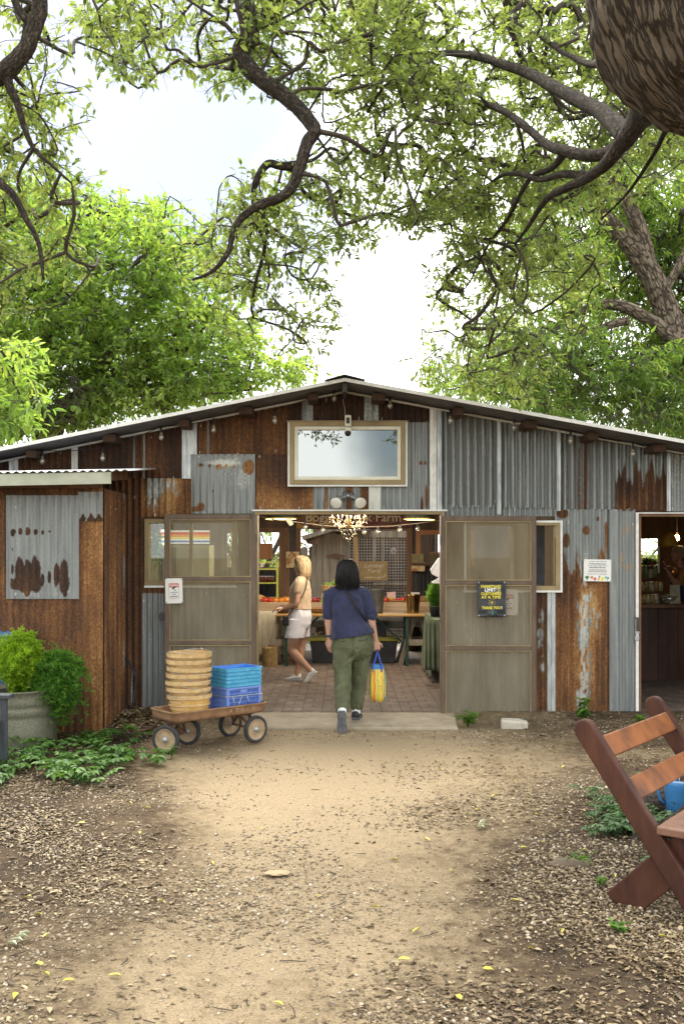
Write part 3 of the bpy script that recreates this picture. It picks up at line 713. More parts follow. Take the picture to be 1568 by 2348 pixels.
mb.obj('handle', m_tar, dl, world=True)
# door casing of the main opening and of the dark doorway
mb = MB(); x0, x1, z1 = X_(586), X_(1017), Z_(1173)
mb.box(x0-.005, x0+.026, YF-.06, YF+.14, .04, z1); mb.box(x1-.03, x1+.005, YF-.06, YF+.14, .04, z1); mb.box(x0+.026, x1-.03, YF-.05, YF+.14, z1-.03, z1); mb.obj('door_casing', m_frame_wood, barn, world=True)
mb = MB(); mb.box(x0-.03, x1+.03, YF-.07, YF-.002, z1+.002, z1+.018); mb.obj('drip_edge', m_white, barn, world=True)
mb = MB(); x0, z1 = X_(1454), Z_(1178); mb.box(x0, x0+.028, YF-.05, YF+.11, .0, z1); mb.box(x0, BX1-1.0, YF-.05, YF-.02, z1, z1+.012); mb.obj('door_casing', m_white, barn, world=True)
mb = MB(); mb.box(x0+.029, x0+.06, YF-.03, YF+.14, .0, z1-.002); mb.box(x0+.06, BX1-1.0, YF-.03, YF+.14, z1-.03, z1-.002); mb.obj('door_casing', m_wood, barn, world=True)

# ================================================================== SIDE SHED at the left
YS = 9.50; SX1 = UX(236, YS)
shed = thing('shed', 'lean-to shed of orange rusted metal with pale green fascia beside the barn doors', 'shed', (SX1-1.5, YS, 0))
sX = lambda u: UX(u, YS); sZ = lambda v: VZ(v, YS)
def shed_fn(u, v, r, t, p):
    return r, t + .04 + .10*np.sin(u*.06) + .12*np.clip((u-150)/90, -1, 1), p
sheet(shed, -200, 1120, 237, 1690, rust=1.0, tone=.42, toX=sX, toZ=sZ, Y=YS, fn=shed_fn, amp=.0085, period=.07)
drips = [(35, 1218, 4, 5, .9), (50, 1219, 4, 8, 1), (67, 1219, 5, 9, 1), (85, 1220, 4, 7, 1), (101, 1221, 3, 5, .9), (117, 1220, 3, 3, .9), (32, 1222, 5, 9, 1),
         (48, 1310, 8, 30, 1), (66, 1318, 9, 34, 1), (84, 1312, 10, 34, 1), (40, 1340, 10, 12, 1), (60, 1342, 16, 14, 1), (85, 1340, 12, 16, 1), (65, 1350, 6, 14, 1), (100, 1330, 4, 14, .9), (116, 1324, 3, 14, 1), (133, 1318, 5, 24, 1), (150, 1312, 7, 28, 1), (150, 1338, 9, 22, 1), (152, 1360, 4, 10, .9), (32, 1260, 2, 5, .9), (32, 1305, 3, 12, .9), (31, 1330, 4, 5, .8)]
sheet(shed, 18, 1136, 184, 1373, rust=.0, tone=.16, pale=.12, toX=sX, toZ=sZ, Y=YS, off=.02, amp=.0085, blobs=[(u, v, ru*(1.4 if v > 1300 else 1.15), rv*(1.12 if v > 1300 else 1), k) for u, v, ru, rv, k in drips], paleb=[(90, 1300, 80, 60, .45), (100, 1362, 80, 10, .5)], label='blue grey patch with dark rust drips')
sheet(shed, 182, 1128, 237, 1195, rust=.0, tone=.3, pale=.05, toX=sX, toZ=sZ, Y=YS, off=.016, amp=.0085, fn=lambda u, v, r, t, p: (np.clip((v-1178-6*np.sin(u*.35))/10, 0, 1.0), t, p))
# side wall: runs back to the barn
sYx = lambda u: YS + (u-0)/100*(YF-YS-.03); 
def side_fn(u, v, r, t, p):
    return r - .6*np.exp(-((u-88)/7)**2)*(np.sin(v*.03)*.5+.55), t + .1*np.sin(u*.3), p + .5*np.exp(-((u-88)/7)**2)
o = sheet(shed, 0, 1120, 100, 1680, rust=1.0, tone=.45, toX=sYx, toZ=sZ, Y=SX1+.024, fn=side_fn, amp=.0085, axis='Y')
# backing walls and roof
mb = MB(); mb.box(SX1-2.2, SX1-.02, YS+.01, YS+.05, 0, sZ(1118)); mb.box(SX1-.04, SX1-.012, YS+.05, YF-.04, 0, sZ(1118)); mb.obj('wall', m_darkwood, shed, world=True)
mb = MB(); zr0 = VZ(1118, YS)
mb.beam((SX1-2.2, YS-.03, zr0+.03), (SX1+.0, YS-.03, zr0+.03), .05, .075); mb.obj('header', m_wood, shed, world=True)
YE = 9.08; zf1, zf0 = VZ(1082, YE), VZ(1109, YE); xr = UX(255, YE)
mb = MB(); mb.add([(xr-2.6, YE, zf0-.05), (xr, YE, zf0), (xr, YE, zf1), (xr-2.6, YE, zf1-.05), (xr-2.6, YE+.02, zf0-.05), (xr, YE+.02, zf0), (xr, YE+.02, zf1), (xr-2.6, YE+.02, zf1-.05)], [(0,1,2,3),(7,6,5,4),(0,4,5,1),(1,5,6,2),(2,6,7,3),(3,7,4,0)])
mb.obj('fascia', M('pale_green_fascia', (.33, .35, .26), (.44, .46, .36), rough=.45, scale=5), shed, world=True)
n = 190; mb = MB(); vs_ = []
for i in range(n):
    x = xr-2.62 + (2.78)*i/(n-1); d = .009*math.cos(2*math.pi*x/.076)
    vs_.append((x, YE-.02, zf1+.012+d + (x-xr)*.018)); vs_.append((x, YF-.05, zf1+.012+d+.13 + (x-xr)*.018))
mb.add(vs_, [(2*i, 2*i+2, 2*i+3, 2*i+1) for i in range(n-1)]); mb.obj('roof', m_rooft, shed, world=True, smooth=True)
mb = MB(); mb.beam((SX1+.02, YE+.06, zf0+.07), (SX1+.02, YF-.06, zf0+.18), .045, .09); mb.obj('rafter', m_wood, shed, world=True)
# galvanised corner strip and a stub of plank between shed and barn
# ================================================================== TREES
def bark_mat(name, ca, cb, cc, sc=1.0):
    m, t, out = newmat(name); K = t.links.new
    ab = node(t, 'ShaderNodeAttribute', attribute_name='grain'); v_ = t.nodes.new('ShaderNodeMapping'); v_.inputs['Scale'].default_value = (1, 1, .34); K(ab.outputs['Vector'], v_.inputs['Vector']); v = v_.outputs['Vector']
    n = node(t, 'ShaderNodeTexNoise', Scale=9*sc, Detail=8, Roughness=.72, Distortion=.15); K(v, n.inputs['Vector'])
    vo = node(t, 'ShaderNodeTexVoronoi', Scale=17*sc, feature='DISTANCE_TO_EDGE'); 
    ad = t.nodes.new('ShaderNodeVectorMath'); ad.operation = 'MULTIPLY_ADD'; ad.inputs[1].default_value = (.09, .09, .09); K(n.outputs['Color'], ad.inputs[0]); K(v, ad.inputs[2]); K(ad.outputs[0], vo.inputs['Vector'])
    cr = t.nodes.new('ShaderNodeMapRange'); cr.inputs[1].default_value = 0; cr.inputs[2].default_value = .13; K(vo.outputs['Distance'], cr.inputs[0])
    r = ramp(t, n.outputs['Fac'], [(.3, ca), (.5, cb), (.72, cc)])
    mu = t.nodes.new('ShaderNodeMix'); mu.data_type = 'RGBA'; mu.inputs['A'].default_value = c4(tuple(x*.72 for x in ca)); K(r.outputs['Color'], mu.inputs['B']); K(cr.outputs[0], mu.inputs['Factor'])
    b = t.nodes.new('ShaderNodeBsdfPrincipled'); b.inputs['Roughness'].default_value = .95; b.inputs['Specular IOR Level'].default_value = .2; K(mu.outputs['Result'], b.inputs['Base Color'])
    mt = t.nodes.new('ShaderNodeMath'); mt.operation = 'ADD'; K(cr.outputs[0], mt.inputs[0]); K(n.outputs['Fac'], mt.inputs[1])
    bp = node(t, 'ShaderNodeBump', Strength=.9, Distance=.03/sc); K(mt.outputs[0], bp.inputs['Height']); K(bp.outputs['Normal'], b.inputs['Normal'])
    K(b.outputs[0], out.inputs['Surface']); return m
m_bark = bark_mat('furrowed_oak_bark', (.070, .056, .043), (.135, .110, .083), (.235, .195, .15), 1.7)
m_limb = bark_mat('dark_limb_bark', (.034, .028, .022), (.068, .056, .044), (.13, .11, .085), 3.2)
m_bark2 = bark_mat('grey_brown_bark', (.09, .07, .05), (.17, .135, .10), (.28, .235, .185), .9)

def smooth_path(pts, k=4, jit=0.0):
    """Catmull-Rom through (Vector, radius) pairs"""
    q = [Vector(p) for p, r in pts]; r = [x for _, x in pts]; out = []
    for i in range(len(q)-1):
        p0, p1, p2, p3 = q[max(i-1, 0)], q[i], q[i+1], q[min(i+2, len(q)-1)]
        for j in range(k):
            t = j/k
            p = .5*((2*p1) + (p2-p0)*t + (2*p0-5*p1+4*p2-p3)*t*t + (3*p1-p0-3*p2+p3)*t**3)
            if jit: p = p + Vector((random.gauss(0, 1), random.gauss(0, 1), random.gauss(0, 1)))*jit
            out.append((p, r[i]*(1-t)+r[i+1]*t))
    out.append((q[-1], r[-1])); return out

def zsoff_px(u): return np.where(u < 793, 240+(u/793)*165, 405-(u-793)/775*150)
def make_tree(name, label, limbs, clusters, leafm, barkm, leaf_len, leaf_w, per=26, crad=.22, base=None, droop=.3, step=.35, twig_r=.0029, group=None, tint_by=None, path_pen=.15, barkn=10, narrow=(.3,.68), flat=.45, twigs=6, leafvar=.3, keep=None, limbm=None, gapf=1.9):
    root = thing(name, label, 'tree', base, group)
    mb = MB(); nodes = []; nr = []; grain = []; lmb = MB(); lgrain = []
    for li, lb in enumerate(limbs):
        big = lb[0][1] > .3
        sp = smooth_path(lb, 16 if big else 5)
        def dsp(q, r, a, i, b=big): return r*(.10*noise.noise(q*2.3/max(r, .05)*.4) + .06*noise.noise(q*9)) + (.013*(.5-abs(noise.noise(Vector((math.cos(a)*5.5+noise.noise(q*1.5)*.8, math.sin(a)*5.5, q.z*1.5+q.x))))*2) + .016*(.5-abs(noise.noise(Vector((math.cos(a)*13+noise.noise(q*3), math.sin(a)*13, q.z*3.2+q.x*2))))*2) if b else 0)
        (mb if li == 0 else lmb).tube([p for p, _ in sp], [r for _, r in sp], 110 if big else barkn, disp=dsp)
        nn_ = 110 if big else barkn; ll_ = 0; off_ = random.random()*30
        for i, (p, r) in enumerate(sp):
            nodes.append(p); nr.append(r)
            if i: ll_ += (p-sp[i-1][0]).length
            rr_ = max(r, .03)
            (grain if li == 0 else lgrain).extend([(rr_*math.cos(2*math.pi*j/nn_)+off_, rr_*math.sin(2*math.pi*j/nn_), ll_) for j in range(nn_)])
    to = mb.obj('trunk', barkm, root, smooth=True, world=True)
    for to_, gr_ in ((to, grain), (lmb.obj('limbs', limbm or barkm, root, smooth=True, world=True) if lmb.v else None, lgrain)):
        if to_ is None: continue
        ga = to_.data.attributes.new('grain', 'FLOAT_VECTOR', 'POINT'); ga.data.foreach_set('vector', np.array(gr_, np.float32).ravel())
    nod = [np.array(p) for p in nodes]; par = [-1]*len(nod); path_d = [0.0]*len(nod); isbase = len(nod)
    cl = np.array(clusters)
    A = np.array(nod)
    d0 = np.sqrt(((cl[:, None, :] - A[None])**2).sum(-1)).min(1)
    order = np.argsort(d0)
    tips = []
    pos = np.zeros((len(nod) + len(cl)*14, 3)); pos[:len(nod)] = A; pdist = np.zeros(len(pos)); cnt = len(nod); parent = np.full(len(pos), -1); 
    nlink = np.zeros(len(pos))
    for ci in order:
        c = cl[ci]
        d = np.sqrt(((pos[:cnt]-c)**2).sum(1)) + path_pen*pdist[:cnt] + .12*nlink[:cnt]
        j = int(np.argmin(d)); a = pos[j].copy(); dist = np.linalg.norm(c-a)
        n = int(np.clip(math.ceil(dist/step), 1, 12)); prev = j; nlink[j] += 1
        side = RNG.normal(0, 1, 3); side -= side.dot(c-a)/(dist*dist+1e-9)*(c-a); side *= .12*dist/(np.linalg.norm(side)+1e-9)
        for k in range(1, n+1):
            t = k/n
            p = a + (c-a)*t + side*math.sin(math.pi*t) + np.array([0, 0, 1])*droop*.25*dist*math.sin(math.pi*t)
            if k < n: p = p + RNG.normal(0, .025*min(dist, 1.2), 3)
            pos[cnt] = p; parent[cnt] = prev; pdist[cnt] = pdist[prev] + dist/n; prev = cnt; cnt += 1
        tips.append(prev)
    w = np.zeros(cnt); 
    for tpi in tips:
        k = tpi
        while k >= isbase: w[k] += 1; k = parent[k]
    rad = twig_r*np.maximum(w, .6)**.5
    ch = {}
    for k in range(isbase, cnt): ch.setdefault(int(parent[k]), []).append(k)
    tb = MB()
    # chains: start at each child that is not the heaviest continuation
    starts = []
    cont = {}
    for p, kids in ch.items():
        if p >= isbase:
            kids = sorted(kids, key=lambda k: -w[k]); cont[p] = kids[0]; starts += [(p, k) for k in kids[1:]]
        else: starts += [(p, k) for k in kids]
    for p, k in starts:
        chain = [pos[p]]; rr = [min(rad[k]*1.25, nr[p] if p < isbase else rad[p])]
        while True:
            chain.append(pos[k]); rr.append(rad[k])
            if k in cont: k = cont[k]
            else: break
        if len(chain) > 2:
            sm = smooth_path([(Vector(x), y) for x, y in zip(chain, rr)], 3); chain = [x for x, _ in sm]; rr = [y for _, y in sm]
        tb.tube(chain, rr, 6 if rr[0] > .008 else 4, cap=False)
    # leafy twigs at every tip
    C, D, Nn, T = [], [], [], []
    for tpi in tips:
        c = pos[tpi]; q = pos[parent[tpi]]; ax = c-q; ax /= np.linalg.norm(ax)+1e-9
        base_t = RNG.random()
        for tw in range(twigs):
            dv = ax*.6 + RNG.normal(0, .75, 3); dv[2] = dv[2]*.7 - droop*.35; dv /= np.linalg.norm(dv)
            ll = crad*RNG.uniform(.7, 1.5)
            st = q + (c-q)*RNG.uniform(.2, 1)
            e = st + dv*ll
            md = (st+e)/2 + RNG.normal(0, .03*ll*3, 3)
            tb.tube([st, md, e], [twig_r*.55, twig_r*.45, twig_r*.3], 3, cap=False)
            m_ = per//twigs
            ts = RNG.uniform(.15, 1.05, m_)
            for t_ in ts:
                p_ = st*(1-t_)**2 + 2*md*t_*(1-t_) + e*t_*t_
                C.append(p_); D.append(dv*.7 + RNG.normal(0, .6, 3) + np.array([0, 0, -droop*.5]))
                nn = RNG.normal(0, flat, 3); nn[2] += 1; Nn.append(nn); T.append(np.clip(base_t*.5 + RNG.random()*.5, 0, 1))
    tb.obj('branches', m_bark_fine, root, world=True, smooth=True)
    C = np.array(C); ln = leaf_len*(1 + RNG.uniform(-leafvar, leafvar, len(C)))
    if keep is not None:
        u_, v__ = to_px(C[:, 0], C[:, 1], C[:, 2]); inside = (u_ > -20) & (u_ < 1590) & (v__ > -20)
        d_ = grid_sample(np.array([[int(c) for c in r] for r in keep], float)/9, u_, v__, 0, 1568, 0, 1050)
        ok = (~inside) | ((RNG.random(len(C)) < np.clip((d_-.07)*4.5, 0, 1)) & (v__ < HZ-(zsoff_px(u_))))
        ok &= np.array([noise.noise(p) > -.33 for p in C*gapf])
        C, ln = C[ok], ln[ok]; D = np.array(D)[ok]; Nn = np.array(Nn)[ok]; T = np.array(T)[ok]
    V = leaf_arrays(C, D, Nn, ln, leaf_w*ln/leaf_len, shape=narrow)
    leaf_obj('crown', V, leafm, root, tint=T, world=True)
    return root

def sample_density(rows, n, yfun, reg=(0, 1568, 0, 1050), seed=1, power=1.0):
    g = np.random.default_rng(seed)
    A = np.array([[int(c) for c in r] for r in rows], float)/9
    out = []; guard = 0
    while len(out) < n and guard < n*60:
        guard += 1
        u = g.uniform(reg[0]-60, reg[1]+60); v = g.uniform(reg[2]-60, reg[3])
        d = float(grid_sample(A, min(max(u, reg[0]), reg[1]), min(max(v, reg[2]), reg[3]), *reg))
        if d < .12: continue
        if g.random() < d**power:
            if v > HZ - float(zsoff_px(u)) - 14: continue
            Y = yfun(u, v, g)
            out.append(P(u, v, Y))
    return out

m_oakleaf = leafmat('oak_leaf', (.058, .088, .032), (.155, .18, .068), trans=.55, mid=(.098, .126, .046), tcol=(3.4, 3.4, 1.7), gloss=.6)
m_brightleaf = leafmat('bright_green_leaf', (.080, .140, .040), (.25, .295, .090), trans=.58, mid=(.14, .205, .056), tcol=(2.6, 2.7, 1.2))
m_pecanleaf = leafmat('fresh_green_leaf', (.060, .110, .032), (.17, .215, .066), trans=.55, mid=(.095, .155, .045), tcol=(3.2, 3.1, 1.3))

# --- oak whose limbs hang into the picture from the left
OAKL = ['2166666654000000',
        '2155666664000000',
        '2124455676500000',
        '5310000145500000',
        '5300000134500000',
        '4310023555430000',
        '4200045555420000',
        '3210255520000000',
        '2210245500000000',
        '2110034400000000',
        '1000012200000000',
        '0000000000000000', '0000000000000000', '0000000000000000']
def yl(u, v, g): return g.uniform(6.1, 7.6) if u < 330 else g.uniform(6.7, 8.6)
limbL = []
base_l = Vector((-3.7, 5.8, -.1))
limbL.append([(base_l, .42), (Vector((-3.55, 5.8, .5)), .33), (Vector((-3.45, 5.8, 2.2)), .29), (Vector((-3.15, 5.85, 3.6)), .26), (Vector((-2.8, 6.0, 5.2)), .20), (P(120, -560, 6.3), .16), (P(330, -520, 6.6), .12), (P(500, -320, 6.9), .095), (P(556, -120, 7), .082)])
limbL.append([(P(556, -120, 7), .088)] + [(P(u, v, 7 - .0006*v), r*.98) for u, v, r in ((560, 0, .074), (569, 45, .070), (572, 85, .068), (557, 106, .066), (554, 130, .062), (580, 166, .060), (612, 192, .058), (650, 218, .055), (685, 250, .052), (706, 275, .050), (722, 300, .048), (706, 325, .044), (696, 355, .042), (686, 390, .040), (668, 430, .036), (640, 455, .034), (600, 468, .031), (570, 486, .028), (546, 510, .025), (533, 540, .022), (525, 575, .019), (505, 605, .016), (478, 628, .012), (440, 642, .007))])
limbL.append([(P(u, v, 7.25), r) for u, v, r in ((668, 382, .036), (640, 380, .030), (615, 376, .030), (592, 405, .026), (582, 440, .023), (584, 475, .021), (590, 515, .019), (607, 560, .016), (598, 605, .014), (586, 650, .012), (577, 705, .010), (579, 728, .008), (545, 732, .005))])
limbL.append([(P(u, v, 7.25), r) for u, v, r in ((584, 475, .020), (604, 500, .016), (612, 530, .013), (606, 560, .012))])
limbL.append([(Vector((-3.25, 5.85, 3.3)), .15)] + [(P(u, v, 6), r*.74) for u, v, r in ((-130, 240, .11), (0, 172, .082), (42, 135, .072), (64, 105, .068), (80, 60, .066), (92, 20, .066), (90, -40, .062), (70, -200, .05))])
limbL.append([(P(u, v, 6), r) for u, v, r in ((14, 165, .035), (25, 205, .026), (40, 235, .022), (56, 290, .018), (78, 340, .014), (120, 380, .010), (165, 420, .006))])
limbL.append([(P(u, v, 5.8), r) for u, v, r in ((-60, 350, .030), (0, 418, .024), (30, 445, .022), (60, 500, .018), (90, 560, .014), (100, 640, .008))])
limbL.append([(P(u, v, 6), r) for u, v, r in ((80, 62, .03), (48, 30, .025), (30, -10, .02))])
clsL = sample_density(OAKL, 760, yl, seed=3)
make_tree('oak_tree', 'oak reaching in overhead with a dark snaking limb that dips toward the roof peak', limbL, clsL, m_oakleaf, m_limb, .054, .023, per=34, crad=.14, base=(-3.7, 5.8, 0), keep=OAKL)

# --- the big oak beside the bench
OAKR = ['0000000035446752',
        '0000000046556784',
        '0000000035556786',
        '0000000012356787',
        '0000000022257776',
        '0000000011478742',
        '0000000012578510',
        '0000000000577310',
        '0000000000467410',
        '0000000000465200',
        '0000000001454100',
        '0000000001443000', '0000000000331000', '0000000000110000']
def yr(u, v, g):
    return g.uniform(7.0, 9.7) + max(0, (v-450))/450*.4
limbR = []
limbR.append([(Vector((2.75, 6.35, -.15)), .62), (Vector((2.80, 6.3, .18)), .48), (Vector((2.95, 6.2, .9)), .42), (Vector((2.98, 5.9, 2.0)), .42), (Vector((2.90, 5.5, 3.2)), .40), (Vector((2.55, 5.2, 3.80)), .38), (Vector((2.06, 5.0, 4.16)), .42), (Vector((1.72, 4.86, 4.32)), .47), (Vector((1.60, 4.7, 4.65)), .45), (Vector((1.55, 4.5, 5.2)), .42), (Vector((1.55, 4.4, 6.2)), .38), (Vector((1.6, 4.3, 7.2)), .30)])
J = P(1437, 314, 5.65)
limbR.append([(P(1540, 215, 5.1), .15), (P(1492, 243, 5.25), .105), (P(1462, 277, 5.45), .090), (J, .085), (P(1420, 335, 5.75), .07), (P(1390, 375, 5.9), .056), (P(1350, 405, 6.1), .047), (P(1300, 430, 6.3), .040), (P(1260, 450, 6.5), .033), (P(1235, 480, 6.7), .026), (P(1210, 520, 6.9), .020), (P(1180, 560, 7.1), .014)])
limbR.append([(J, .085)] + [(P(*a), r) for a, r in (((1385, 262, 6), .070), ((1330, 232, 6.3), .066), ((1270, 200, 6.6), .060), ((1220, 172, 6.9), .056), ((1160, 150, 7.2), .050), ((1095, 130, 7.5), .042), ((1030, 122, 7.8), .034), ((960, 125, 8.1), .024), ((900, 131, 8.4), .012))])
limbR.append([(P(1425, 325, 5.72), .06)] + [(P(*a), r) for a, r in (((1395, 348, 5.95), .056), ((1350, 357, 6.1), .054), ((1290, 345, 6.3), .050), ((1255, 333, 6.5), .045), ((1215, 300, 6.7), .040), ((1160, 258, 7), .036), ((1110, 238, 7.3), .031), ((1050, 230, 7.6), .026), ((990, 221, 7.9), .022), ((940, 226, 8.2), .018), ((890, 248, 8.5), .014), ((850, 270, 8.7), .010), ((808, 302, 8.9), .006))])
limbR.append([(P(*a), r) for a, r in (((1350, 405, 6.1), .04), ((1290, 399, 6.4), .034), ((1240, 412, 6.7), .028), ((1190, 399, 6.9), .024), ((1150, 402, 7.1), .018), ((1118, 424, 7.3), .010))])
limbR.append([(P(*a), r) for a, r in (((1300, 345, 6.3), .034), ((1265, 385, 6.6), .030), ((1220, 405, 6.8), .026), ((1190, 450, 7.0), .022), ((1165, 500, 7.2), .018), ((1120, 560, 7.5), .014), ((1080, 640, 7.7), .009))])
limbR.append([(P(*a), r) for a, r in (((1540, 225, 5.2), .05), ((1500, 270, 5.8), .036), ((1450, 300, 6.2), .03))])
limbR.append([(P(*a), r) for a, r in (((1560, 250, 5.3), .04), ((1525, 300, 5.7), .024), ((1500, 350, 5.9), .018), ((1440, 440, 6.3), .013), ((1380, 500, 6.6), .009))])
limbR.append([(P(*a), r) for a, r in (((1480, 30, 5.0), .05), ((1380, 145, 6.2), .036), ((1300, 125, 6.8), .026), ((1230, 80, 7.2), .016), ((1160, 40, 7.6), .010))])
limbR = [limbR[0]] + [[(p, r*.70) for p, r in l] for l in limbR[1:]]
limbR.append([(P(1520, 170, 4.95), .16), (P(1492, 225, 5.15), .11), (P(1466, 270, 5.42), .066)])
# root flare
for a, l in ((200, .75), (160, .7), (235, .8), (280, .6)):
    d = Vector((math.cos(R(a)), math.sin(R(a)), 0)); c0_ = Vector((2.78, 6.3, .42))
    limbR.append([(c0_ + d*.22, .16), (c0_ + d*.45 + Vector((0, 0, -.22)), .14), (c0_ + d*l + Vector((0, 0, -.37)), .09), (c0_ + d*(l+.4) + Vector((0, 0, -.46)), .04)])
clsR = sample_density(OAKR, 1050, yr, seed=4)
make_tree('oak_tree', 'massive oak with furrowed trunk leaning in above the wooden bench', limbR, clsR, m_oakleaf, m_bark, .054, .023, per=34, crad=.15, base=(2.78, 6.3, 0), keep=OAKR, limbm=m_limb)

# --- bright tree behind the barn
BGL = ['0000000000000000','0000000000000000','0000000000000000','0000000000000000',
       '0000000000000000',
       '2210000000000000',
       '5444100000000000',
       '6666310000000000',
       '7777520000000000',
       '8887630000000000',
       '8888751000000000',
       '8888886200000000',
       '9999999300000000',
       '9999999400000000']
Yb = 21
limbB = [[(Vector((-6.6, Yb, -.1)), .42), (Vector((-6.5, Yb, 2.5)), .34), (P(110, 1000, Yb), .29), (P(150, 940, Yb), .24), (P(205, 905, Yb), .19), (P(270, 885, Yb), .16), (P(330, 862, Yb), .14), (P(400, 820, Yb), .11), (P(450, 770, Yb), .08), (P(500, 690, Yb), .04)],
         [(P(300, 878, Yb), .10), (P(390, 845, Yb), .09), (P(470, 842, Yb), .075), (P(520, 860, Yb), .05), (P(590, 880, Yb), .025)],
         [(P(110, 1000, Yb), .22), (P(90, 900, Yb), .2), (P(110, 780, Yb), .16), (P(140, 660, Yb), .11), (P(170, 540, Yb), .06), (P(200, 450, Yb), .02)],
         [(P(200, 905, Yb), .13), (P(260, 800, Yb-.3), .11), (P(320, 700, Yb-.3), .08), (P(360, 600, Yb-.3), .05), (P(380, 500, Yb-.3), .02)],
         [(P(100, 960, Yb), .14), (P(40, 880, Yb), .11), (P(-30, 800, Yb), .07)]]
clsB = sample_density(BGL, 1500, lambda u, v, g: g.uniform(19, 23.5), seed=5)
make_tree('shade_tree', 'tall bright yellow green tree behind the barn on the side of the shed', limbB, clsB, m_brightleaf, m_bark2, .13, .062, per=36, crad=.40, base=(-6.6, Yb, 0), step=.9, twig_r=.006, droop=.2, twigs=6, keep=BGL, gapf=.75)
# --- small tree with larger pale leaves beyond the shed
clsA = [P(RNG.uniform(-150, 105), RNG.uniform(790, 985), RNG.uniform(12.6, 14.5)) for _ in range(95)]
clsA = [c for c in clsA if to_px(c.x, c.y, c.z)[0] < 100 - abs(to_px(c.x, c.y, c.z)[1]-890)*.5]
make_tree('young_ash_tree', 'young tree with long pale fresh leaves above the shed roof', [[(Vector((-6.3, 13.6, -.1)), .14), (Vector((-6.1, 13.6, 1.6)), .11), (P(-150, 960, 13.6), .08), (P(-60, 880, 13.6), .05), (P(20, 850, 13.6), .02)]],
          clsA, m_brightleaf, m_bark2, .15, .042, per=34, crad=.34, base=(-6.3, 13.6, 0), step=.6, twig_r=.005, droop=.7)
# --- pecan-like tree at the right, behind the barn
BGR = ['0000000000000000','0000000000000000','0000000000000000','0000000000000011',
       '0000000000000024',
       '0000000000012466',
       '0000000000023578',
       '0000000000013578',
       '0000000000013567',
       '0000000000022346',
       '0000000000145447',
       '0000000000467667',
       '0000000000578888',
       '0000000000688888']
Yp = 19
limbP = [[(Vector((8.4, Yp, -.1)), .50), (Vector((8.0, Yp, 2)), .36), (Vector((7.2, Yp, 4.3)), .28), (P(1572, 850, Yp), .25), (P(1530, 720, Yp), .235), (P(1490, 630, Yp), .215), (P(1440, 555, Yp), .17), (P(1390, 505, Yp), .14), (P(1340, 455, Yp), .10), (P(1290, 420, Yp), .05)],
         [(P(1492, 635, Yp), .14), (P(1470, 540, Yp), .15), (P(1440, 470, Yp), .14), (P(1395, 410, Yp), .11), (P(1350, 340, Yp), .06)],
         [(P(1560, 790, Yp-.4), .14), (P(1500, 742, Yp-.4), .13), (P(1440, 707, Yp-.4), .12), (P(1390, 698, Yp-.4), .10), (P(1335, 712, Yp-.4), .08), (P(1280, 748, Yp-.4), .06), (P(1240, 790, Yp-.4), .03)],
         [(P(1440, 735, Yp-.8), .08), (P(1390, 748, Yp-.8), .07), (P(1330, 770, Yp-.8), .05), (P(1295, 820, Yp-.8), .035), (P(1270, 860, Yp-.8), .02)],
         [(P(1510, 690, Yp), .1), (P(1560, 600, Yp), .08), (P(1600, 520, Yp), .05)]]
clsP = sample_density(BGR, 1400, lambda u, v, g: g.uniform(19.4, 22.5) if u > 1360 and 380 < v < 790 else g.uniform(16.8, 21), seed=6)
make_tree('pecan_tree', 'drooping green tree with a leaning grey trunk rising beyond the right roof slope', limbP, clsP, m_pecanleaf, m_bark2, .14, .036, per=36, crad=.4, base=(8.4, Yp, 0), step=.8, twig_r=.006, droop=.9, twigs=6, keep=BGR, gapf=.75)
# --- the trees seen through the barn's back openings
def hedge(name, label, x0, x1, y0, y1, z1, n, mat, cr):
    cl = [Vector((RNG.uniform(x0, x1), RNG.uniform(y0, y1), RNG.uniform(.3, z1))) for _ in range(n)]
    xm, ym = (x0+x1)/2, (y0+y1)/2
    make_tree(name, label, [[(Vector((xm, ym, -.1)), .16), (Vector((xm+.1, ym, z1*.5)), .12), (Vector((xm-.1, ym, z1*.9)), .04)], [(Vector((xm, ym, .6)), .08), (Vector((xm+(x1-x0)*.25, ym, z1*.6)), .04)], [(Vector((xm, ym, .5)), .08), (Vector((xm-(x1-x0)*.25, ym, z1*.6)), .04)]],
              cl, mat, m_bark2, .14, .06, per=30, crad=.45, base=(xm, ym, 0), step=.8, twig_r=.007)
hedge('bushy_tree', 'sunlit green tree glimpsed past the picket fence through the back opening', -4.5, -.2, 24, 28, 4.6, 130, m_brightleaf, .4)
hedge('bushy_tree', 'sunlit green tree glimpsed through the back window of the dark side room', 6.3, 10.5, 21.5, 24, 4.2, 130, m_brightleaf, .4)
# ================================================================== THINGS OUTSIDE
# ---------------- wagon
m_wagon = M('rusted_wagon_enamel', (.15, .075, .038), (.29, .175, .095), rough=.75, scale=9, bump=.25, con=(.3, .62))
m_wheel = M('dusty_wheel_disc', (.24, .165, .095), (.38, .29, .18), rough=.7, scale=14)
m_axle = M('rusty_iron', (.085, .045, .025), (.17, .10, .06), rough=.8, scale=20)
m_hub = M('dull_hub_cap', (.25, .27, .28), (.42, .45, .47), rough=.4, metal=.6)
NF, FF, NR, FR = G(381, 1729), G(431, 1708), G(584, 1705), G(530, 1687)
Fm, Rm = (NF+FF)/2, (NR+FR)/2
ax_a = (Rm-Fm); ax_a.z = 0; LW = ax_a.length; ax_a.normalize(); ax_b = Vector((-ax_a.y, ax_a.x, 0))
wang = math.atan2(ax_a.y, ax_a.x)
wagon = thing('wagon', 'rusty child\'s pull wagon carrying stacked baskets and blue trays', 'wagon', Fm, rz=wang)
WB = .265; WW = .205; WL0, WL1 = -.15, LW+.13
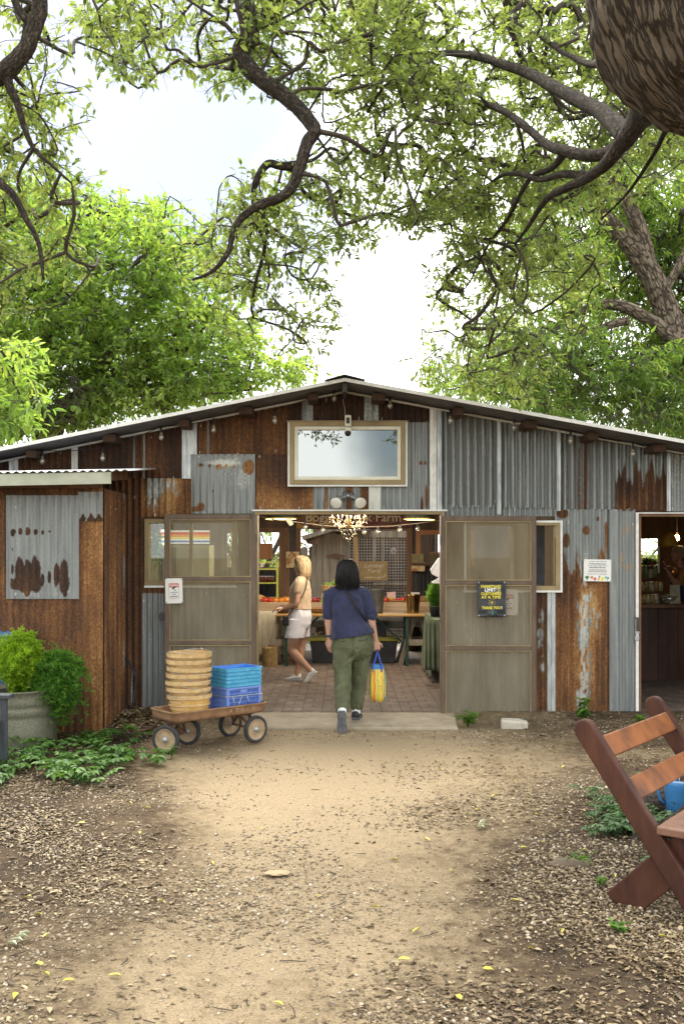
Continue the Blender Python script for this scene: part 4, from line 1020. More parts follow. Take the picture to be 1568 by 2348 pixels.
def rrect(x0, x1, y0, y1, r, n=5):
    out = []
    for cx, cy_, a0 in ((x1-r, y1-r, 0), (x0+r, y1-r, 90), (x0+r, y0+r, 180), (x1-r, y0+r, 270)):
        for k in range(n+1): a = R(a0 + 90*k/n); out.append((cx+r*math.cos(a), cy_+r*math.sin(a)))
    return out
def shell_loft(mb, rings, close_first=True, mi=0):
    n = len(rings[0]); vs_ = [p for r in rings for p in r]; fs_ = []
    for i in range(len(rings)-1):
        for j in range(n): fs_.append((i*n+j, i*n+(j+1) % n, (i+1)*n+(j+1) % n, (i+1)*n+j))
    if close_first: fs_.append(tuple(range(n-1, -1, -1)))
    mb.add(vs_, fs_, mi)
mb = MB(); rings = []
for d, z, r in ((-.02, WB, .05), (-.006, WB+.012, .06), (0, WB+.035, .06), (.004, WB+.073, .06), (.014, WB+.080, .065), (.014, WB+.089, .065), (.002, WB+.090, .06), (-.003, WB+.078, .055), (-.010, WB+.02, .05), (-.03, WB+.012, .04)):
    rings.append([(x, y, z) for x, y in rrect(WL0-d, WL1+d, -WW-d, WW+d, r)])
shell_loft(mb, rings); n_ = len(rings[0]); mb.f.append(tuple((len(rings)-1)*n_+j for j in range(n_))); mb.m.append(0)
mb.obj('body', m_wagon, wagon, smooth=True)
mb = MB()
for i, (s_txt) in enumerate(('A', 'T', 'Y', 'L', 'X')): txt(mb, s_txt, .046, (LW*.60+.06*i, -WW-.007, WB+.050), shear=.3)
mb.obj('lettering', M('worn_cream_lettering', (.30, .20, .12), (.46, .35, .23), rough=.8, scale=40), wagon)
def wheel(parent, c, ang):
    w = bpy.data.objects.new('wheel', None); COL.objects.link(w); w.parent = parent
    w.location = c; w.rotation_euler = (R(90), 0, ang)
    rr, tw = .122, .042
    prof = [(rr-.028, -tw*.45), (rr-.012, -tw*.5), (rr-.003, -tw*.36), (rr, 0), (rr-.003, tw*.36), (rr-.012, tw*.5), (rr-.028, tw*.45)]
    mb = MB().lathe(prof, n=36)
    for k in range(44):
        a = 2*math.pi*k/44
        for s_ in (-1, 1):
            p = Vector((math.cos(a)*(rr-.001), math.sin(a)*(rr-.001), s_*tw*.28)); q = Vector((math.cos(a)*(rr-.013), math.sin(a)*(rr-.013), s_*tw*.52))
            mb.beam(p, q, .006, .005, up=(0, 0, 1))
    mb.obj('tyre', m_rubber, w, smooth=False)
    mb = MB().lathe([(.0001, -.012), (.03, -.012), (.045, -.002), (.080, -.004), (.088, -.016), (.096, -.016), (.097, .016), (.088, .016), (.080, .006), (.045, .008), (.03, .012), (.0001, .012)], n=32)
    mb.obj('rim', m_wheel, w, smooth=True)
    for s_ in (-1, 1):
        mb = MB().lathe([(.0001, s_*.032), (.012, s_*.031), (.022, s_*.024), (.027, s_*.012)], n=20); mb.obj('hub_cap', m_hub, w, smooth=True)
    return w
inv = Matrix.Rotation(-wang, 3, 'Z')
fa = math.atan2((FF-NF).y, (FF-NF).x) - wang - R(90)
for p in (NF, FF): q = inv @ (p-Fm); wheel(wagon, (q.x, q.y, .122), fa)
for p in (NR, FR): q = inv @ (p-Fm); wheel(wagon, (LW if abs(q.x) > .2 else q.x, math.copysign(.20, q.y), .122), 0)
mb = MB()
qa, qb = inv @ (NF-Fm), inv @ (FF-Fm); mb.tube([(qa.x, qa.y, .122), (qb.x, qb.y, .122)], .011, 8); mb.obj('axle', m_axle, wagon)
mb = MB().tube([(LW, -.20, .122), (LW, .20, .122)], .011, 8); mb.obj('axle', m_axle, wagon)
for sx_, rot in ((0, fa), (LW, 0)):
    mb = MB(); c_, s_ = math.cos(rot), math.sin(rot)
    f_ = lambda x, y, z: (sx_ + x*c_-y*s_, x*s_+y*c_, z)
    for sy in (-1, 1):
        mb.beam(f_(0, sy*.155, .122), f_(.02, sy*.07, WB-.01), .03, .012, up=(1, 0, 0)); mb.beam(f_(0, sy*.155, .122), f_(-.08, sy*.05, WB-.02), .022, .010, up=(1, 0, 0))
    mb.lathe([(.0001, WB-.028), (.10, WB-.028), (.10, WB-.006), (.0001, WB-.006)], c=(sx_, 0, 0), n=20)
    mb.obj('bolster', m_axle, wagon)
mb = MB(); c_, s_ = math.cos(fa+math.pi), math.sin(fa+math.pi)
d_ = Vector((-.97, .28, 0)).normalized(); d_ = inv @ (G(300, 1668)-Fm); d_.z = 0; d_.normalize()
y0 = Vector((-.02, 0, .15))
for sgn in (-1, 1): mb.beam(Vector((0, sgn*.08, .14)), y0 + d_*.24 + Vector((0, 0, .09)), .022, .012)
hp = [y0 + d_*.22 + Vector((0, 0, .10)), y0 + d_*.34 + Vector((0, 0, .07)), y0 + d_*.55 + Vector((0, 0, -.04)), y0 + d_*.76 + Vector((0, 0, -.10))]
mb.tube(hp, .013, 8); e = hp[-1]; pd = Vector((-d_.y, d_.x, 0)); mb.tube([e-pd*.05, e+pd*.05], .014, 8)
mb.obj('handle', m_axle, wagon)

def wl(x, y, z): return Fm + ax_a*x + ax_b*y + Vector((0, 0, z))
# ---------------- bushel baskets
m_slat = M('basket_veneer', (.34, .20, .075), (.52, .35, .15), rough=.7, scale=11, stretch=(1, 1, .25))
m_hoop = M('basket_hoop', (.40, .255, .11), (.60, .43, .21), rough=.7, scale=16)
m_slat_y = M('yellow_basket_veneer', (.46, .27, .075), (.62, .40, .13), rough=.65, scale=9, stretch=(1, 1, .2))
m_wire = M('bare_wire', (.38, .38, .36), (.55, .55, .52), rough=.35, metal=.8)
BR = .182; bh = .195
labels_b = ['bottom basket of the stack, golden yellow slats resting on the wagon bed', 'second basket up from the wagon bed in the stack of wooden baskets', 'third basket up from the wagon bed in the stack of wooden baskets', 'middle basket of the stack on the wagon, with a loose wire handle',
            'third basket from the top of the wooden basket stack', 'second basket from the top of the stack, with a dark stained hoop', 'topmost empty wooden basket of the stack on the wagon']
def axis_at(u):                             # point of the wagon's centre line seen at column u
    k = (u-784)/F; x = (k*Fm.y - Fm.x)/(ax_a.x - k*ax_a.y); return Vector((x, 0, 0))
bpos = axis_at(432); bpos.y = -.012
for i in range(7):
    z0 = WB+.016 + .060*i + (.004 if i % 2 else 0)
    jx, jy = random.uniform(-.008, .008), random.uniform(-.006, .006)
    b_ = thing('bushel_basket', labels_b[i], 'basket', wl(bpos.x+jx, bpos.y+jy, z0), 'wooden baskets stacked on the wagon', rz=random.uniform(0, 6))
    b_.rotation_euler[0] = R(random.uniform(-1.5, 1.5)); b_.rotation_euler[1] = R(random.uniform(-1.5, 1.5))
    n = 30; mb = MB(); prof = [(.148, .0), (.158, .05), (.170, .12), (.180, .19)]
    for k in range(n):                                   # staves, overlapping like veneer strips
        a0, a1 = 2*math.pi*k/n, 2*math.pi*(k+1.12)/n
        vs_ = []
        for r, z in prof: vs_ += [(r*math.cos(a0)+.0, r*math.sin(a0), z), ((r+.0022)*math.cos(a1), (r+.0022)*math.sin(a1), z)]
        mb.add(vs_, [(2*q, 2*q+1, 2*q+3, 2*q+2) for q in range(3)])
    mb.lathe([(.0001, .006), (.149, .006)], n=24)
    mb.obj('staves', m_slat_y if i == 0 else m_slat, b_)
    for zc, h, rr in ((.176, .034, .187), (.108, .018, .173), (.012, .018, .154)):
        mb = MB(); wv = [(rr+.004, zc-h/2), (rr+.007, zc-h/2), (rr+.009, zc+h/2), (rr+.005, zc+h/2), (rr+.003, zc-h/2)]; mb.lathe(wv, n=40)
        mb.obj('hoop', m_hoop, b_, smooth=False)
    mb = MB().lathe([(.178, .150), (.176, .196), (.181, .196)], n=40); mb.obj('hoop', m_hoop, b_)
    for sg in (-1, 1):
        if i in (1, 2, 3, 4, 6):
            pts = [Vector((BR*math.cos(a)*1.06, sg*abs(BR*math.sin(a))*1.06, .176 - (.06*math.sin(a) if i != 6 else -.03*math.sin(a)))) for a in np.linspace(.15, math.pi-.15, 12)]
            mb = MB().tube(pts, .0022, 5)
            hnd = mb.obj('wire_handle', m_wire, b_, smooth=True)
            mb = MB().tube([pts[5]-Vector((.03, 0, 0)), pts[6]+Vector((.03, 0, 0))], [.008, .010], 8); mb.obj('grip', m_hoop, hnd)
# ---------------- blue crate, wire rack, trays
m_crate = M('periwinkle_plastic', (.12, .21, .56), (.18, .29, .66), rough=.45, scale=6)
m_tray = M('sky_blue_plastic', (.05, .30, .52), (.12, .46, .66), rough=.45, scale=22, stretch=(1, 1, .4))
m_trayin = M('deep_blue_plastic', (.02, .12, .46), (.03, .17, .56), rough=.4)
cpos = axis_at(537); cpos.y = -.015
crate = thing('plastic_crate', 'periwinkle blue ventilated plastic crate standing on the wagon under the trays', 'crate', wl(cpos.x, cpos.y, WB+.034), rz=wang)
cl, cw, ch_ = .172, .130, .200
def lattice(mb, p0, dx, dz, w, h, nx, nz, th, bar=.0036, nrm=None):
    """grid of bars spanning w x h from p0"""
    p0, dx, dz = Vector(p0), Vector(dx), Vector(dz)
    for k in range(nx+1):
        q = p0 + dx*(w*k/nx); mb.beam(q, q+dz*h, bar if 0 < k < nx else bar*1.6, th, up=dx.cross(dz))
    for zf in nz:
        q = p0 + dz*(h*zf[0]); mb.beam(q, q+dx*w, th, zf[1], up=dz)
rows_ = [(0, .016), (.17, .006), (.36, .006), (.55, .007), (.74, .008), (.95, .02)]
for (p0, dx, w, nx) in (((-cl, -cw, 0), (1, 0, 0), 2*cl, 26), ((-cl, cw, 0), (1, 0, 0), 2*cl, 26), ((-cl, -cw, 0), (0, 1, 0), 2*cw, 18), ((cl, -cw, 0), (0, 1, 0), 2*cw, 18)):
    mb = MB(); lattice(mb, p0, dx, (0, 0, 1), w, ch_, nx, rows_, .006); 
    mb.obj('lattice_side', m_crate, crate)
mb = MB(); mb.box(-cl, cl, -cw, cw, 0, .006)
for sx_ in (-1, 1):
    for sy in (-1, 1): mb.box(sx_*cl-.014, sx_*cl+.014, sy*cw-.014, sy*cw+.014, .007, ch_-.012)
for (x0, x1, y0, y1) in ((-cl-.016, cl+.016, -cw-.016, -cw+.004), (-cl-.016, cl+.016, cw-.004, cw+.016), (-cl-.016, -cl+.004, -cw+.004, cw-.004), (cl-.004, cl+.016, -cw+.004, cw-.004)): mb.box(x0, x1, y0, y1, ch_-.010, ch_+.006)
mb.obj('shell', m_crate, crate, bevel=.002); mb = MB(); mb.box(-cl+.012, cl-.012, -cw+.012, cw-.012, .0065, ch_-.02); mb.obj('gap_backing', m_trayin, crate); mb = MB(); mb.box(-.035, .035, -cw-.006, -cw+.002, ch_-.045, ch_-.02); mb.obj('name_plate', m_crate, crate, bevel=.002)  # solid deep blue box added inside so the lattice gaps read darker
rack = thing('wire_rack', 'loose bent wire handle frame wrapped round the periwinkle crate', 'wire rack', wl(cpos.x, cpos.y, WB+.031), rz=wang)
mb = MB(); rr = rrect(-cl-.028, cl+.03, -cw-.024, cw+.02, .03); mb.tube([(x, y, .135) for x, y in rr] + [(rr[0][0], rr[0][1], .135)], .0032, 6)
rr = rrect(-cl-.02, cl+.02, -cw-.018, cw+.018, .03); mb.tube([(x, y, .004) for x, y in rr] + [(rr[0][0], rr[0][1], .004)], .003, 6); mb.obj('hoop', m_wire, rack, smooth=True)
for x0, x1 in ((-.13, -.10), (-.03, -.09), (.02, .075), (cl+.018, cl-.0)):
    mb = MB().tube([(x0, -cw-.024, .137), (x1, -cw-.019, .004)], .0028, 6); mb.obj('wire_strut', m_wire, rack, smooth=True)
tl, tw_ = .195, .145
lab_t = ['bottom sky blue tray of the stack, resting on the periwinkle crate', 'second sky blue tray up from the periwinkle crate', 'middle sky blue tray of the stack of five', 'fourth sky blue tray up, just below the empty top one', 'topmost sky blue tray, showing its deep blue inside']
for i in range(5):
    z0 = WB+.034+ch_+.008 + .0335*i
    tr = thing('plastic_tray', lab_t[i], 'tray', wl(cpos.x+random.uniform(-.003, .003)+.006, cpos.y, z0), 'sky blue trays stacked on the crate', rz=wang+R(random.uniform(-.6, .6)))
    mb = MB(); rings = []
    for d, z in ((-.016, 0), (-.006, .002), (0, .0295), (.004, .031), (.004, .0335)): rings.append([(x, y, z) for x, y in rrect(-tl-d, tl+d, -tw_-d, tw_+d, .018, 3)])
    shell_loft(mb, rings); mb.obj('shell', m_tray, tr, smooth=False)
    mb = MB(); rings = []
    for d, z in ((.0035, .0336), (-.010, .0334), (-.018, .0), (-.03, -.055 if i == 4 else .006)): rings.append([(x, y, z) for x, y in rrect(-tl-d, tl+d, -tw_-d, tw_+d, .016, 3)])
    shell_loft(mb, rings, close_first=False); n_ = len(rings[0]); mb.f.append(tuple(3*n_+j for j in range(n_))); mb.m.append(0)
    mb.obj('inside', m_trayin, tr)

# ---------------- planter, ferns, dark garden bench
m_tank = M('galvanised_tank', (.115, .115, .078), (.215, .21, .15), rough=.5, metal=.25, scale=60, bump=.1)
PX, PY = UX(44, 8.92), 8.92
tank = thing('metal_planter', 'round galvanised tank planter holding feathery ferns beside the shed', 'planter', (PX, PY, 0))
prof = [(.325, 0), (.332, .012), (.330, .03), (.333, .24), (.327, .255), (.333, .27), (.337, .30), (.333, .33), (.327, .345), (.333, .36), (.337, .39), (.333, .42), (.332, .47), (.340, .478), (.343, .486), (.338, .493), (.328, .490), (.322, .45), (.0001, .44)]
MB().lathe(prof, n=48).obj('body', m_tank, tank, smooth=True)
MB().lathe([(.321, .452), (.0001, .458)], n=24).obj('soil', M('potting_soil', (.02, .014, .009), (.05, .035, .022), rough=1, scale=40, bump=.6), tank)
def fern(name, label, base, center, rx, ry, rz_, n, mat, seed, hang=0.0, ln=.022):
    g = np.random.default_rng(seed); root = thing(name, label, 'fern', base)
    st = MB(); C, D, Nn, T = [], [], [], []
    b = np.array(base, float)
    for i in range(n):
        v = g.normal(0, 1, 3); v /= np.linalg.norm(v); v *= g.uniform(.55, 1.08)
        e = np.array(center) + v*np.array([rx, ry, rz_])
        if e[2] < .03: e[2] = g.uniform(.03, .2)
        s_ = b + np.array([g.uniform(-.09, .09), g.uniform(-.07, .07), 0])
        m_ = (s_+e)/2 + np.array([0, 0, .22 + .25*np.linalg.norm(e-s_)*(1 if e[2] < b[2]+.2 else .4)])
        ts = np.linspace(0, 1, 9); pts = [s_*(1-t)**2 + 2*m_*t*(1-t) + e*t*t for t in ts]
        st.tube(pts, list(np.linspace(.0028, .001, 9)), 3, cap=False)
        tone = g.random()*.5
        for t in g.uniform(.35, 1, 12):
            p = s_*(1-t)**2 + 2*m_*t*(1-t) + e*t*t
            dv = g.normal(0, 1, 3); dv[2] = dv[2]*.6+.1; dv /= np.linalg.norm(dv); l = g.uniform(.03, .085)
            for q in np.linspace(.15, 1, 9):
                c = p + dv*l*q
                for _ in range(2):
                    C.append(c); D.append(dv*.5 + g.normal(0, .8, 3)); Nn.append(g.normal(0, 1, 3)+np.array([0, 0, .5])); T.append(np.clip(tone + .5*g.random(), 0, 1))
    st.obj('stems', mat, root, world=True)
    V = leaf_arrays(C, D, Nn, g.uniform(.6, 1.3, len(C))*ln*1.1, .0062, fold=.05); leaf_obj('fronds', V, mat, root, tint=T, world=True)
    return root
m_fern1 = leafmat('lime_fern', (.13, .24, .014), (.40, .52, .05), trans=.45, mid=(.25, .39, .022), tcol=(2, 2, .8))
m_fern2 = leafmat('deep_green_fern', (.045, .135, .016), (.18, .32, .045), trans=.4, mid=(.09, .22, .026), tcol=(2, 2, .8))
fern('asparagus_fern', 'lime green feathery fern rising from the metal planter', (PX+.02, PY-.05, .46), (UX(48, PY), PY-.06, .72), .27, .24, .27, 190, m_fern1, 5)
fern('asparagus_fern', 'darker green feathery fern spilling over the planter side to the ground', (PX+.20, PY-.02, .46), (UX(148, PY), PY-.05, .48), .24, .20, .36, 210, m_fern2, 6)
bp_ = thing('blue_pot', 'blurred blue glazed pot behind the lime green fern', 'pot', (UX(2, 9.3), 9.3, 0))
MB().lathe([(.10, 0), (.13, .25), (.17, .6), (.20, .93), (.215, .94), (.20, .96), (.17, .93), (.0001, .9)], n=24).obj('body', M('blue_glaze', (.05, .12, .28), (.12, .24, .42), rough=.3), bp_, smooth=True)
m_char = M('charcoal_painted_wood', (.040, .047, .055), (.075, .085, .095), rough=.5, scale=10, stretch=(1, .3, .3))
cx0 = UX(17, 7.85); gb = thing('garden_chair', 'charcoal painted slatted garden chair just entering the frame beside the planter', 'chair', (cx0-.35, 7.6, 0))
for y in (7.83, 7.26):
    for x in (cx0-.05, cx0-.52):
        mb = MB().box(x, x+.05, y, y+.045, 0, .552); mb.obj('leg', m_char, gb, world=True, bevel=.004)
    mb = MB().box(cx0-.58, cx0+.038, y-.03, y+.075, .554, .585); mb.obj('armrest', m_char, gb, world=True, bevel=.004)
    mb = MB().box(cx0-.469, cx0-.051, y+.008, y+.036, .29, .36); mb.obj('side_rail', m_char, gb, world=True, bevel=.003)
for k in range(5): mb = MB().box(cx0-.50+.094*k, cx0-.415+.094*k, 7.25, 7.89, .362, .385); mb.obj('seat_slat', m_char, gb, world=True, bevel=.003)
for k in range(3): mb = MB().box(cx0-.62, cx0-.59, 7.25, 7.89, .45+.14*k, .55+.14*k); mb.obj('back_slat', m_char, gb, world=True)

# ---------------- wooden bench in front at the right
m_bench = M('reddish_stained_timber', (.034, .012, .008), (.082, .029, .015), rough=.55, scale=9, stretch=(1, 1, .25), bump=.45, bscale=45, spec=.25)
m_slatb = M('orange_stained_slat', (.085, .030, .012), (.26, .092, .028), rough=.48, scale=5, stretch=(1, 1, .6), spec=.3, con=(.34, .6), bump=.15)
m_seatb = M('worn_seat_board', (.12, .055, .032), (.23, .12, .072), rough=.5, scale=7, spec=.5)
bo = Vector((1.175, 4.88, 0)); A_ = Vector((.615, .82, 0)).normalized(); Fv = Vector((.82, -.615, 0)).normalized()
BLEN = 1.02
def bp3(f, z, a=0): return bo + Fv*f + A_*a + Vector((0, 0, z))
bench = thing('wooden_bench', 'reddish brown cross legged wooden bench with two orange back slats', 'bench', bp3(.3, 0, .5))
def plank(mb, p, q, w, t, a0, round_start=False):
    """plank in the side plane, p and q are (f, z); w is its width, t its thickness along the bench"""
    p, q = Vector((p[0], p[1])), Vector((q[0], q[1])); d = (q-p).normalized(); n = Vector((-d.y, d.x))
    poly = []
    if round_start:
        for k in range(9):
            a = R(90 + 180*k/8); poly.append(p + d*(w/2) + d*math.cos(a)*w/2 + n*math.sin(a)*w/2)
    else: poly += [p+n*w/2, p-n*w/2]
    poly += [q-n*w/2, q+n*w/2]
    mb.prism([(x.x, x.y) for x in poly], lambda f, z, dd: bp3(f, z, dd), a0, a0+t)
kpost = 1.42
for a0 in (-.005, BLEN-.05):
    mb = MB(); plank(mb, (-.02, .875), (.61, -.02), .105, .055, a0, True); mb.obj('back_post', m_bench, bench, world=True, bevel=.010)
    mb = MB(); plank(mb, (.16, -.02), (.56, .385), .165, .05, a0+.056 if a0 < .5 else a0-.051); mb.obj('leg', m_bench, bench, world=True, bevel=.006)
for z in (.735, .545):
    f = (.875-z)/kpost-.02
    mb = MB(); dn = Vector((.7/1.0*.63, -.895*.7)).normalized()
    tdir = Vector((.576, -.817)); nd = Vector((.817, .576))
    c_ = Vector((f, z)) + nd*.030
    poly = [c_+tdir*.056-nd*.016, c_+tdir*.056+nd*.016, c_-tdir*.056+nd*.016, c_-tdir*.056-nd*.016]
    mb.prism([(p.x, p.y) for p in poly], lambda ff, zz, dd: bp3(ff, zz, dd), .051, BLEN-.051); mb.obj('back_slat', m_slatb, bench, world=True, bevel=.008)
for k, (f0, f1) in enumerate(((.375, .555), (.565, .745))):
    mb = MB(); mb.prism([(f0, .385), (f1, .385), (f1, .425), (f0, .425)], lambda ff, zz, dd: bp3(ff, zz, dd), -.02, BLEN+.02); mb.obj('seat_board', m_seatb, bench, world=True, bevel=.008)
mb = MB(); mb.prism([(.52, .30), (.56, .30), (.56, .384), (.52, .384)], lambda ff, zz, dd: bp3(ff, zz, dd), .12, BLEN-.12); mb.obj('stretcher', m_bench, bench, world=True, bevel=.004)
# watering can behind the bench
m_can = M('blue_plastic_can', (.03, .14, .34), (.05, .20, .44), rough=.42)
wc = G(1562, 1868); can = thing('watering_can', 'blue plastic watering can at the foot of the oak behind the bench', 'watering can', wc)
mb = MB().lathe([(.0001, .005), (.10, .005), (.105, .01), (.108, .20), (.112, .225), (.107, .228), (.102, .20), (.10, .02), (.0001, .02)], n=30); mb.obj('body', m_can, can, smooth=True)
mb = MB().tube([(-.105, 0, .21), (-.14, 0, .22), (-.155, 0, .17), (-.14, 0, .10), (-.108, 0, .07)], .010, 8); mb.obj('handle', m_can, can, smooth=True)
mb = MB().tube([(-.04, -.02, .20), (-.035, -.02, .29), (0, -.02, .33), (.05, -.02, .30)], [.012, .014, .014, .012], 8); mb.obj('top_handle', m_can, can, smooth=True)
mb = MB().tube([(.09, 0, .05), (.2, 0, .18), (.28, 0, .30)], [.03, .02, .016], 10); mb.lathe([(.016, .0), (.045, .03), (.0001, .035)], c=(.28, 0, .30), n=14); mb.obj('spout', m_can, can, smooth=True)
mb = MB().lathe([(.0001, .215), (.06, .225), (.108, .222)], n=24); mb.obj('lid', M('pale_blue_lid', (.22, .28, .42), (.30, .37, .5), rough=.4), can)

# ---------------- signs
m_signw = M('white_sign_enamel', (.70, .70, .66), (.80, .80, .77), rough=.35, scale=3)
m_ink = M('black_ink', (.015, .015, .015), (.025, .025, .025), rough=.6)
m_red = M('red_ink', (.50, .055, .03), (.58, .08, .04), rough=.5)
m_yel = M('yellow_ink', (.72, .60, .06), (.82, .70, .10), rough=.5)
m_wht = M('white_ink', (.78, .78, .76), (.85, .85, .83), rough=.5)
m_teal = M('teal_ink', (.05, .28, .22), (.09, .36, .30), rough=.5)
m_green = M('green_ink', (.03, .22, .08), (.06, .30, .12), rough=.5)
m_orange = M('orange_ink', (.62, .20, .04), (.72, .28, .06), rough=.5)
m_blueink = M('blue_grey_ink', (.05, .07, .16), (.08, .11, .22), rough=.6)
def flat(mb, poly, y, mi=0): mb.add([(a, y, b) for a, b in poly], [tuple(range(len(poly)))], mi)
def circ(cx, cz, r, n=18, sx=1): return [(cx+r*sx*math.cos(2*math.pi*k/n), cz+r*math.sin(2*math.pi*k/n)) for k in range(n)]
def warning_sign(label, u0, u1, v0, v1, Y, tilt):
    x0, x1, z1, z0 = UX(u0, Y), UX(u1, Y), VZ(v0, Y), VZ(v1, Y); cx, cz = (x0+x1)/2, (z0+z1)/2; w, h = x1-x0, z1-z0
    s = thing('warning_sign', label, 'sign', (cx, Y, cz)); s.rotation_euler = (0, R(tilt), 0)
    mb = MB(); mb.prism(rrect(-w/2, w/2, -h/2, h/2, .018), lambda a, b, d: (a, d, b), 0, .003); mb.obj('plate', m_signw, s)
    lw, lh = w*.29, h*.30
    mb = MB(); mb.prism(rrect(-lw, lw, -lh, lh, .010), lambda a, b, d: (a, d, b), -.0014, -.0002)
    mb.prism(rrect(-lw+.003, lw-.003, -lh+.004, lh-.042, .006), lambda a, b, d: (a, d, b), -.0024, -.0015, 1)
    mb.obj('label_panel', [m_red, m_wht], s)
    mb = MB(); txt(mb, 'WARNING', .036, (0, -.0030, lh-.022), 1, .0006, wmax=lw*1.82)
    flat(mb, [(-.022, .028), (.012, .048), (.020, .042), (.020, .034), (-.012, .016), (-.022, .020)], -.0030); flat(mb, [(-.004, .018), (.008, .004), (.012, .006), (.002, .021)], -.0030); flat(mb, circ(.014, .004, .006, 10), -.0030)
    for i, (t_, sz) in enumerate((('24 HOUR', .022), ('VIDEO', .014), ('SURVEILLANCE', .015))): txt(mb, t_, sz, (0, -.0030, -.018-.020*i), 0, .0004, wmax=lw*(1.4 if i == 0 else .8 if i == 1 else 1.6))
    mb.box(-lw*.8, lw*.8, -.0031, -.0030, -lh+.014, -lh+.018)
    mb.obj('lettering', [m_ink, m_wht], s)
    for sx_ in (-1, 1):
        for sz in (-1, 1): mb = MB().ball((sx_*(w/2-.014), -.001, sz*(h/2-.014)), (.005, .003, .005), 10, 6); mb.obj('screw', m_galv if sz > 0 else m_ink, s, smooth=True)
    return s
warning_sign('white camera warning sign screwed to the door nearest the shed', 379.5, 419, 1326, 1383.5, 10.372, -1.4)
warning_sign('faded camera warning sign half hidden behind the black banner and screen', 1139, 1187, 1351, 1410.5, 10.398, 1)
# black banner
Yb_ = 10.346; x0, x1, z1, z0 = UX(1094, Yb_), UX(1159, Yb_), VZ(1331.5, Yb_), VZ(1414, Yb_); cx = (x0+x1)/2; w, h = x1-x0, z1-z0
ban = thing('banner', 'black vinyl banner with yellow lettering pinned on the right screen door', 'banner', (cx, Yb_, z0)); ban.rotation_euler = (0, R(-.4), 0)
m_vinyl = M('black_vinyl', (.018, .020, .023), (.045, .048, .055), rough=.3, scale=3)
nx_, nz_ = 26, 32; vs_ = []
for j in range(nz_+1):
    for i in range(nx_+1):
        a, b = i/nx_, j/nz_
        sag = -.010*(math.sin(math.pi*a)*(.4+.6*(b > .9)*(b-.9)*10)) + .006*noise.noise((a*3, b*3, 1)) + .007*math.exp(-((b-.08)/.06)**2)*math.sin(a*9)
        vs_.append((w*(a-.5), sag - .008, h*b - (.012*math.sin(math.pi*a) if b > .99 else 0)))
mb = MB().add(vs_, [(j*(nx_+1)+i, j*(nx_+1)+i+1, (j+1)*(nx_+1)+i+1, (j+1)*(nx_+1)+i) for j in range(nz_) for i in range(nx_)])
o = mb.obj('sheet', m_vinyl, ban, smooth=True); sm = o.modifiers.new('s', 'SOLIDIFY'); sm.thickness = .002; sm.offset = 1
yb = -.027; mb = MB()
lz = lambda c: h*(1 - (c-265)/830)
for t_, c, sz, mi, wm in (('FARMSTAND', 400, .040, 0, .71), ('CUSTOMERS', 565, .038, 0, .71), ('AT A TIME', 645, .040, 0, .69), ('THANK YOU', 890, .040, 0, .69)): txt(mb, t_, sz, (-.008 if mi == 0 else 0, yb, lz(c)), mi, .0016, wmax=w*wm*(.94 if 'YOU' in t_ else 1))
txt(mb, '!', .040, (w*.345, yb, lz(890)), 1, .0016); txt(mb, 'LIMIT', .050, (-w*.055, yb, lz(480)), 1, .002, wmax=w*.40); txt(mb, '5', .042, (w*.235, yb, lz(485)), 0, .0012)
bx, bz, hs = w*.235, lz(485), .021
for q in ((bx-hs, bx+hs, bz+hs-.003, bz+hs), (bx-hs, bx+hs, bz-hs, bz-hs+.003), (bx-hs, bx-hs+.003, bz-hs+.003, bz+hs-.003), (bx+hs-.003, bx+hs, bz-hs+.003, bz+hs-.003)): mb.box(q[0], q[1], yb-.0005, yb, q[2], q[3], 1)
fz = lz(765)
for k in range(8):
    a = R(45*k+10); d = Vector((math.cos(a), 0, math.sin(a))); n_ = Vector((-d.z, 0, d.x)); c_ = Vector((0, yb, fz))
    for s_ in (-1, 1): mb.tube([c_+d*.012, c_+d*.026+n_*.008*s_, c_+d*.043], .0011, 4, 2)
flat(mb, circ(0, fz, .009), yb-.001, 0)
mb.tube([Vector((.004, yb, fz-.030)), Vector((.007, yb, lz(860)))], .003, 5, 3); mb.tube([Vector((.009, yb, lz(930))), Vector((.006, yb, lz(1060)))], .003, 5, 3)
for s_ in (-1, 1): mb.tube([Vector((.006, yb, lz(1050))), Vector((.006+s_*.012, yb, lz(1000)))], .0022, 5, 3)
m_petal = M('dull_gold_ink', (.45, .36, .10), (.6, .5, .2), rough=.5)
mb.obj('lettering', [m_yel, m_wht, m_petal, m_teal], ban)
for a in (-1, 1):
    for zz in (h-.018, .012): mb = MB().lathe([(.008, -.002), (.004, -.003), (.004, 0)], n=12); mb.v = [(q[0]+a*(w/2-.014), q[2]-.012, q[1]+zz) for q in mb.v]; mb.obj('grommet', m_galv, ban)
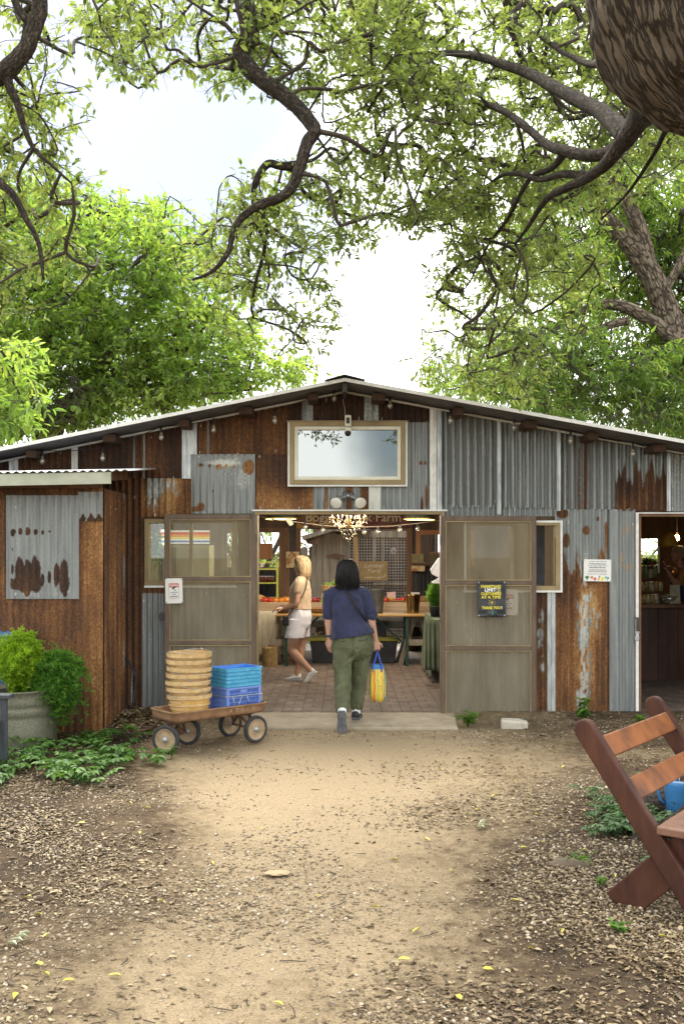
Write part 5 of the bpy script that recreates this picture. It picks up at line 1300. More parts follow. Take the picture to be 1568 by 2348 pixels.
# welcome board
Yw = YF-.062; x0, x1, z1, z0 = UX(1337.4, Yw), UX(1400.3, Yw), VZ(1282.8, Yw), VZ(1333, Yw); w, h = x1-x0, z1-z0
wel = thing('welcome_sign', 'white sign with small print and painted vegetables on the rusty wall', 'sign', ((x0+x1)/2, Yw, (z0+z1)/2)); wel.rotation_euler = (0, R(.9), 0)
mb = MB().box(-w/2, w/2, 0, .012, -h/2, h/2); mb.obj('board', m_signw, wel, bevel=.001)
mb = MB(); qz = lambda c: h/2 - (c-440)/785*h
for t_, c, wm, bold, mi in (('WELCOME TO BOGGY CREEK FARM', 515, .62, .0002, 1), ('WE OFFER THE FRESHEST PRODUCE', 602, .63, .0005, 0), ('YOU WILL EVER BUY, COMING STRAIGHT', 668, .72, .0001, 1), ('FROM THE FIELD 50 FEET AWAY', 732, .59, .0006, 0), ('FEEL FREE TO WALK AROUND AND', 818, .61, .0004, 0), ('ASK ANY QUESTIONS YOU MAY HAVE', 880, .66, .0004, 0), ('WE TAKE PRIDE IN OUR TRANSPARENCY', 968, .70, .0001, 1)):
    txt(mb, t_, .0155, (0, -.0012, qz(c)), mi, bold, wmax=w*wm)
mb.obj('lettering', [m_ink, m_blueink], wel)
mb = MB(); vx = lambda c: -w/2 + (c-315)/990*w; yv = -.0012
for dx, dz, r in ((-14, 10, .0105), (0, 22, .0115), (14, 10, .0105), (6, -2, .01), (-6, -2, .01)): flat(mb, circ(vx(440+dx*3), qz(1090-dz), r), yv-.0001*(dx % 3), 0)
flat(mb, [(vx(418), qz(1180)), (vx(462), qz(1180)), (vx(470), qz(1110)), (vx(410), qz(1110))], yv+.0004, 0)
flat(mb, circ(vx(608), qz(1085), .0145), yv, 1); flat(mb, circ(vx(722), qz(1138), .0165), yv-.0004, 1); flat(mb, circ(vx(608), qz(1085), .009), yv-.0006, 3); 
flat(mb, [(vx(832), qz(1198)), (vx(858), qz(1198)), (vx(905), qz(1085)), (vx(850), qz(1080))], yv, 3); flat(mb, [(vx(862), qz(1078)), (vx(905), qz(1078)), (vx(918), qz(1030)), (vx(865), qz(1022))], yv, 0)
flat(mb, rrect(vx(940), vx(1052), qz(1198), qz(1078), .008), yv, 2); flat(mb, [(vx(985), qz(1078)), (vx(1002), qz(1078)), (vx(996), qz(1050))], yv, 0)
for dx, dz in ((1110, 1060), (1140, 1080), (1100, 1105), (1200, 1075), (1210, 1120), (1170, 1105)): flat(mb, circ(vx(dx), qz(dz), .0068, 9), yv-.0002*(dx % 4), 4)
flat(mb, [(vx(1163), qz(1205)), (vx(1178), qz(1205)), (vx(1185), qz(1110)), (vx(1165), qz(1110))], yv+.0004, 4)
mb.obj('vegetable_pictures', [m_green, M('tomato_ink', (.60, .16, .09), (.70, .24, .14)), m_yel, m_orange, m_teal], wel)
for a in (-1, 1):
    for b in (-1, 1): mb = MB().ball((a*(w/2-.008), -.001, b*(h/2-.008)), .003, 8, 5); mb.obj('screw', m_ink, wel)

# ---------------- padlock, floodlight, security camera, string lights
pk = thing('padlock', 'open padlock hanging from a hasp on the dark doorway jamb', 'padlock', (UX(1459, YF-.07), YF-.07, VZ(1455, YF)))
mb = MB().box(-.022, .022, -.012, .012, -.055, -.010); mb.obj('body', m_hub, pk, bevel=.005)
mb = MB().tube([(-.014, 0, -.012), (-.014, 0, .04), (-.006, 0, .055), (.008, 0, .052), (.02, 0, .03), (.026, 0, .0)], .005, 8); mb.obj('shackle', m_galv, pk, smooth=True)
mb = MB().box(-.006, .020, -.006, -.001, .04, .17); mb.box(-.018, .022, -.008, -.001, .171, .186); mb.obj('hasp', m_tar, pk)
YL = YF-.06
fl = thing('floodlight', 'twin headed grey floodlight mounted above the main doorway', 'floodlight', P(798, 1136.5, YL))
mb = MB().lathe([(.0001, 0), (.050, 0), (.056, .012), (.056, .03)], n=24); mb.v = [(a, -c, b) for a, b, c in mb.v]; mb.v = [(a, b+.03, c) for a, b, c in mb.v]; mb.ball((0, -.005, 0), (.02, .02, .02), 12, 8); mb.obj('base', m_hub, fl, smooth=True)
m_lamp = M('cream_lamp_glass', (.62, .60, .52), (.74, .72, .64), rough=.25)
for s_ in (-1, 1):
    c0_ = Vector((s_*.045, -.03, -.012)); c1_ = Vector((s_*.098, -.075, -.040)); dn = Vector((s_*.25, -.86, -.42)).normalized()
    h_ = bpy.data.objects.new('lamp_head', None); COL.objects.link(h_); h_.parent = fl
    mb = MB().tube([c0_*.4, c0_, c1_, c1_+dn*.03], [.014, .017, .022, .026], 12); mb.obj('socket', m_hub, h_, smooth=True)
    mb = MB().tube([c1_+dn*.02, c1_+dn*.05, c1_+dn*.095, c1_+dn*.115, c1_+dn*.121, c1_+dn*.123], [.026, .034, .056, .060, .048, .01], 22); mb.obj('bulb', m_lamp, h_, smooth=True)
sc_ = thing('security_camera', 'cream security camera on top of the upper window frame with thin cable', 'camera', P(797.7, 973, YF-.12))
mb = MB().box(-.034, .034, -.03, .02, -.025, .095); mb.obj('housing', m_cream, sc_, bevel=.010)
mb = MB().box(-.017, .017, -.034, -.0305, .005, .068); mb.obj('lens_window', m_black, sc_, bevel=.003)
mb = MB().box(-.034, .034, -.045, .02, -.085, -.029); mb.obj('motion_sensor', m_cream, sc_, bevel=.012)
mb = MB().ball((0, -.030, -.083), (.030, .022, .02), 14, 8); mb.obj('sensor_dome', m_tar, sc_, smooth=True)
mb = MB().tube([(-.028, .02, .09), (-.034, .03, .17), (-.050, .02, .24), (-.058, .01, .31)], .0025, 5); mb.obj('cable', m_cream, sc_, smooth=True)

bulbs = [(-40, 1080), (98, 1060), (236, 1053), (370, 1005), (490, 988), (630, 967), (766, 916), (894, 933), (1032, 967), (1178, 983), (1307, 1013), (1450, 1043), (1600, 1075)]
YC = 10.30
sl_ = thing('string_light', 'string of unlit clear filament bulbs strung under the barn eave', 'string light', P(784, 920, YC))
m_cord = M('black_cord', (.012, .012, .012), (.03, .03, .03), rough=.6)
m_bulb = glassmat('clear_bulb_glass', .22, (.93, .90, .82), .28, .02)
pts = []
tops = [P(u, v-27, YC) for u, v in bulbs]
for i, p in enumerate(tops):
    pts.append(p)
    if i < len(tops)-1:
        q = tops[i+1]
        for t in (.25, .5, .75): m_ = p.lerp(q, t); m_.z -= .018*math.sin(math.pi*t); m_.z = min(m_.z, zsoff(m_.x)-.005); pts.append(m_)
MB().tube(pts, .0045, 5).obj('cord', m_cord, sl_, world=True, smooth=True)
for (u, v), p in zip(bulbs, tops):
    b_ = bpy.data.objects.new('light_bulb', None); COL.objects.link(b_); b_.parent = sl_
    b_.location = p - sl_.location; b_.scale = (.85, .85, .85)
    MB().tube([(0, 0, .012), (0, 0, -.03), (0, 0, -.065), (0, 0, -.07)], [.010, .012, .018, .017], 10).obj('socket', m_black, b_, smooth=True)
    MB().lathe([(.013, -.07), (.016, -.085), (.029, -.115), (.031, -.135), (.024, -.158), (.010, -.170), (.0001, -.172)], n=16).obj('glass', m_bulb, b_, smooth=True)
    MB().tube([(0, 0, -.07), (.004, 0, -.11), (-.004, 0, -.14)], .004, 5).obj('filament', M('filament', (.7, .55, .3), rough=.4) if 'filament' not in bpy.data.materials else bpy.data.materials['filament'], b_)

# ---------------- stone, saplings and weeds along the wall
rk = thing('limestone_block', 'pale broken limestone block lying under the right screen door', 'rock', G(1180, 1672))
mb = MB(); poly = [(-.135, 0), (.11, -.02), (.14, .05), (.06, .13), (-.12, .12)]
mb.prism(poly, lambda a, b, d: (a, b, d + .03*noise.noise((a*9, b*9, d*9))), -.02, .085)
mb.obj('stone', M('pale_limestone', (.36, .33, .27), (.52, .48, .40), rough=.9, scale=18, bump=.5), rk, bevel=.02)
m_weed = leafmat('weed_leaf', (.050, .125, .020), (.14, .26, .040), trans=.35, mid=(.085, .18, .028), tcol=(1.8, 1.8, .7))
m_weed2 = leafmat('broad_green_leaf', (.045, .115, .025), (.12, .22, .045), trans=.3, mid=(.075, .165, .032), tcol=(1.6, 1.7, .7))
def weed(name, label, cat, base, h, spread, stems, leaves, ll, lw, mat, seed, lean=.5):
    g = np.random.default_rng(seed); root = thing(name, label, cat, base); st = MB(); C, D, Nn = [], [], []
    b = np.array(base)
    for i in range(stems):
        a = g.uniform(0, 6.28); d = np.array([math.cos(a), math.sin(a), 0])*spread*g.uniform(.2, 1); top = b + d + np.array([0, 0, h*g.uniform(.55, 1)])
        md = b + d*.3 + np.array([0, 0, h*.6])
        pts = [b*(1-t)**2 + 2*md*t*(1-t) + top*t*t for t in np.linspace(0, 1, 6)]; st.tube(pts, list(np.linspace(.0045, .0015, 6)), 4, cap=False)
        for t in np.linspace(.35, 1, leaves):
            p = b*(1-t)**2 + 2*md*t*(1-t) + top*t*t
            for s_ in (0, 1):
                aa = g.uniform(0, 6.28); C.append(p); D.append(np.array([math.cos(aa), math.sin(aa), g.uniform(-.5, .4)])); n_ = g.normal(0, .3, 3); n_[2] += 1; Nn.append(n_)
    st.obj('stems', mat, root, world=True); V = leaf_arrays(C, D, Nn, ll*g.uniform(.6, 1.25, len(C)), lw, shape=(.35, .68)); leaf_obj('leaves', V, mat, root, world=True); return root
weed('weed_clump', 'bright weed clump at the corner of the concrete doorstep', 'weed', G(1072, 1668), .15, .11, 16, 5, .055, .02, m_weed, 1)
weed('sapling', 'single leafy green sapling growing against the rusty sheet', 'sapling', G(1334, 1668), .30, .09, 5, 5, .085, .045, m_weed, 2)
weed('weed_clump', 'small dark weed by the threshold of the dark doorway', 'weed', G(1467, 1672), .14, .05, 7, 4, .045, .028, m_fern2, 3)
weed('weed_clump', 'small weed growing beside the wagon\'s near front wheel', 'weed', G(394, 1742), .13, .04, 4, 4, .04, .02, m_weed, 4)
weed('weed_clump', 'thin sprig of grass on bare soil left of the bench foot', 'weed', G(1322, 1978), .05, .09, 9, 3, .05, .008, m_weed, 7)
weed('weed_clump', 'tiny green seedling in front of the bench foot', 'weed', G(1418, 2140), .05, .04, 5, 3, .035, .016, m_weed, 8)
weed('weed_clump', 'tiny pair of seedlings on dark soil beyond the bench foot', 'weed', G(1375, 2030), .05, .04, 4, 3, .03, .016, m_weed, 9)
rt = thing('tree_stub', 'low weathered root stub poking out of the soil near the bench', 'root', G(1300, 1985))
mb = MB().tube([(-.10, .02, -.03), (-.05, 0, .008), (.02, -.01, .012), (.09, .0, .0), (.14, .02, -.03)], [.02, .028, .026, .022, .012], 14, disp=lambda q, r, a, i: .022*noise.noise(q*34)); mb.obj('root', m_bark2, rt, smooth=True)
# ================================================================== PEOPLE
def cap_mesh(mb, p0, r0, p1, r1, n=14, m=5):
    """tapered capsule"""
    p0, p1 = Vector(p0), Vector(p1); d = (p1-p0); L_ = d.length; d.normalize() if L_ > 1e-6 else None
    pts, rad = [], []
    for k in range(m): a = math.pi/2*(1-k/m); pts.append(p0 - d*r0*math.sin(a)); rad.append(max(r0*math.cos(a), 1e-4))
    pts.append(p0); rad.append(r0); pts.append(p1); rad.append(r1)
    for k in range(1, m+1): a = math.pi/2*k/m; pts.append(p1 + d*r1*math.sin(a)); rad.append(max(r1*math.cos(a), 1e-4))
    mb.tube(pts, rad, n)
def limb_mesh(mb, pr):
    for (p0, r0), (p1, r1) in zip(pr[:-1], pr[1:]): cap_mesh(mb, p0, r0, p1, r1)
def ring_loft(mb, rings, n=26):
    """rings: (cx, cy, cz, rx, ry[, tilt dz/dx]) stacked, with domed caps"""
    vs_ = []; fs_ = []
    for r in rings:
        tx = r[5] if len(r) > 5 else 0
        for j in range(n):
            a = 2*math.pi*j/n; sq = 1
            x, y = r[3]*math.cos(a), r[4]*math.sin(a)
            vs_.append((r[0]+x, r[1]+y, r[2]+tx*x))
    k = len(rings)
    for i in range(k-1):
        for j in range(n): fs_.append((i*n+j, i*n+(j+1) % n, (i+1)*n+(j+1) % n, (i+1)*n+j))
    fs_.append(tuple(range(n-1, -1, -1))); fs_.append(tuple((k-1)*n+j for j in range(n)))
    mb.add(vs_, fs_)
def fuse(name, mb, voxel, mat, parent, smooth=3, wrinkle=0, wfreq=(14, 14, 9), label=None, clip=None):
    me = bpy.data.meshes.new('tmp'); me.from_pydata(mb.v, [], mb.f)
    bm = bmesh.new(); bm.from_mesh(me); bmesh.ops.recalc_face_normals(bm, faces=bm.faces); bm.to_mesh(me); bm.free()
    ob = bpy.data.objects.new('tmp', me); COL.objects.link(ob)
    r = ob.modifiers.new('r', 'REMESH'); r.mode = 'VOXEL'; r.voxel_size = voxel
    s = ob.modifiers.new('s', 'SMOOTH'); s.factor = .5; s.iterations = smooth
    bpy.context.view_layer.update()
    m2 = bpy.data.meshes.new_from_object(ob.evaluated_get(bpy.context.evaluated_depsgraph_get())); bpy.data.objects.remove(ob); bpy.data.meshes.remove(me)
    m2.name = name
    if wrinkle:
        ns = [v.normal.copy() for v in m2.vertices]
        for v, vn in zip(m2.vertices, ns):
            c = v.co; q = Vector((c.x*wfreq[0], c.y*wfreq[1], c.z*wfreq[2]))
            k = noise.noise(q + Vector((noise.noise(q*.6)*1.4, 0, noise.noise(q*.5+Vector((5, 5, 5)))*1.6)))
            k = abs(k)*2-.5
            v.co = c + vn*wrinkle*k
    m2.materials.clear(); m2.materials.append(mat)
    m2.polygons.foreach_set('use_smooth', [True]*len(m2.polygons)); m2.polygons.foreach_set('material_index', [0]*len(m2.polygons))
    o = bpy.data.objects.new(name, m2); COL.objects.link(o); o.parent = parent
    if label: o['label'] = label
    return o
def hand(mb, wrist, direction, palm_n, thumb_side, curl=.35, size=1.0):
    """palm, four unequal bent fingers and a thumb leaving the side of the palm"""
    w = Vector(wrist); d = Vector(direction).normalized(); n = Vector(palm_n); n = (n - d*n.dot(d)).normalized(); s = d.cross(n)*thumb_side
    k = size
    for t in (-.030, -.010, .010, .028): cap_mesh(mb, w + s*t*.6*k, .014*k, w + d*.085*k + s*t*k, .0125*k, 8, 3)
    for t, l in ((.031, .068), (.010, .078), (-.011, .072), (-.030, .056)):
        p = w + d*.088*k + s*t*k; a = curl; prev = p; rr = .0088*k
        for j, f in enumerate((.45, .32, .23)):
            dd = d*math.cos(a) + n*math.sin(a); q = prev + dd*l*f*k; cap_mesh(mb, prev, rr, q, rr*.92, 8, 3); prev = q; rr *= .92; a += curl
    p = w + d*.028*k + s*.026*k; q = p + (d*.55 + s*.75 + n*.25).normalized()*.042*k; cap_mesh(mb, p, .013*k, q, .0105*k, 8, 3)
    cap_mesh(mb, q, .0105*k, q + (d*.9 + s*.2 + n*.35).normalized()*.034*k, .0088*k, 8, 3)
def head_mesh(mb, c, f, up=(0, 0, 1), s=1.0):
    """skull, jaw, nose, lips, ears; f = facing direction"""
    c, f, up = Vector(c), Vector(f).normalized(), Vector(up).normalized(); r = f.cross(up).normalized()
    def el(o, rx, ry, rz): # rx right, ry front, rz up
        b = len(mb.v); mb.ball((0, 0, 0), (1, 1, 1), 16, 10)
        for i in range(b, len(mb.v)):
            v = mb.v[i]; q = c + (r*(o[0]+v[0]*rx) + f*(o[1]+v[1]*ry) + up*(o[2]+v[2]*rz))*s; mb.v[i] = tuple(q)
    el((0, -.012, .025), .074, .092, .088); el((0, .012, -.03), .062, .072, .085); el((0, .040, -.085), .038, .042, .030)
    el((0, .088, -.018), .012, .020, .024); el((0, .078, .0), .008, .016, .03); el((0, .080, -.058), .022, .010, .007); el((0, .078, -.070), .018, .010, .007)
    el((-.033, .068, .028), .022, .014, .008); el((.033, .068, .028), .022, .014, .008)
    for k in (-1, 1): el((k*.076, -.005, -.005), .010, .020, .032)
def face_details(parent, c, f, s=1.0, brow=(.12, .08, .05)):
    c, f = Vector(c), Vector(f).normalized(); up = Vector((0, 0, 1)); r = f.cross(up).normalized()
    for k in (-1, 1):
        p = c + (r*k*.032 + f*.073 + up*.012)*s
        MB().ball(p, .0125*s, 12, 8).obj('eye', M('eye_white', (.7, .68, .65), (.78, .76, .73), rough=.2) if 'eye_white' not in bpy.data.materials else bpy.data.materials['eye_white'], parent, smooth=True, world=True)
m_skin = M('skin', (.42, .235, .165), (.54, .32, .235), rough=.5, scale=14, spec=.35)
m_skin_b = M('tanned_skin', (.46, .26, .165), (.57, .345, .23), rough=.5, scale=14, spec=.35)
m_navy = M('navy_cotton', (.015, .018, .050), (.029, .034, .082), rough=.9, scale=7, bump=.1, bscale=300, sheen=.2)
m_olive = M('olive_twill', (.062, .070, .034), (.115, .122, .066), rough=.9, scale=8, bump=.15, bscale=260)
m_hairb = M('black_hair', (.003, .003, .004), (.018, .016, .016), rough=.45, scale=60, stretch=(1, 1, .06), spec=.25)
m_blond = M('blonde_hair', (.34, .22, .10), (.74, .57, .34), rough=.45, scale=55, stretch=(1, 1, .07), spec=.5)
m_cream_knit = M('peach_knit', (.55, .40, .25), (.69, .52, .345), rough=.95, scale=9, bump=.15, bscale=220, sheen=.2)
m_shorts = M('white_denim', (.74, .72, .75), (.86, .84, .87), rough=.9, scale=9, bump=.1, bscale=260)
m_shoe = M('white_shoe', (.60, .60, .57), (.74, .74, .71), rough=.5, scale=10)
m_sole = M('off_white_sole', (.50, .49, .43), (.62, .60, .54), rough=.6)
m_sock = M('white_sock', (.6, .6, .6), (.72, .72, .72), rough=.95)
m_dkshoe = M('dark_trainer', (.014, .015, .019), (.035, .036, .043), rough=.7, scale=30)
m_dksole = M('grey_tread', (.050, .052, .055), (.12, .12, .125), rough=.8, scale=24)
m_strap = M('black_strap', (.010, .010, .012), (.022, .022, .025), rough=.5)
def hair_strands(mb, rings, n, jit=.006, rad=.0026, seed=1, skip=None):
    g = np.random.default_rng(seed)
    for i in range(n):
        a = g.uniform(0, 2*math.pi)
        if skip and skip(a): continue
        pts = []; da = g.normal(0, .10); k0 = 0
        for j, r in enumerate(rings):
            t = j/(len(rings)-1); aa = a + da*t; k = 1 + g.normal(0, .035)*t + .015
            pts.append(Vector((r[0] + r[3]*k*math.cos(aa), r[1] + r[4]*k*math.sin(aa), r[2] + g.normal(0, .002))))
        l = g.uniform(.0, .05); last = pts[-1]; pts.append(last + Vector((g.normal(0, .012), g.normal(0, .012), -l)))
        mb.tube(pts, [rad]*(len(pts)-1) + [rad*.3], 3, cap=False)

# ---------------- woman walking in
W = Vector((0, 10.0, .030))
woman = thing('person', 'person with short black hair in navy shirt and olive trousers walking in', 'person', W)
mb = MB()
limb_mesh(mb, [((.053, 0, 1.42), .052), ((.055, -.005, 1.33), .056)])
head_mesh(mb, (.053, .01, 1.497), (0.05, 1, -.05), s=.98)
ring_loft(mb, [(.06, 0, .72, .17, .12), (.07, 0, .95, .145, .105), (.06, 0, 1.15, .145, .10), (.055, 0, 1.25, .13, .08), (.054, 0, 1.33, .05, .05)])
LA = [((-.115, .0, 1.235), .045), ((-.140, -.01, 1.02), .040), ((-.138, .0, .97), .039), ((-.133, .03, .82), .026)]
RA = [((.225, .0, 1.235), .045), ((.292, -.01, 1.02), .042), ((.300, .0, .96), .040), ((.338, .05, .80), .027)]
limb_mesh(mb, LA); limb_mesh(mb, RA)
hand(mb, (-.133, .033, .805), (.06, .12, -1), (.6, .6, 0), -1, curl=.30)
hand(mb, (.340, .052, .785), (.16, .10, -1), (-.3, .9, 0), 1, curl=.78)
limb_mesh(mb, [((.00, .0, .70), .085), ((.01, -.13, .47), .055), ((.003, -.44, .27), .036), ((.0, -.50, .20), .032)])
limb_mesh(mb, [((.185, .0, .70), .085), ((.172, .02, .42), .055), ((.145, .0, .12), .036), ((.143, .0, .06), .034)])
fuse('body', mb, .0055, m_skin, woman, 3)
face_details(woman, W + Vector((.053, .01, 1.497)), (0.05, 1, -.05), .98)
# hair
rings = [(.053, .0, 1.606, .012, .012), (.053, -.004, 1.600, .045, .05), (.053, -.006, 1.575, .080, .088), (.053, -.010, 1.53, .100, .104), (.053, -.012, 1.47, .108, .108), (.054, -.016, 1.41, .115, .105), (.054, -.02, 1.37, .117, .095), (.055, -.022, 1.345, .108, .085)]
mb = MB(); ring_loft(mb, rings); hair_strands(mb, rings, 520, seed=3, rad=.003)
mb.obj('hair', m_hairb, woman, smooth=True)
# shirt
mb = MB()
ring_loft(mb, [(.106, -.006, .838, .222, .178, .16), (.098, -.002, .90, .212, .164, .08), (.082, 0, .97, .186, .138), (.068, 0, 1.05, .172, .130), (.060, 0, 1.14, .178, .130), (.056, 0, 1.22, .185, .122), (.054, 0, 1.275, .160, .10), (.053, 0, 1.315, .10, .078), (.053, 0, 1.345, .066, .062)])
limb_mesh(mb, [((-.070, 0, 1.262), .075), ((-.118, -.002, 1.242), .075), ((-.135, -.005, 1.16), .064), ((-.143, -.01, 1.045), .056)])
limb_mesh(mb, [((.180, 0, 1.262), .075), ((.228, -.002, 1.242), .075), ((.258, -.005, 1.16), .066), ((.292, -.01, 1.045), .060)])
fuse('shirt', mb, .007, m_navy, woman, 3, wrinkle=.009, wfreq=(13, 13, 8))
# trousers
mb = MB()
ring_loft(mb, [(.10, .0, .895, .175, .128), (.103, -.006, .82, .205, .158), (.105, -.012, .73, .213, .172), (.103, -.006, .66, .200, .150), (.10, 0, .60, .16, .11)])
limb_mesh(mb, [((.012, -.03, .72), .112), ((.005, -.07, .60), .104), ((.010, -.15, .475), .086), ((.010, -.26, .385), .083), ((.004, -.42, .262), .075), ((.001, -.500, .200), .072)])
limb_mesh(mb, [((.190, .0, .72), .112), ((.190, .01, .60), .100), ((.180, .015, .45), .085), ((.166, .01, .33), .079), ((.148, .0, .17), .070), ((.145, .0, .135), .067)])
fuse('trousers', mb, .007, m_olive, woman, 3, wrinkle=.011, wfreq=(12, 12, 9))
mb = MB(); mb.tube([(-.085, -.135, .815), (-.03, -.163, .80), (.03, -.172, .795)], .003, 5); mb.tube([(.16, -.172, .80), (.22, -.155, .81), (.28, -.115, .83)], .003, 5); mb.tube([(.102, -.164, .86), (.104, -.181, .76), (.104, -.172, .66)], .0028, 5)
mb.obj('pocket_seams', M('dark_olive_thread', (.035, .040, .018), (.05, .055, .028), rough=.9), woman, smooth=True)
# shoes
def shoe(parent, heel, toe, up, w, mat, solemat, l_sole=.022, name='shoe', ankle=True):
    """heel, toe: ends of the sole's underside; up: direction from sole to ankle"""
    h, t, u = Vector(heel), Vector(toe), Vector(up).normalized(); d = (t-h); L_ = d.length; d.normalize(); u = (u - d*u.dot(d)).normalized(); s = d.cross(u)
    sh = bpy.data.objects.new(name, None); COL.objects.link(sh); sh.parent = parent
    def outline(k, off=0):
        pr = [(0, .0), (.0, .55), (.08, .78), (.3, .80), (.55, .92), (.75, 1.0), (.92, .72), (1, .25), (1, 0)]
        return pr
    pr = [(0, .50), (.04, .70), (.15, .80), (.35, .78), (.6, .92), (.76, 1.0), (.9, .80), (.97, .5), (1.0, .2)]
    poly = [(a*L_, b*w/2) for a, b in pr] + [(a*L_, -b*w/2) for a, b in reversed(pr)]
    mb = MB(); mb.prism(poly, lambda a, b, dd: h + d*a + s*b + u*dd, 0, l_sole); mb.obj('sole', solemat, sh, bevel=.004)
    mb = MB()
    secs = [(.03, .34, .085), (.14, .42, .092), (.28, .42, .088), (.45, .40, .070), (.62, .44, .052), (.78, .46, .042), (.92, .34, .032), (.99, .14, .024)]
    vs_ = []; n = 14
    for a, b, hh in secs:
        for j in range(n):
            an = math.pi*j/(n-1); vs_.append(h + d*a*L_ + s*math.cos(an)*b*w + u*(l_sole + (hh-l_sole)*max(0, math.sin(an))**.7))
    fs_ = [(i*n+j, i*n+j+1, (i+1)*n+j+1, (i+1)*n+j) for i in range(len(secs)-1) for j in range(n-1)]
    fs_ += [tuple(range(n)), tuple((len(secs)-1)*n+j for j in range(n))] + [(i*n, (i+1)*n, (i+1)*n+n-1, i*n+n-1) for i in range(len(secs)-1)]
    mb.add(vs_, fs_); mb.obj('upper', mat, sh, smooth=True)
    mb = MB()
    for q in (.36, .44, .52, .60): 
        hh = .080 - (q-.36)*.10
        mb.tube([h + d*q*L_ + s*.016 + u*hh, h + d*(q+.02)*L_ + u*(hh+.004), h + d*q*L_ - s*.016 + u*hh], .003, 5)
    mb.obj('laces', solemat, sh, smooth=True)
    return sh
shoe(woman, (-.002, -.625, .185), (.0, -.655, -.060+.03), (.0, .9, .4), .098, m_dkshoe, m_dksole, .03)
shoe(woman, (.128, -.085, .002), (.172, .165, .002), (0, 0, 1), .098, m_dkshoe, m_dksole, .03)
mb = MB(); cap_mesh(mb, (.002, -.50, .215), .040, (.001, -.575, .155), .042); mb.obj('sock', m_sock, woman, smooth=True)
mb = MB(); cap_mesh(mb, (.143, -.01, .13), .040, (.14, -.02, .075), .044); mb.obj('sock', m_sock, woman, smooth=True)
mb = MB(); mb.tube([(-.02-.113+.034*math.cos(a), .022+.030*math.sin(a), .835) for a in np.linspace(0, 2*math.pi, 18)], .010, 6); mb.obj('wristband', M('dark_watch_strap', (.012, .02, .05), (.02, .035, .08), rough=.5), woman, smooth=True)
mb = MB()
for o in (0, .016, .032): mb.tube([(.010+o*.4, -.075, 1.338), (.06+o*.9, -.128-.003*o, 1.24), (.13+o*.8, -.142, 1.13), (.195+o*.5, -.118, 1.05), (.245+o*.2, -.05, .98)], .0045, 6)
mb.obj('bag_strap', m_strap, woman, smooth=True)
# shopping bag she carries
bagc = W + Vector((.360, .062, .0))
bag = thing('shopping_bag', 'woven yellow and orange striped shopping bag with blue handles held by the woman', 'bag', bagc)
def bagmat():
    m, t, out = newmat('striped_woven_plastic'); K = t.links.new
    tc_ = t.nodes.new('ShaderNodeTexCoord'); sp = t.nodes.new('ShaderNodeSeparateXYZ'); 
    n = node(t, 'ShaderNodeTexNoise', Scale=9, Detail=2); K(tc_.outputs['Object'], n.inputs['Vector'])
    ad = t.nodes.new('ShaderNodeVectorMath'); ad.operation = 'MULTIPLY_ADD'; ad.inputs[1].default_value = (.025, .02, .0); K(n.outputs['Color'], ad.inputs[0]); K(tc_.outputs['Object'], ad.inputs[2]); K(ad.outputs[0], sp.inputs[0])
    mr = t.nodes.new('ShaderNodeMapRange'); mr.inputs[1].default_value = -.085; mr.inputs[2].default_value = .11; K(sp.outputs[0], mr.inputs[0])
    Y_, O_, T_, B_ = (.72, .60, .03), (.72, .20, .05), (.05, .30, .26), (.03, .10, .34)
    r = ramp(t, mr.outputs[0], [(0, Y_), (.10, T_), (.14, Y_), (.24, Y_), (.26, O_), (.37, O_), (.39, Y_), (.47, T_), (.51, Y_), (.60, O_), (.63, Y_), (.70, O_), (.76, Y_), (.80, T_), (.86, Y_), (.91, O_), (1, B_)]); r.color_ramp.interpolation = 'CONSTANT'
    w = node(t, 'ShaderNodeTexVoronoi', Scale=34); K(tc_.outputs['Object'], w.inputs['Vector'])
    mr2 = t.nodes.new('ShaderNodeMapRange'); mr2.inputs[1].default_value = .18; mr2.inputs[2].default_value = .26; K(w.outputs['Distance'], mr2.inputs[0])
    mm = t.nodes.new('ShaderNodeMix'); mm.data_type = 'RGBA'; mm.inputs['A'].default_value = (.16, .36, .16, 1); K(r.outputs['Color'], mm.inputs['B']); K(mr2.outputs[0], mm.inputs['Factor'])
    zr = t.nodes.new('ShaderNodeMapRange'); zr.inputs[1].default_value = .495; zr.inputs[2].default_value = .50; K(sp.outputs[2], zr.inputs[0])
    m3 = t.nodes.new('ShaderNodeMix'); m3.data_type = 'RGBA'; m3.inputs['B'].default_value = (.04, .16, .42, 1); K(mm.outputs['Result'], m3.inputs['A']); K(zr.outputs[0], m3.inputs['Factor'])
    b = t.nodes.new('ShaderNodeBsdfPrincipled'); b.inputs['Roughness'].default_value = .5; K(m3.outputs['Result'], b.inputs['Base Color']); K(b.outputs[0], out.inputs['Surface']); return m
mb = MB(); vs_ = []; n = 28; lev = [(.165, .3), (.18, .72), (.23, .95), (.33, 1), (.42, .95), (.495, .80), (.505, .80), (.545, .74)]
for z, k in lev:
    for j in range(n):
        a = 2*math.pi*j/n; ca, sa = math.cos(a), math.sin(a)
        x = .083*k*math.copysign(abs(ca)**.7, ca); y = .055*k*math.copysign(abs(sa)**.8, sa)
        q = .010*noise.noise((x*22, y*22, z*9)); vs_.append((x*(1+q*8) + (.36-z)*.03, y + q, z + .006*math.cos(a*3)))
mb.add(vs_, [(i*n+j, i*n+(j+1) % n, (i+1)*n+(j+1) % n, (i+1)*n+j) for i in range(len(lev)-1) for j in range(n)] + [tuple(range(n-1, -1, -1))])
mb.obj('pouch', bagmat(), bag, smooth=True)
m_bluehandle = M('blue_plastic_handle', (.03, .06, .42), (.05, .13, .60), rough=.35)
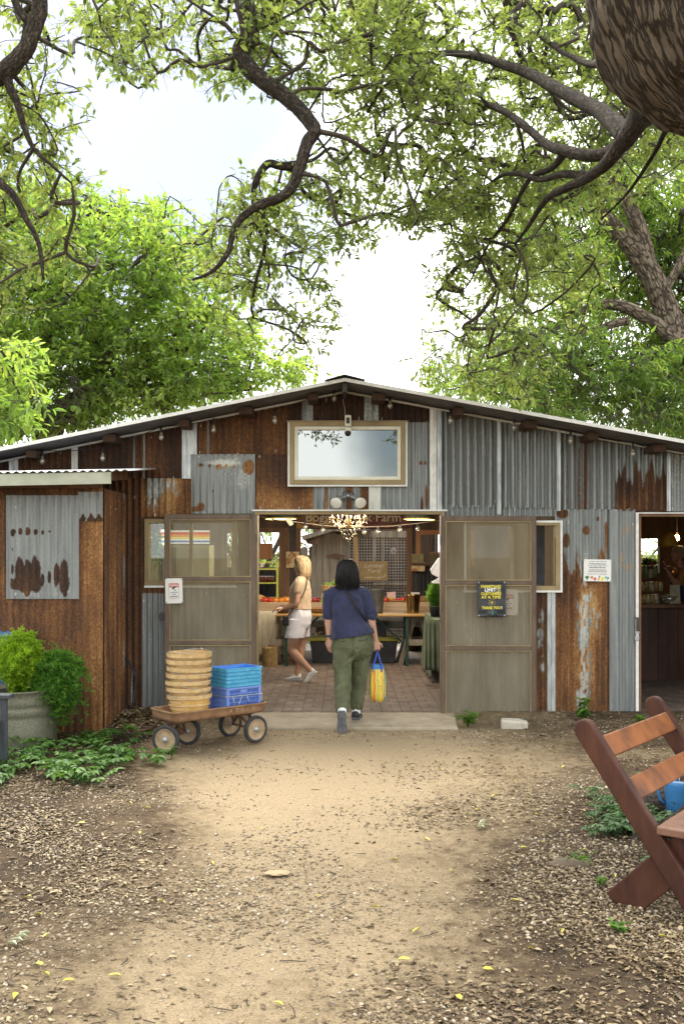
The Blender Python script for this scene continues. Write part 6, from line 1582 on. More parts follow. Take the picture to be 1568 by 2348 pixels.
for y in (-.035, .035):
    mb = MB(); mb.tube([(-.045, y*1.2, .47), (-.035, y, .56), (-.012, y*.4, .64), (.0, y*.15, .688), (.010, y*.4, .64), (.030, y, .56), (.040, y*1.2, .47)], [.007]*7, 8); mb.obj('handle', m_bluehandle, bag, smooth=True)

# ---------------- blonde woman at the stall
W2 = Vector((0, 12.9, .036))
bw = thing('person', 'blonde person in peach top and white shorts standing sideways at the produce', 'person', W2 + Vector((-.52, 0, 0)))
def q2(cx, cy, y=0): return Vector(((.3*cx-219.5)/176.7, y, 2.3095-.001698*cy-.036))
o2 = Vector((-.52, 0, 0))
def b2(cx, cy, y=0): return q2(cx, cy, y) - o2
mb = MB(); hc = b2(422, 460, 0)
head_mesh(mb, hc, (-1, .12, -.08), s=1.0); limb_mesh(mb, [(hc + Vector((.01, 0, -.06)), .05), (b2(432, 560), .056)])
ring_loft(mb, [(*b2(400, 840), .125, .165), (*b2(415, 780), .115, .135), (*b2(415, 700), .12, .14), (*b2(420, 620), .12, .155), (*b2(430, 575), .09, .14), (*b2(432, 545), .055, .06)])
limb_mesh(mb, [(b2(408, 600, -.155), .044), (b2(393, 725, -.185), .040), (b2(385, 748, -.18), .038), (b2(320, 770, -.12), .031), (b2(292, 776, -.10), .025)])
hand(mb, b2(288, 777, -.10), (-1, .1, -.1), (0, .3, -1), 1, curl=.3, size=.98)
limb_mesh(mb, [(b2(412, 600, .155), .044), (b2(390, 710, .19), .038), (b2(330, 760, .17), .030), (b2(300, 768, .16), .024)])
hand(mb, b2(296, 768, .16), (-1, 0, -.1), (0, -.3, -1), -1, curl=.35, size=.98)
limb_mesh(mb, [(b2(400, 930, -.085), .092), (b2(352, 1075, -.085), .060), (b2(350, 1095, -.085), .058), (b2(395, 1150, -.085), .058), (b2(480, 1235, -.085), .036), (b2(500, 1262, -.085), .035)])
limb_mesh(mb, [(b2(430, 930, .085), .088), (b2(418, 1085, .085), .058), (b2(405, 1160, .085), .056), (b2(390, 1270, .085), .036), (b2(388, 1300, .085), .035)])
fuse('body', mb, .0055, m_skin_b, bw, 3)
face_details(bw, W2 + o2 + hc, (-1, .12, -.08))
rg = []
for dz, rx, ry, dx in ((.134, .012, .012, .0), (.128, .05, .045, .0), (.105, .088, .078, .005), (.06, .102, .094, .014), (.0, .096, .102, .026), (-.06, .086, .104, .038), (-.11, .078, .100, .040), (-.135, .066, .090, .040)): rg.append((hc.x+dx, hc.y, hc.z+dz, rx, ry))
mb = MB(); ring_loft(mb, rg); hair_strands(mb, rg, 480, seed=8, rad=.0032)
mb.obj('hair', m_blond, bw, smooth=True)
mb = MB(); ring_loft(mb, [(*b2(414, 790), .145, .170), (*b2(416, 740), .135, .155), (*b2(412, 680), .148, .160), (*b2(415, 630), .138, .165), (*b2(424, 580), .105, .155), (*b2(430, 548), .07, .085), (*b2(431, 536), .06, .065)])
limb_mesh(mb, [(b2(418, 574, -.10), .075), (b2(408, 590, -.155), .070), (b2(396, 640, -.172), .060)]); limb_mesh(mb, [(b2(425, 574, .10), .075), (b2(412, 590, .155), .070), (b2(405, 640, .175), .060)])
fuse('top', mb, .007, m_cream_knit, bw, 3, wrinkle=.006)
mb = MB(); ring_loft(mb, [(*b2(412, 785), .140, .160), (*b2(412, 840), .152, .178), (*b2(400, 900), .160, .185), (*b2(398, 930), .150, .17)])
ring_loft(mb, [(*b2(396, 860, -.085), .130, .100), (*b2(384, 940, -.088), .126, .100), (*b2(371, 1004, -.09), .128, .104)]); ring_loft(mb, [(*b2(425, 860, .085), .12, .10), (*b2(420, 940, .088), .112, .098), (*b2(420, 1002, .09), .112, .100)])
s_ = fuse('shorts', mb, .007, m_shorts, bw, 2, wrinkle=.005)
shoe(bw, b2(545, 1262, -.085) , b2(446, 1362, -.085), (-.6, 0, .7), .090, m_shoe, m_sole)
shoe(bw, b2(423, 1338, .085), b2(290, 1340, .085), (0, 0, 1), .090, m_shoe, m_sole)
mb = MB(); pts = [b2(452, 532, -.06), b2(470, 548, -.115), b2(466, 600, -.165), b2(445, 665, -.178), b2(405, 725, -.176), b2(360, 782, -.175), b2(328, 830, -.185)]
mb.tube(pts, .0065, 6); mb.obj('bag_strap', m_strap, bw, smooth=True)
hb = thing('shoulder_bag', 'small black shoulder bag hanging at the blonde woman\'s hip', 'bag', W2 + q2(308, 862, -.19))
mb = MB().box(-.042, .042, -.03, .03, -.075, .055); mb.obj('pouch', m_strap, hb, bevel=.018)
mb = MB().box(-.030, .030, -.034, -.0305, -.01, .03); mb.obj('flap', M('glossy_black_leather', (.01, .01, .011), (.02, .02, .022), rough=.2), hb, bevel=.004)
mb = MB().tube([(-.006, -.036, .045), (0, -.037, .03), (.012, -.036, .045), (.022, -.034, .07)], .003, 6); mb.obj('clasp', M('gold_clasp', (.45, .30, .08), (.6, .42, .14), rough=.3, metal=.9), hb, smooth=True)

# ---------------- person behind the counter in the dark room
Y3 = 14.3; s3 = F/Y3
def b3(u, v, y=0): return Vector(((u-784)/s3, y, CH-(v-HZ)/s3)) - Vector((UX(1552, Y3), 0, 0))
bar_p = thing('person', 'person in ochre shirt and pale cap gesturing behind the dark counter', 'person', (UX(1552, Y3), Y3, 0))
mb = MB(); hc = b3(1553, 1272); head_mesh(mb, hc, (-1, -.25, 0)); limb_mesh(mb, [(hc + Vector((.01, 0, -.07)), .05), (b3(1560, 1302), .056)])
ring_loft(mb, [(*b3(1562, 1400), .14, .17), (*b3(1560, 1345), .13, .17), (*b3(1560, 1315), .11, .18), (*b3(1560, 1302), .06, .08)])
limb_mesh(mb, [(b3(1556, 1312, -.17), .05), (b3(1538, 1338, -.24), .042), (b3(1528, 1330, -.27), .038), (b3(1514, 1311, -.30), .027)]); hand(mb, b3(1513, 1309, -.30), (-.35, -.2, 1), (-.9, .3, 0), 1, curl=.15)
limb_mesh(mb, [(b3(1560, 1312, .17), .05), (b3(1560, 1345, .1), .042), (b3(1548, 1312, -.05), .028)]); hand(mb, b3(1547, 1310, -.05), (-.6, -.1, .6), (-.5, 0, -.6), 1, curl=.4)
limb_mesh(mb, [(b3(1557, 1400, -.09), .10), (b3(1557, 1480, -.09), .07), (b3(1557, 1530, -.09), .05)]); limb_mesh(mb, [(b3(1567, 1400, .09), .10), (b3(1567, 1480, .09), .07), (b3(1567, 1530, .09), .05)])
fuse('body', mb, .007, m_skin, bar_p, 2)
face_details(bar_p, Vector(bar_p.location) + hc, (-1, -.25, 0))
mb = MB(); ring_loft(mb, [(*b3(1562, 1400), .16, .185), (*b3(1561, 1345), .15, .185), (*b3(1560, 1315), .125, .19), (*b3(1560, 1300), .07, .09)]); limb_mesh(mb, [(b3(1557, 1312, -.16), .066), (b3(1545, 1330, -.215), .06)]); limb_mesh(mb, [(b3(1560, 1312, .16), .066), (b3(1560, 1335, .12), .06)])
fuse('shirt', mb, .009, M('ochre_cotton', (.30, .16, .045), (.42, .24, .08), rough=.9), bar_p, 2, wrinkle=.006)
mb = MB(); ring_loft(mb, [(*b3(1562, 1405), .17, .195), (*b3(1561, 1345), .158, .192), (*b3(1560, 1334), .150, .16)]); fuse('apron', mb, .009, m_navy, bar_p, 2)
mb = MB(); mb.ball(hc + Vector((.01, 0, .06)), (.098, .088, .075), 18, 10); mb.prism([(hc.x-.18, hc.y-.05), (hc.x-.18, hc.y+.05), (hc.x-.06, hc.y+.075), (hc.x-.06, hc.y-.075)], lambda a, b, d: (a, b, d), hc.z+.05, hc.z+.06); mb.obj('cap', M('pale_cap_cloth', (.32, .26, .19), (.42, .36, .28), rough=.9), bar_p, smooth=True)
# ================================================================== INSIDE THE BARN
def at(u, v, Y): return P(u, v, Y)
def boxuv(mb, u0, u1, v0, v1, Y, dy, mi=0):           # a box whose front face fills the given part of the view at depth Y
    return mb.box(UX(u0, Y), UX(u1, Y), Y, Y+dy, VZ(v0, Y), VZ(v1, Y), mi)
YI = YB-.02
# framing of the back wall: posts, window frames, muntins, mesh and dark corrugated wainscot
for u0, u1, v0, v1, mt in ((678, 690, 1180, 1500, m_wood), (932, 945, 1180, 1500, m_wood), (640, 664, 1212, 1500, m_wood), (664, 678, 1175, 1500, m_tar), (945, 958, 1175, 1500, m_tar)):
    mb = MB(); boxuv(mb, u0, u1, v0, v1, YI-.09 if mt is m_wood else YI-.04, .07 if mt is m_wood else .03); mb.obj('post', mt, barn, world=True)
mb = MB(); boxuv(mb, 500, 1100, 1298, 1480, YI-.012, .006)
n = 260; mb = MB(); vs_ = []
for i in range(n):
    x = UX(505, YI) + (UX(660, YI)-UX(505, YI))*i/(n-1); y = YI-.03-.012*math.cos(2*math.pi*x/.07); vs_ += [(x, y, .03), (x, y, VZ(1307, YI))]
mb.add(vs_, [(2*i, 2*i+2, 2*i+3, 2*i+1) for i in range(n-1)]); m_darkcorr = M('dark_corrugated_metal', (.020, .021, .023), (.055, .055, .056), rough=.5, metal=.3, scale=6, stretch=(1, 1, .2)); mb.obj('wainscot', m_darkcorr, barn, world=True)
mb = MB(); vs_ = []
for i in range(n):
    x = UX(946, YI) + (UX(1100, YI)-UX(946, YI))*i/(n-1); y = YI-.03-.012*math.cos(2*math.pi*x/.07); vs_ += [(x, y, .03), (x, y, VZ(1308, YI))]
mb.add(vs_, [(2*i, 2*i+2, 2*i+3, 2*i+1) for i in range(n-1)]); mb.obj('wainscot', m_darkcorr, barn, world=True)
for u0, u1, v0, v1, mt, mesh in ((520, 652, 1221, 1301, m_wood, True), (963, 1075, 1226, 1291, m_orangewood, False)):
    w_ = bpy.data.objects.new('window', None); COL.objects.link(w_); w_.parent = barn
    x0, x1, z1, z0 = UX(u0, YI), UX(u1, YI), VZ(v0, YI), VZ(v1, YI)
    mb = MB(); 
    for q in ((x0-.08, x0, z0-.05, z1+.08), (x1, x1+.08, z0-.05, z1+.08), (x0, x1, z1, z1+.08), (x0, x1, z0-.05, z0)): mb.box(q[0], q[1], YI-.05, YI-.001, q[2], q[3])
    mb.obj('frame', mt, w_, world=True)
    mb = MB()
    if mesh:
        for k in range(int((x1-x0)/.045)+1): x = x0+.045*k; mb.box(x-.0022, x+.0022, YI-.012, YI-.008, z0, z1)
        for k in range(int((z1-z0)/.045)+1): z = z0+.045*k; mb.box(x0, x1, YI-.007, YI-.003, z-.0022, z+.0022)
        mb.obj('wire_mesh', m_tar, w_, world=True)
    else:
        for k in (.27, .55): x = x0+(x1-x0)*k; mb.box(x-.02, x+.02, YI-.03, YI-.002, z0, z1)
        for k in (.22, .42, .66, .82): z = z0+(z1-z0)*k; mb.box(x0, x1, YI-.031, YI-.028, z-.004, z+.004)
        mb.obj('muntin', m_tar, w_, world=True)
mb = MB(); boxuv(mb, 945, 1080, 1291, 1297, YI-.25, .2); mb.obj('sill_shelf', m_darkwood, barn, world=True)
# painted farm sign over the back opening
def muralmat():
    m, t, out = newmat('painted_farm_mural'); K = t.links.new
    tc_ = t.nodes.new('ShaderNodeTexCoord'); n = node(t, 'ShaderNodeTexVoronoi', Scale=9); K(tc_.outputs['Object'], n.inputs['Vector'])
    sp = t.nodes.new('ShaderNodeSeparateColor'); K(n.outputs['Color'], sp.inputs[0])
    r = ramp(t, sp.outputs[0], [(0, (.07, .016, .012)), (.45, (.12, .03, .022)), (.62, (.16, .05, .055)), (.78, (.09, .06, .02)), (.93, (.30, .17, .03))])
    b = t.nodes.new('ShaderNodeBsdfPrincipled'); b.inputs['Roughness'].default_value = .7; K(r.outputs['Color'], b.inputs['Base Color']); K(b.outputs[0], out.inputs['Surface']); return m
YS2 = YI-.16
ms = thing('farm_sign', 'wide dark red painted farm sign across the top of the back opening', 'sign', P(810, 1190, YS2))
mb = MB(); boxuv(mb, 680, 944, 1170, 1211, YS2, .03); mb.obj('board', muralmat(), ms, world=True)
mb = MB(); txt(mb, 'Boggy Creek Farm', .21, (UX(810, YS2), YS2-.004, VZ(1187, YS2)), 0, .002, wmax=UX(917, YS2)-UX(700, YS2)); mb.obj('lettering', M('faded_cream_paint', (.42, .34, .24), (.55, .46, .33)), ms, world=True)

# the yard behind: weathered shed, picket fence
YK = 19.4
ys = thing('weathered_shed', 'weathered grey plank shed with wire mesh front in the yard behind the barn', 'shed', (UX(830, YK), YK, 0))
k_ = lambda cx: 564.5+.3*cx
kv = lambda cy: 1160.3+.3*cy
for i, (a, b, c, tp) in enumerate(((500, 585, 0, 235), (588, 690, .02, 205), (692, 742, 0, 215), (744, 792, .03, 195))):
    mb = MB(); boxuv(mb, k_(a), k_(b), kv(tp), 1425, YK-.05-c*.5, .04); mb.obj('door_board' if i in (1, 2) else 'wall_board', m_grey_wood, ys, world=True)
mb = MB(); mb.prism([(k_(605), kv(378)), (k_(685), kv(362)), (k_(765), kv(382)), (k_(685), kv(398))], lambda a, b, d: (UX(a, YK), d, VZ(b, YK)), YK-.10, YK-.085); mb.obj('hinge_plate', m_axle, ys, world=True)
mb = MB(); boxuv(mb, k_(795), 945, kv(190), kv(240), YK-.06, .1); mb.obj('header', m_grey_wood, ys, world=True)
for u in (k_(978), k_(1040)): mb = MB(); boxuv(mb, u-2.6, u+2.6, kv(240), 1425, YK-.03, .05); mb.obj('stud', m_grey_wood, ys, world=True)
mb = MB(); boxuv(mb, k_(975), 940, kv(586), kv(604), YK-.05, .04); mb.obj('rail', m_grey_wood, ys, world=True)
x0, x1, z0, z1 = UX(k_(795), YK), UX(945, YK), .1, VZ(kv(240), YK); mb = MB()
for k in range(int((x1-x0)/.055)+1): x = x0+.055*k; mb.box(x-.0028, x+.0028, YK-.005, YK-.001, z0, z1)
for k in range(int((z1-z0)/.055)+1): z = z0+.055*k; mb.box(x0, x1, YK, YK+.004, z-.0028, z+.0028)
mb.obj('wire_mesh', m_galv, ys, world=True)
mb = MB(); mb.box(UX(k_(500), YK), x1+.5, YK+.9, YK+.95, 0, 2.4); mb.box(x1+.45, x1+.5, YK, YK+.9, 0, 2.4); mb.obj('inner_wall', m_darkwood, ys, world=True)
mb = MB(); mb.tube([(UX(k_(1130), YK) + .06*math.cos(a)*(1-a/16), YK+.4, VZ(kv(345), YK)+.07*math.sin(a)*(1-a/16)) for a in np.linspace(0, 11, 40)], .006, 5); mb.obj('iron_scroll', m_galv, ys, world=True, smooth=True)
mb = MB(); mb.prism([(k_(425), kv(232)), (k_(655), kv(165)), (k_(930), kv(158)), (k_(945), kv(188)), (k_(660), kv(196)), (k_(440), kv(262))], lambda a, b, d: (UX(a, YK), d, VZ(b, YK)), YK-.35, YK+1.0); mb.obj('roof', m_grey_wood, ys, world=True)
mb = MB(); mb.prism([(k_(440), kv(228)), (k_(470), kv(290)), (k_(540), kv(300)), (k_(600), kv(215))], lambda a, b, d: (UX(a, YK), d, VZ(b, YK)), YK-.3, YK-.27); mb.obj('gable_board', m_darkwood, ys, world=True)
fe = thing('picket_fence', 'grey dog eared picket fence beside the weathered shed', 'fence', (UX(700, 20.2), 20.2, 0))
for a, b, tp in ((300, 352, 318), (356, 410, 312), (418, 470, 310), (478, 532, 306)):
    u0, u1 = k_(a), k_(b); Yq = 20.2
    mb = MB(); x0, x1, zt_ = UX(u0, Yq), UX(u1, Yq), VZ(kv(tp), Yq); c = (x1-x0)*.28
    mb.prism([(x0, 0), (x1, 0), (x1, zt_-c), (x1-c, zt_), (x0+c, zt_), (x0, zt_-c)], lambda p, q, d: (p, d, q), Yq, Yq+.02); mb.obj('picket', m_grey_wood, fe, world=True)
for z in (.4, 1.3): mb = MB().box(UX(k_(298), 20.2), UX(k_(535), 20.2), 20.221, 20.26, z, z+.09); mb.obj('rail', m_grey_wood, fe, world=True)
YU = 17.6
pp = thing('pine_post', 'leaning pale pine board standing in the back opening behind the chalked sign', 'board', P(820, 1400, YU))
mb = MB(); mb.prism([(k_(818), kv(235)), (k_(850), kv(235)), (k_(876), 1440), (k_(848), 1440)], lambda a, b, d: (UX(a, YU), d, VZ(b, YU)), YU, YU+.05); mb.obj('board', m_pine, pp, world=True)
lyd = thing('hand_lettered_sign', 'tan board with hand lettered white script pointing right, fixed to the pine post', 'sign', P(856, 1309, YU-.03))
mb = MB(); boxuv(mb, 824, 889, 1287, 1331, YU-.025, .02); mb.obj('board', M('tan_plywood', (.34, .25, .13), (.46, .35, .19), rough=.8), lyd, world=True)
mb = MB(); yq = YU-.028
txt(mb, 'Lumber', .105, (UX(856, YU), yq, VZ(1297, YU)), 0, .001, wmax=.34, shear=.3); txt(mb, 'Yard', .105, (UX(855, YU), yq, VZ(1309, YU)), 0, .001, wmax=.24, shear=.3)
pts = [P(u, v, yq) for u, v in ((836, 1325), (850, 1323), (862, 1325), (872, 1325), (882, 1321), (884, 1316))]; mb.tube(pts, .006, 5); mb.tube([P(868, 1322, yq), P(873, 1325, yq), P(867, 1328, yq)], .005, 5)
mb.obj('lettering', M('chalky_white_paint', (.62, .58, .46), (.74, .70, .58), rough=.9), lyd, world=True)

# ---------------- tables
m_beech = M('varnished_table_top', (.30, .17, .055), (.44, .27, .10), rough=.3, scale=6, stretch=(.15, 1, 1))
m_greenm = M('dark_green_steel', (.010, .030, .022), (.02, .05, .036), rough=.5)
YT = 14.55
zt_ = VZ(1408, YT)+.0
tb1 = thing('trestle_table', 'long varnished folding table with green steel legs just inside the doorway', 'table', (UX(810, YT), YT, .036))
mb = MB().box(UX(632, YT), UX(991, YT), YT, YT+.62, zt_-.04, zt_); mb.obj('table_top', m_beech, tb1, world=True, bevel=.012)
for u in (652, 930):
    for yy in (YT+.04, YT+.52):
        mb = MB().box(UX(u, YT), UX(u, YT)+.045, yy, yy+.045, .036, zt_-.041); mb.obj('leg', m_greenm, tb1, world=True)
    for yy in (YT+.30,):
        d = .48 if u < 700 else -.48; mb = MB().beam((UX(u, YT)+.022, yy, .32), (UX(u, YT)+.022+d, yy, zt_-.05), .03, .03); mb.obj('brace', m_greenm, tb1, world=True)
    mb = MB().box(UX(u, YT), UX(u, YT)+.045, YT+.086, YT+.519, .30, .34); mb.obj('stretcher', m_greenm, tb1, world=True)
YD = 15.35
zt2 = VZ(1385, YD)
dt = thing('produce_display', 'long wooden produce display table carrying tomatoes behind the folding table', 'table', (UX(790, YD), YD, .036))
mb = MB().box(UX(560, YD), UX(1000, YD), YD, YD+.95, zt2-.012, zt2+.012); mb.obj('table_top', m_pine, dt, world=True)
mb = MB().box(UX(560, YD), UX(1000, YD), YD-.025, YD-.001, zt2-.15, zt2+.03); m_disp = M('striped_display_front', (.28, .19, .115), (.46, .34, .22), rough=.7, scale=20, stretch=(.05, 1, 1.4)); mb.obj('front_board', m_disp, dt, world=True)
for u in (585, 790, 985):
    for yy in (YD+.02, YD+.85): mb = MB().box(UX(u, YD), UX(u, YD)+.07, yy, yy+.07, .036, zt2-.013); mb.obj('leg', m_wood, dt, world=True)
def drape(name, label, u0, u1, Y, zt, zb, mat, depth=.05, n=90, yback=None, cat='cloth', side=None):
    th = thing(name, label, cat, ((UX(u0, Y)+UX(u1, Y))/2, Y, zb)); x0, x1 = UX(u0, Y), UX(u1, Y); rows = 12; vs_ = []
    for j in range(rows+1):
        t = j/rows
        for i in range(n+1):
            a = i/n; x = x0+(x1-x0)*a; fold = depth*t*(.6*math.sin(a*38)+.4*math.sin(a*17+1))
            if side: vs_.append((side + fold, Y + (yback-Y)*a, zt-(zt-zb)*t + .012*math.sin(a*9)*t))
            else: vs_.append((x, Y + fold, zt-(zt-zb)*t + .012*math.sin(a*9)*t))
    mb = MB().add(vs_, [(j*(n+1)+i, j*(n+1)+i+1, (j+1)*(n+1)+i+1, (j+1)*(n+1)+i) for j in range(rows) for i in range(n)])
    o = mb.obj('fabric', mat, th, smooth=True, world=True); s_ = o.modifiers.new('s', 'SOLIDIFY'); s_.thickness = .004; return th
m_linen = M('unbleached_linen', (.40, .35, .26), (.54, .48, .37), rough=.95, scale=6)
drape('tablecloth', 'pale linen cloth hanging to the floor on the end of the produce table', 560, 660, YD-.09, zt2-.10, .10, m_linen, cat='tablecloth')
m_greycloth = M('pale_grey_cloth', (.24, .24, .22), (.34, .34, .31), rough=.95)
drape('tablecloth', 'short grey cloth strip under the middle of the produce table', 700, 985, YD-.08, zt2-.13, zt2-.36, m_greycloth, depth=.02, cat='tablecloth')
YG = 13.6
gt = thing('side_table', 'side table by the right door jamb with a green cloth and potted herb', 'table', (UX(1010, YG)+.35, YG, .036))
zg = VZ(1412, YG)
mb = MB().box(UX(984, YG), UX(984, YG)+1.3, YG-.9, YG+.6, zg-.03, zg); mb.obj('table_top', m_beech, gt, world=True)
for dx in (.05, 1.2):
    for dy in (-.85, .52): mb = MB().box(UX(984, YG)+dx, UX(984, YG)+dx+.05, YG+dy, YG+dy+.05, .036, zg-.031); mb.obj('leg', m_greenm, gt, world=True)
m_sage = M('sage_green_cloth', (.10, .125, .075), (.165, .195, .125), rough=.95, scale=5)
drape('tablecloth', 'sage green cloth draped over the side table by the right door jamb', 975, 1040, YG-.92, zg+.006, .20, m_sage, depth=.04, cat='tablecloth')
cl2 = bpy.data.objects[[o.name for o in bpy.data.objects if o.get('label', '').startswith('sage green')][0]]
vs_ = []; n = 60
for j in range(13):
    t = j/12
    for i in range(n+1):
        a = i/n; vs_.append((UX(984, YG)-.012 - .05*t*abs(math.sin(a*13+.5)) - .02*t, YG-.9+1.5*a, zg+.006-(zg-.12)*t))
MB().add(vs_, [(j*(n+1)+i, j*(n+1)+i+1, (j+1)*(n+1)+i+1, (j+1)*(n+1)+i) for j in range(12) for i in range(n)]).obj('side_fold', m_sage, cl2, world=True, smooth=True)
mb = MB().box(UX(984, YG)-.012, UX(984, YG)+1.3, YG-.92, YG+.6, zg+.003, zg+.008); mb.obj('top_cloth', m_sage, cl2, world=True)
# A frame trestles under the tables
for k, (u, lab) in enumerate(((650, 'weathered wooden trestle under the left end of the folding table'), (955, 'weathered wooden trestle under the right end of the folding table'))):
    tr = thing('wooden_trestle', lab, 'trestle', (UX(u, 15.0), 15.0, .036), 'wooden trestles')
    for yy in (14.78, 15.28):
        for s_ in (-1, 1): mb = MB().beam((UX(u, 15)+s_*.26, yy+.0*s_, .036), (UX(u, 15)+s_*.05, yy, zt_-.05), .07, .035, up=(0, 1, 0)); mb.obj('leg', m_grey_wood, tr, world=True)
        mb = MB().box(UX(u, 15)-.20, UX(u, 15)+.20, yy-.06, yy-.04, .33, .42); mb.obj('cross_board', m_grey_wood, tr, world=True)
# ---------------- tomatoes, apples
def fruitmat(name, a, b): return M(name, a, b, rough=.22, scale=3, spec=.6)
m_tom = [fruitmat('red_tomato_skin', (.42, .025, .012), (.52, .06, .02)), fruitmat('orange_tomato_skin', (.55, .17, .02), (.62, .26, .03)), fruitmat('dark_red_tomato_skin', (.24, .015, .018), (.34, .03, .025)), fruitmat('green_fruit_skin', (.16, .28, .03), (.28, .40, .06)), fruitmat('yellow_fruit_skin', (.62, .40, .04), (.70, .50, .07))]
fruit_proto = {}
def fruit(kind, p, r, label, cat, group):
    key = kind
    if key not in fruit_proto:
        f = thing('tomato' if kind not in (3,) else 'apple', label, cat, p, group)
        fn = lambda d: 1 - .05*abs(math.sin(2.5*math.atan2(d.y, d.x)))*(1-abs(d.z)) - .10*max(0, d.z-.75)*2
        MB().ball((0, 0, 0), (1, 1, .84), 16, 10, fn=fn).obj('skin', m_tom[kind], f, smooth=True)
        mb = MB()
        for a in range(5): mb.beam((0, 0, .66), (.32*math.cos(a*1.257), .32*math.sin(a*1.257), .74), .10, .02)
        mb.obj('stem', m_weed2, f); fruit_proto[key] = f
    else:
        f = copy_tree(fruit_proto[key]); setp(f, label, cat, group)
    f.scale = (r, r, r); f.location = p; f.rotation_euler = (random.uniform(-.3, .3), random.uniform(-.3, .3), random.uniform(0, 6)); return f
sp = [(607, 0), (621, 0), (633, 1), (646, 1), (658, 1), (614, 2), (628, 1), (641, 0), (653, 1), (600, 0)]
LT = 'ripe red tomato among the heirloom tomatoes on the produce display'; LO = 'orange heirloom tomato among the heirloom tomatoes on the produce display'; LD = 'dark red tomato among the heirloom tomatoes on the produce display'; LY = 'yellow tomato among the heirloom tomatoes on the produce display'
def lab(k): return (LT, LO, LD, 'green tomato among the heirloom tomatoes on the produce display', LY)[k]
for k, (u, kind) in enumerate(sp):
    row = k // 5; fruit(kind, P(u, 1378-row*6, YD+.10+row*.14)*1 + Vector((0, 0, 0)), random.uniform(.048, .062), lab(kind), 'tomato', 'heirloom tomatoes on the produce display')
    bpy.data.objects
def seat(f, zt): f.location.z = zt + f.scale[0]*.80
for o in [o for o in bpy.data.objects if o.get('category') == 'tomato']: seat(o, zt2+.012)
def more(us, kinds, y0):
    for k, u in enumerate(us):
        kind = kinds[k % len(kinds)]; Yq = YD+y0+random.uniform(0, .22); f = fruit(kind, (UX(u, Yq), Yq, 0), random.uniform(.036, .055), lab(kind), 'tomato', 'heirloom tomatoes on the produce display'); seat(f, zt2+.012)
more((712, 718, 726, 733, 722, 715, 729), (2, 0, 2, 0), .06); more((738, 745, 741, 750), (3,), .05)
more((884, 889, 896, 903), (0, 4, 4), .25); more((906, 912, 918, 923, 915), (0, 0, 2), .18)
def basket(name, label, c, r, h, mat):
    b = thing(name, label, 'basket', c); prof = [(.0001, 0), (r*.72, 0), (r*.9, h*.6), (r, h), (r*1.03, h*1.02), (r*.98, h), (r*.86, h*.55), (r*.68, .012), (.0001, .012)]
    MB().lathe(prof, n=26).obj('bowl', mat, b, smooth=True)
    mb = MB().tube([(r*1.0*math.cos(a), r*1.0*math.sin(a), h + .004*math.sin(a*14)) for a in np.linspace(0, 2*math.pi, 50)], .008, 6); mb.obj('rim', mat, b, smooth=True); return b
m_wick = M('wicker', (.20, .115, .05), (.36, .23, .11), rough=.7, scale=30)
zb1 = VZ(1362, YD+.5)
stp = thing('wooden_riser', 'small wooden riser box lifting the bowl of green apples', 'box', P(755, 1372, YD+.5)); mb = MB().box(UX(738, YD+.5), UX(773, YD+.5), YD+.38, YD+.66, zt2+.013, zb1); mb.obj('box', m_pine, stp, world=True, bevel=.004)
basket('wooden_bowl', 'wide wooden bowl of green apples on the riser behind the navy shirt', (UX(755, YD+.52), YD+.52, zb1+.001), .125, .13, m_pine)
for u, v in ((749, 1341), (758, 1341), (766, 1336), (762, 1342)):
    fruit(3, P(u, v, YD+.5+random.uniform(-.03, .05)), .055, 'green apple heaped in the wooden bowl on the riser', 'apple', 'green apples in the wooden bowl')
basket('wicker_tray', 'shallow wicker tray under the red tomatoes by the brass bucket', (UX(914, YD+.2), YD+.22, zt2+.0125), .13, .03, m_wick)
basket('wicker_tray', 'round wicker basket behind the brass bucket', (UX(976, YD+.2), YD+.25, zt2+.0125), .14, .09, m_wick)
basket('wooden_bowl', 'flat brown woven dish on the folding table between the two shoppers', (UX(726, YT+.3), YT+.3, zt_+.001), .17, .07, m_wick)
basket('wooden_bowl', 'dark wooden dish on the table edge under the blonde person\'s hand', (UX(650, YT+.2), YT+.2, zt_+.001), .11, .06, m_darkwood)
bl = thing('bread_loaf', 'crusty round loaf at the end of the produce table by the left jamb', 'bread', (UX(592, YD+.2), YD+.25, zt2+.012)); MB().ball((0, 0, .05), (.12, .10, .075), 16, 10, fn=lambda d: 1+.06*noise.noise(d*4)).obj('loaf', M('bread_crust', (.36, .19, .06), (.52, .32, .13), rough=.8), bl, smooth=True)
# buckets
def pail(label, u0, u1, ub0, ub1, v0, v1, Y, mat, cat='bucket'):
    r1, r0 = (UX(u1, Y)-UX(u0, Y))/2, (UX(ub1, Y)-UX(ub0, Y))/2; h = VZ(v0, Y)-VZ(v1, Y)
    b = thing('metal_bucket', label, cat, ((UX(u0, Y)+UX(u1, Y))/2, Y, zt_+.001))
    MB().lathe([(.0001, 0), (r0, 0), (r0*1.03, .012), (r0*1.01, .03), (r1*.97, h*.93), (r1, h*.95), (r1*1.03, h), (r1*.98, h), (r1*.93, h*.93), (r0*.95, .02), (.0001, .02)], n=36).obj('body', mat, b, smooth=True)
    return b
pail('dull zinc bucket standing on the folding table beside the navy shirt', 846, 882, 850, 877, 1353, 1408, YT+.25, M('dull_zinc', (.075, .075, .07), (.13, .13, .12), rough=.55, metal=.6, scale=9))
pail('shiny brass bucket standing on the folding table', 929, 964, 933, 960, 1364, 1407, YT+.22, M('polished_brass', (.36, .23, .09), (.48, .33, .15), rough=.2, metal=1))
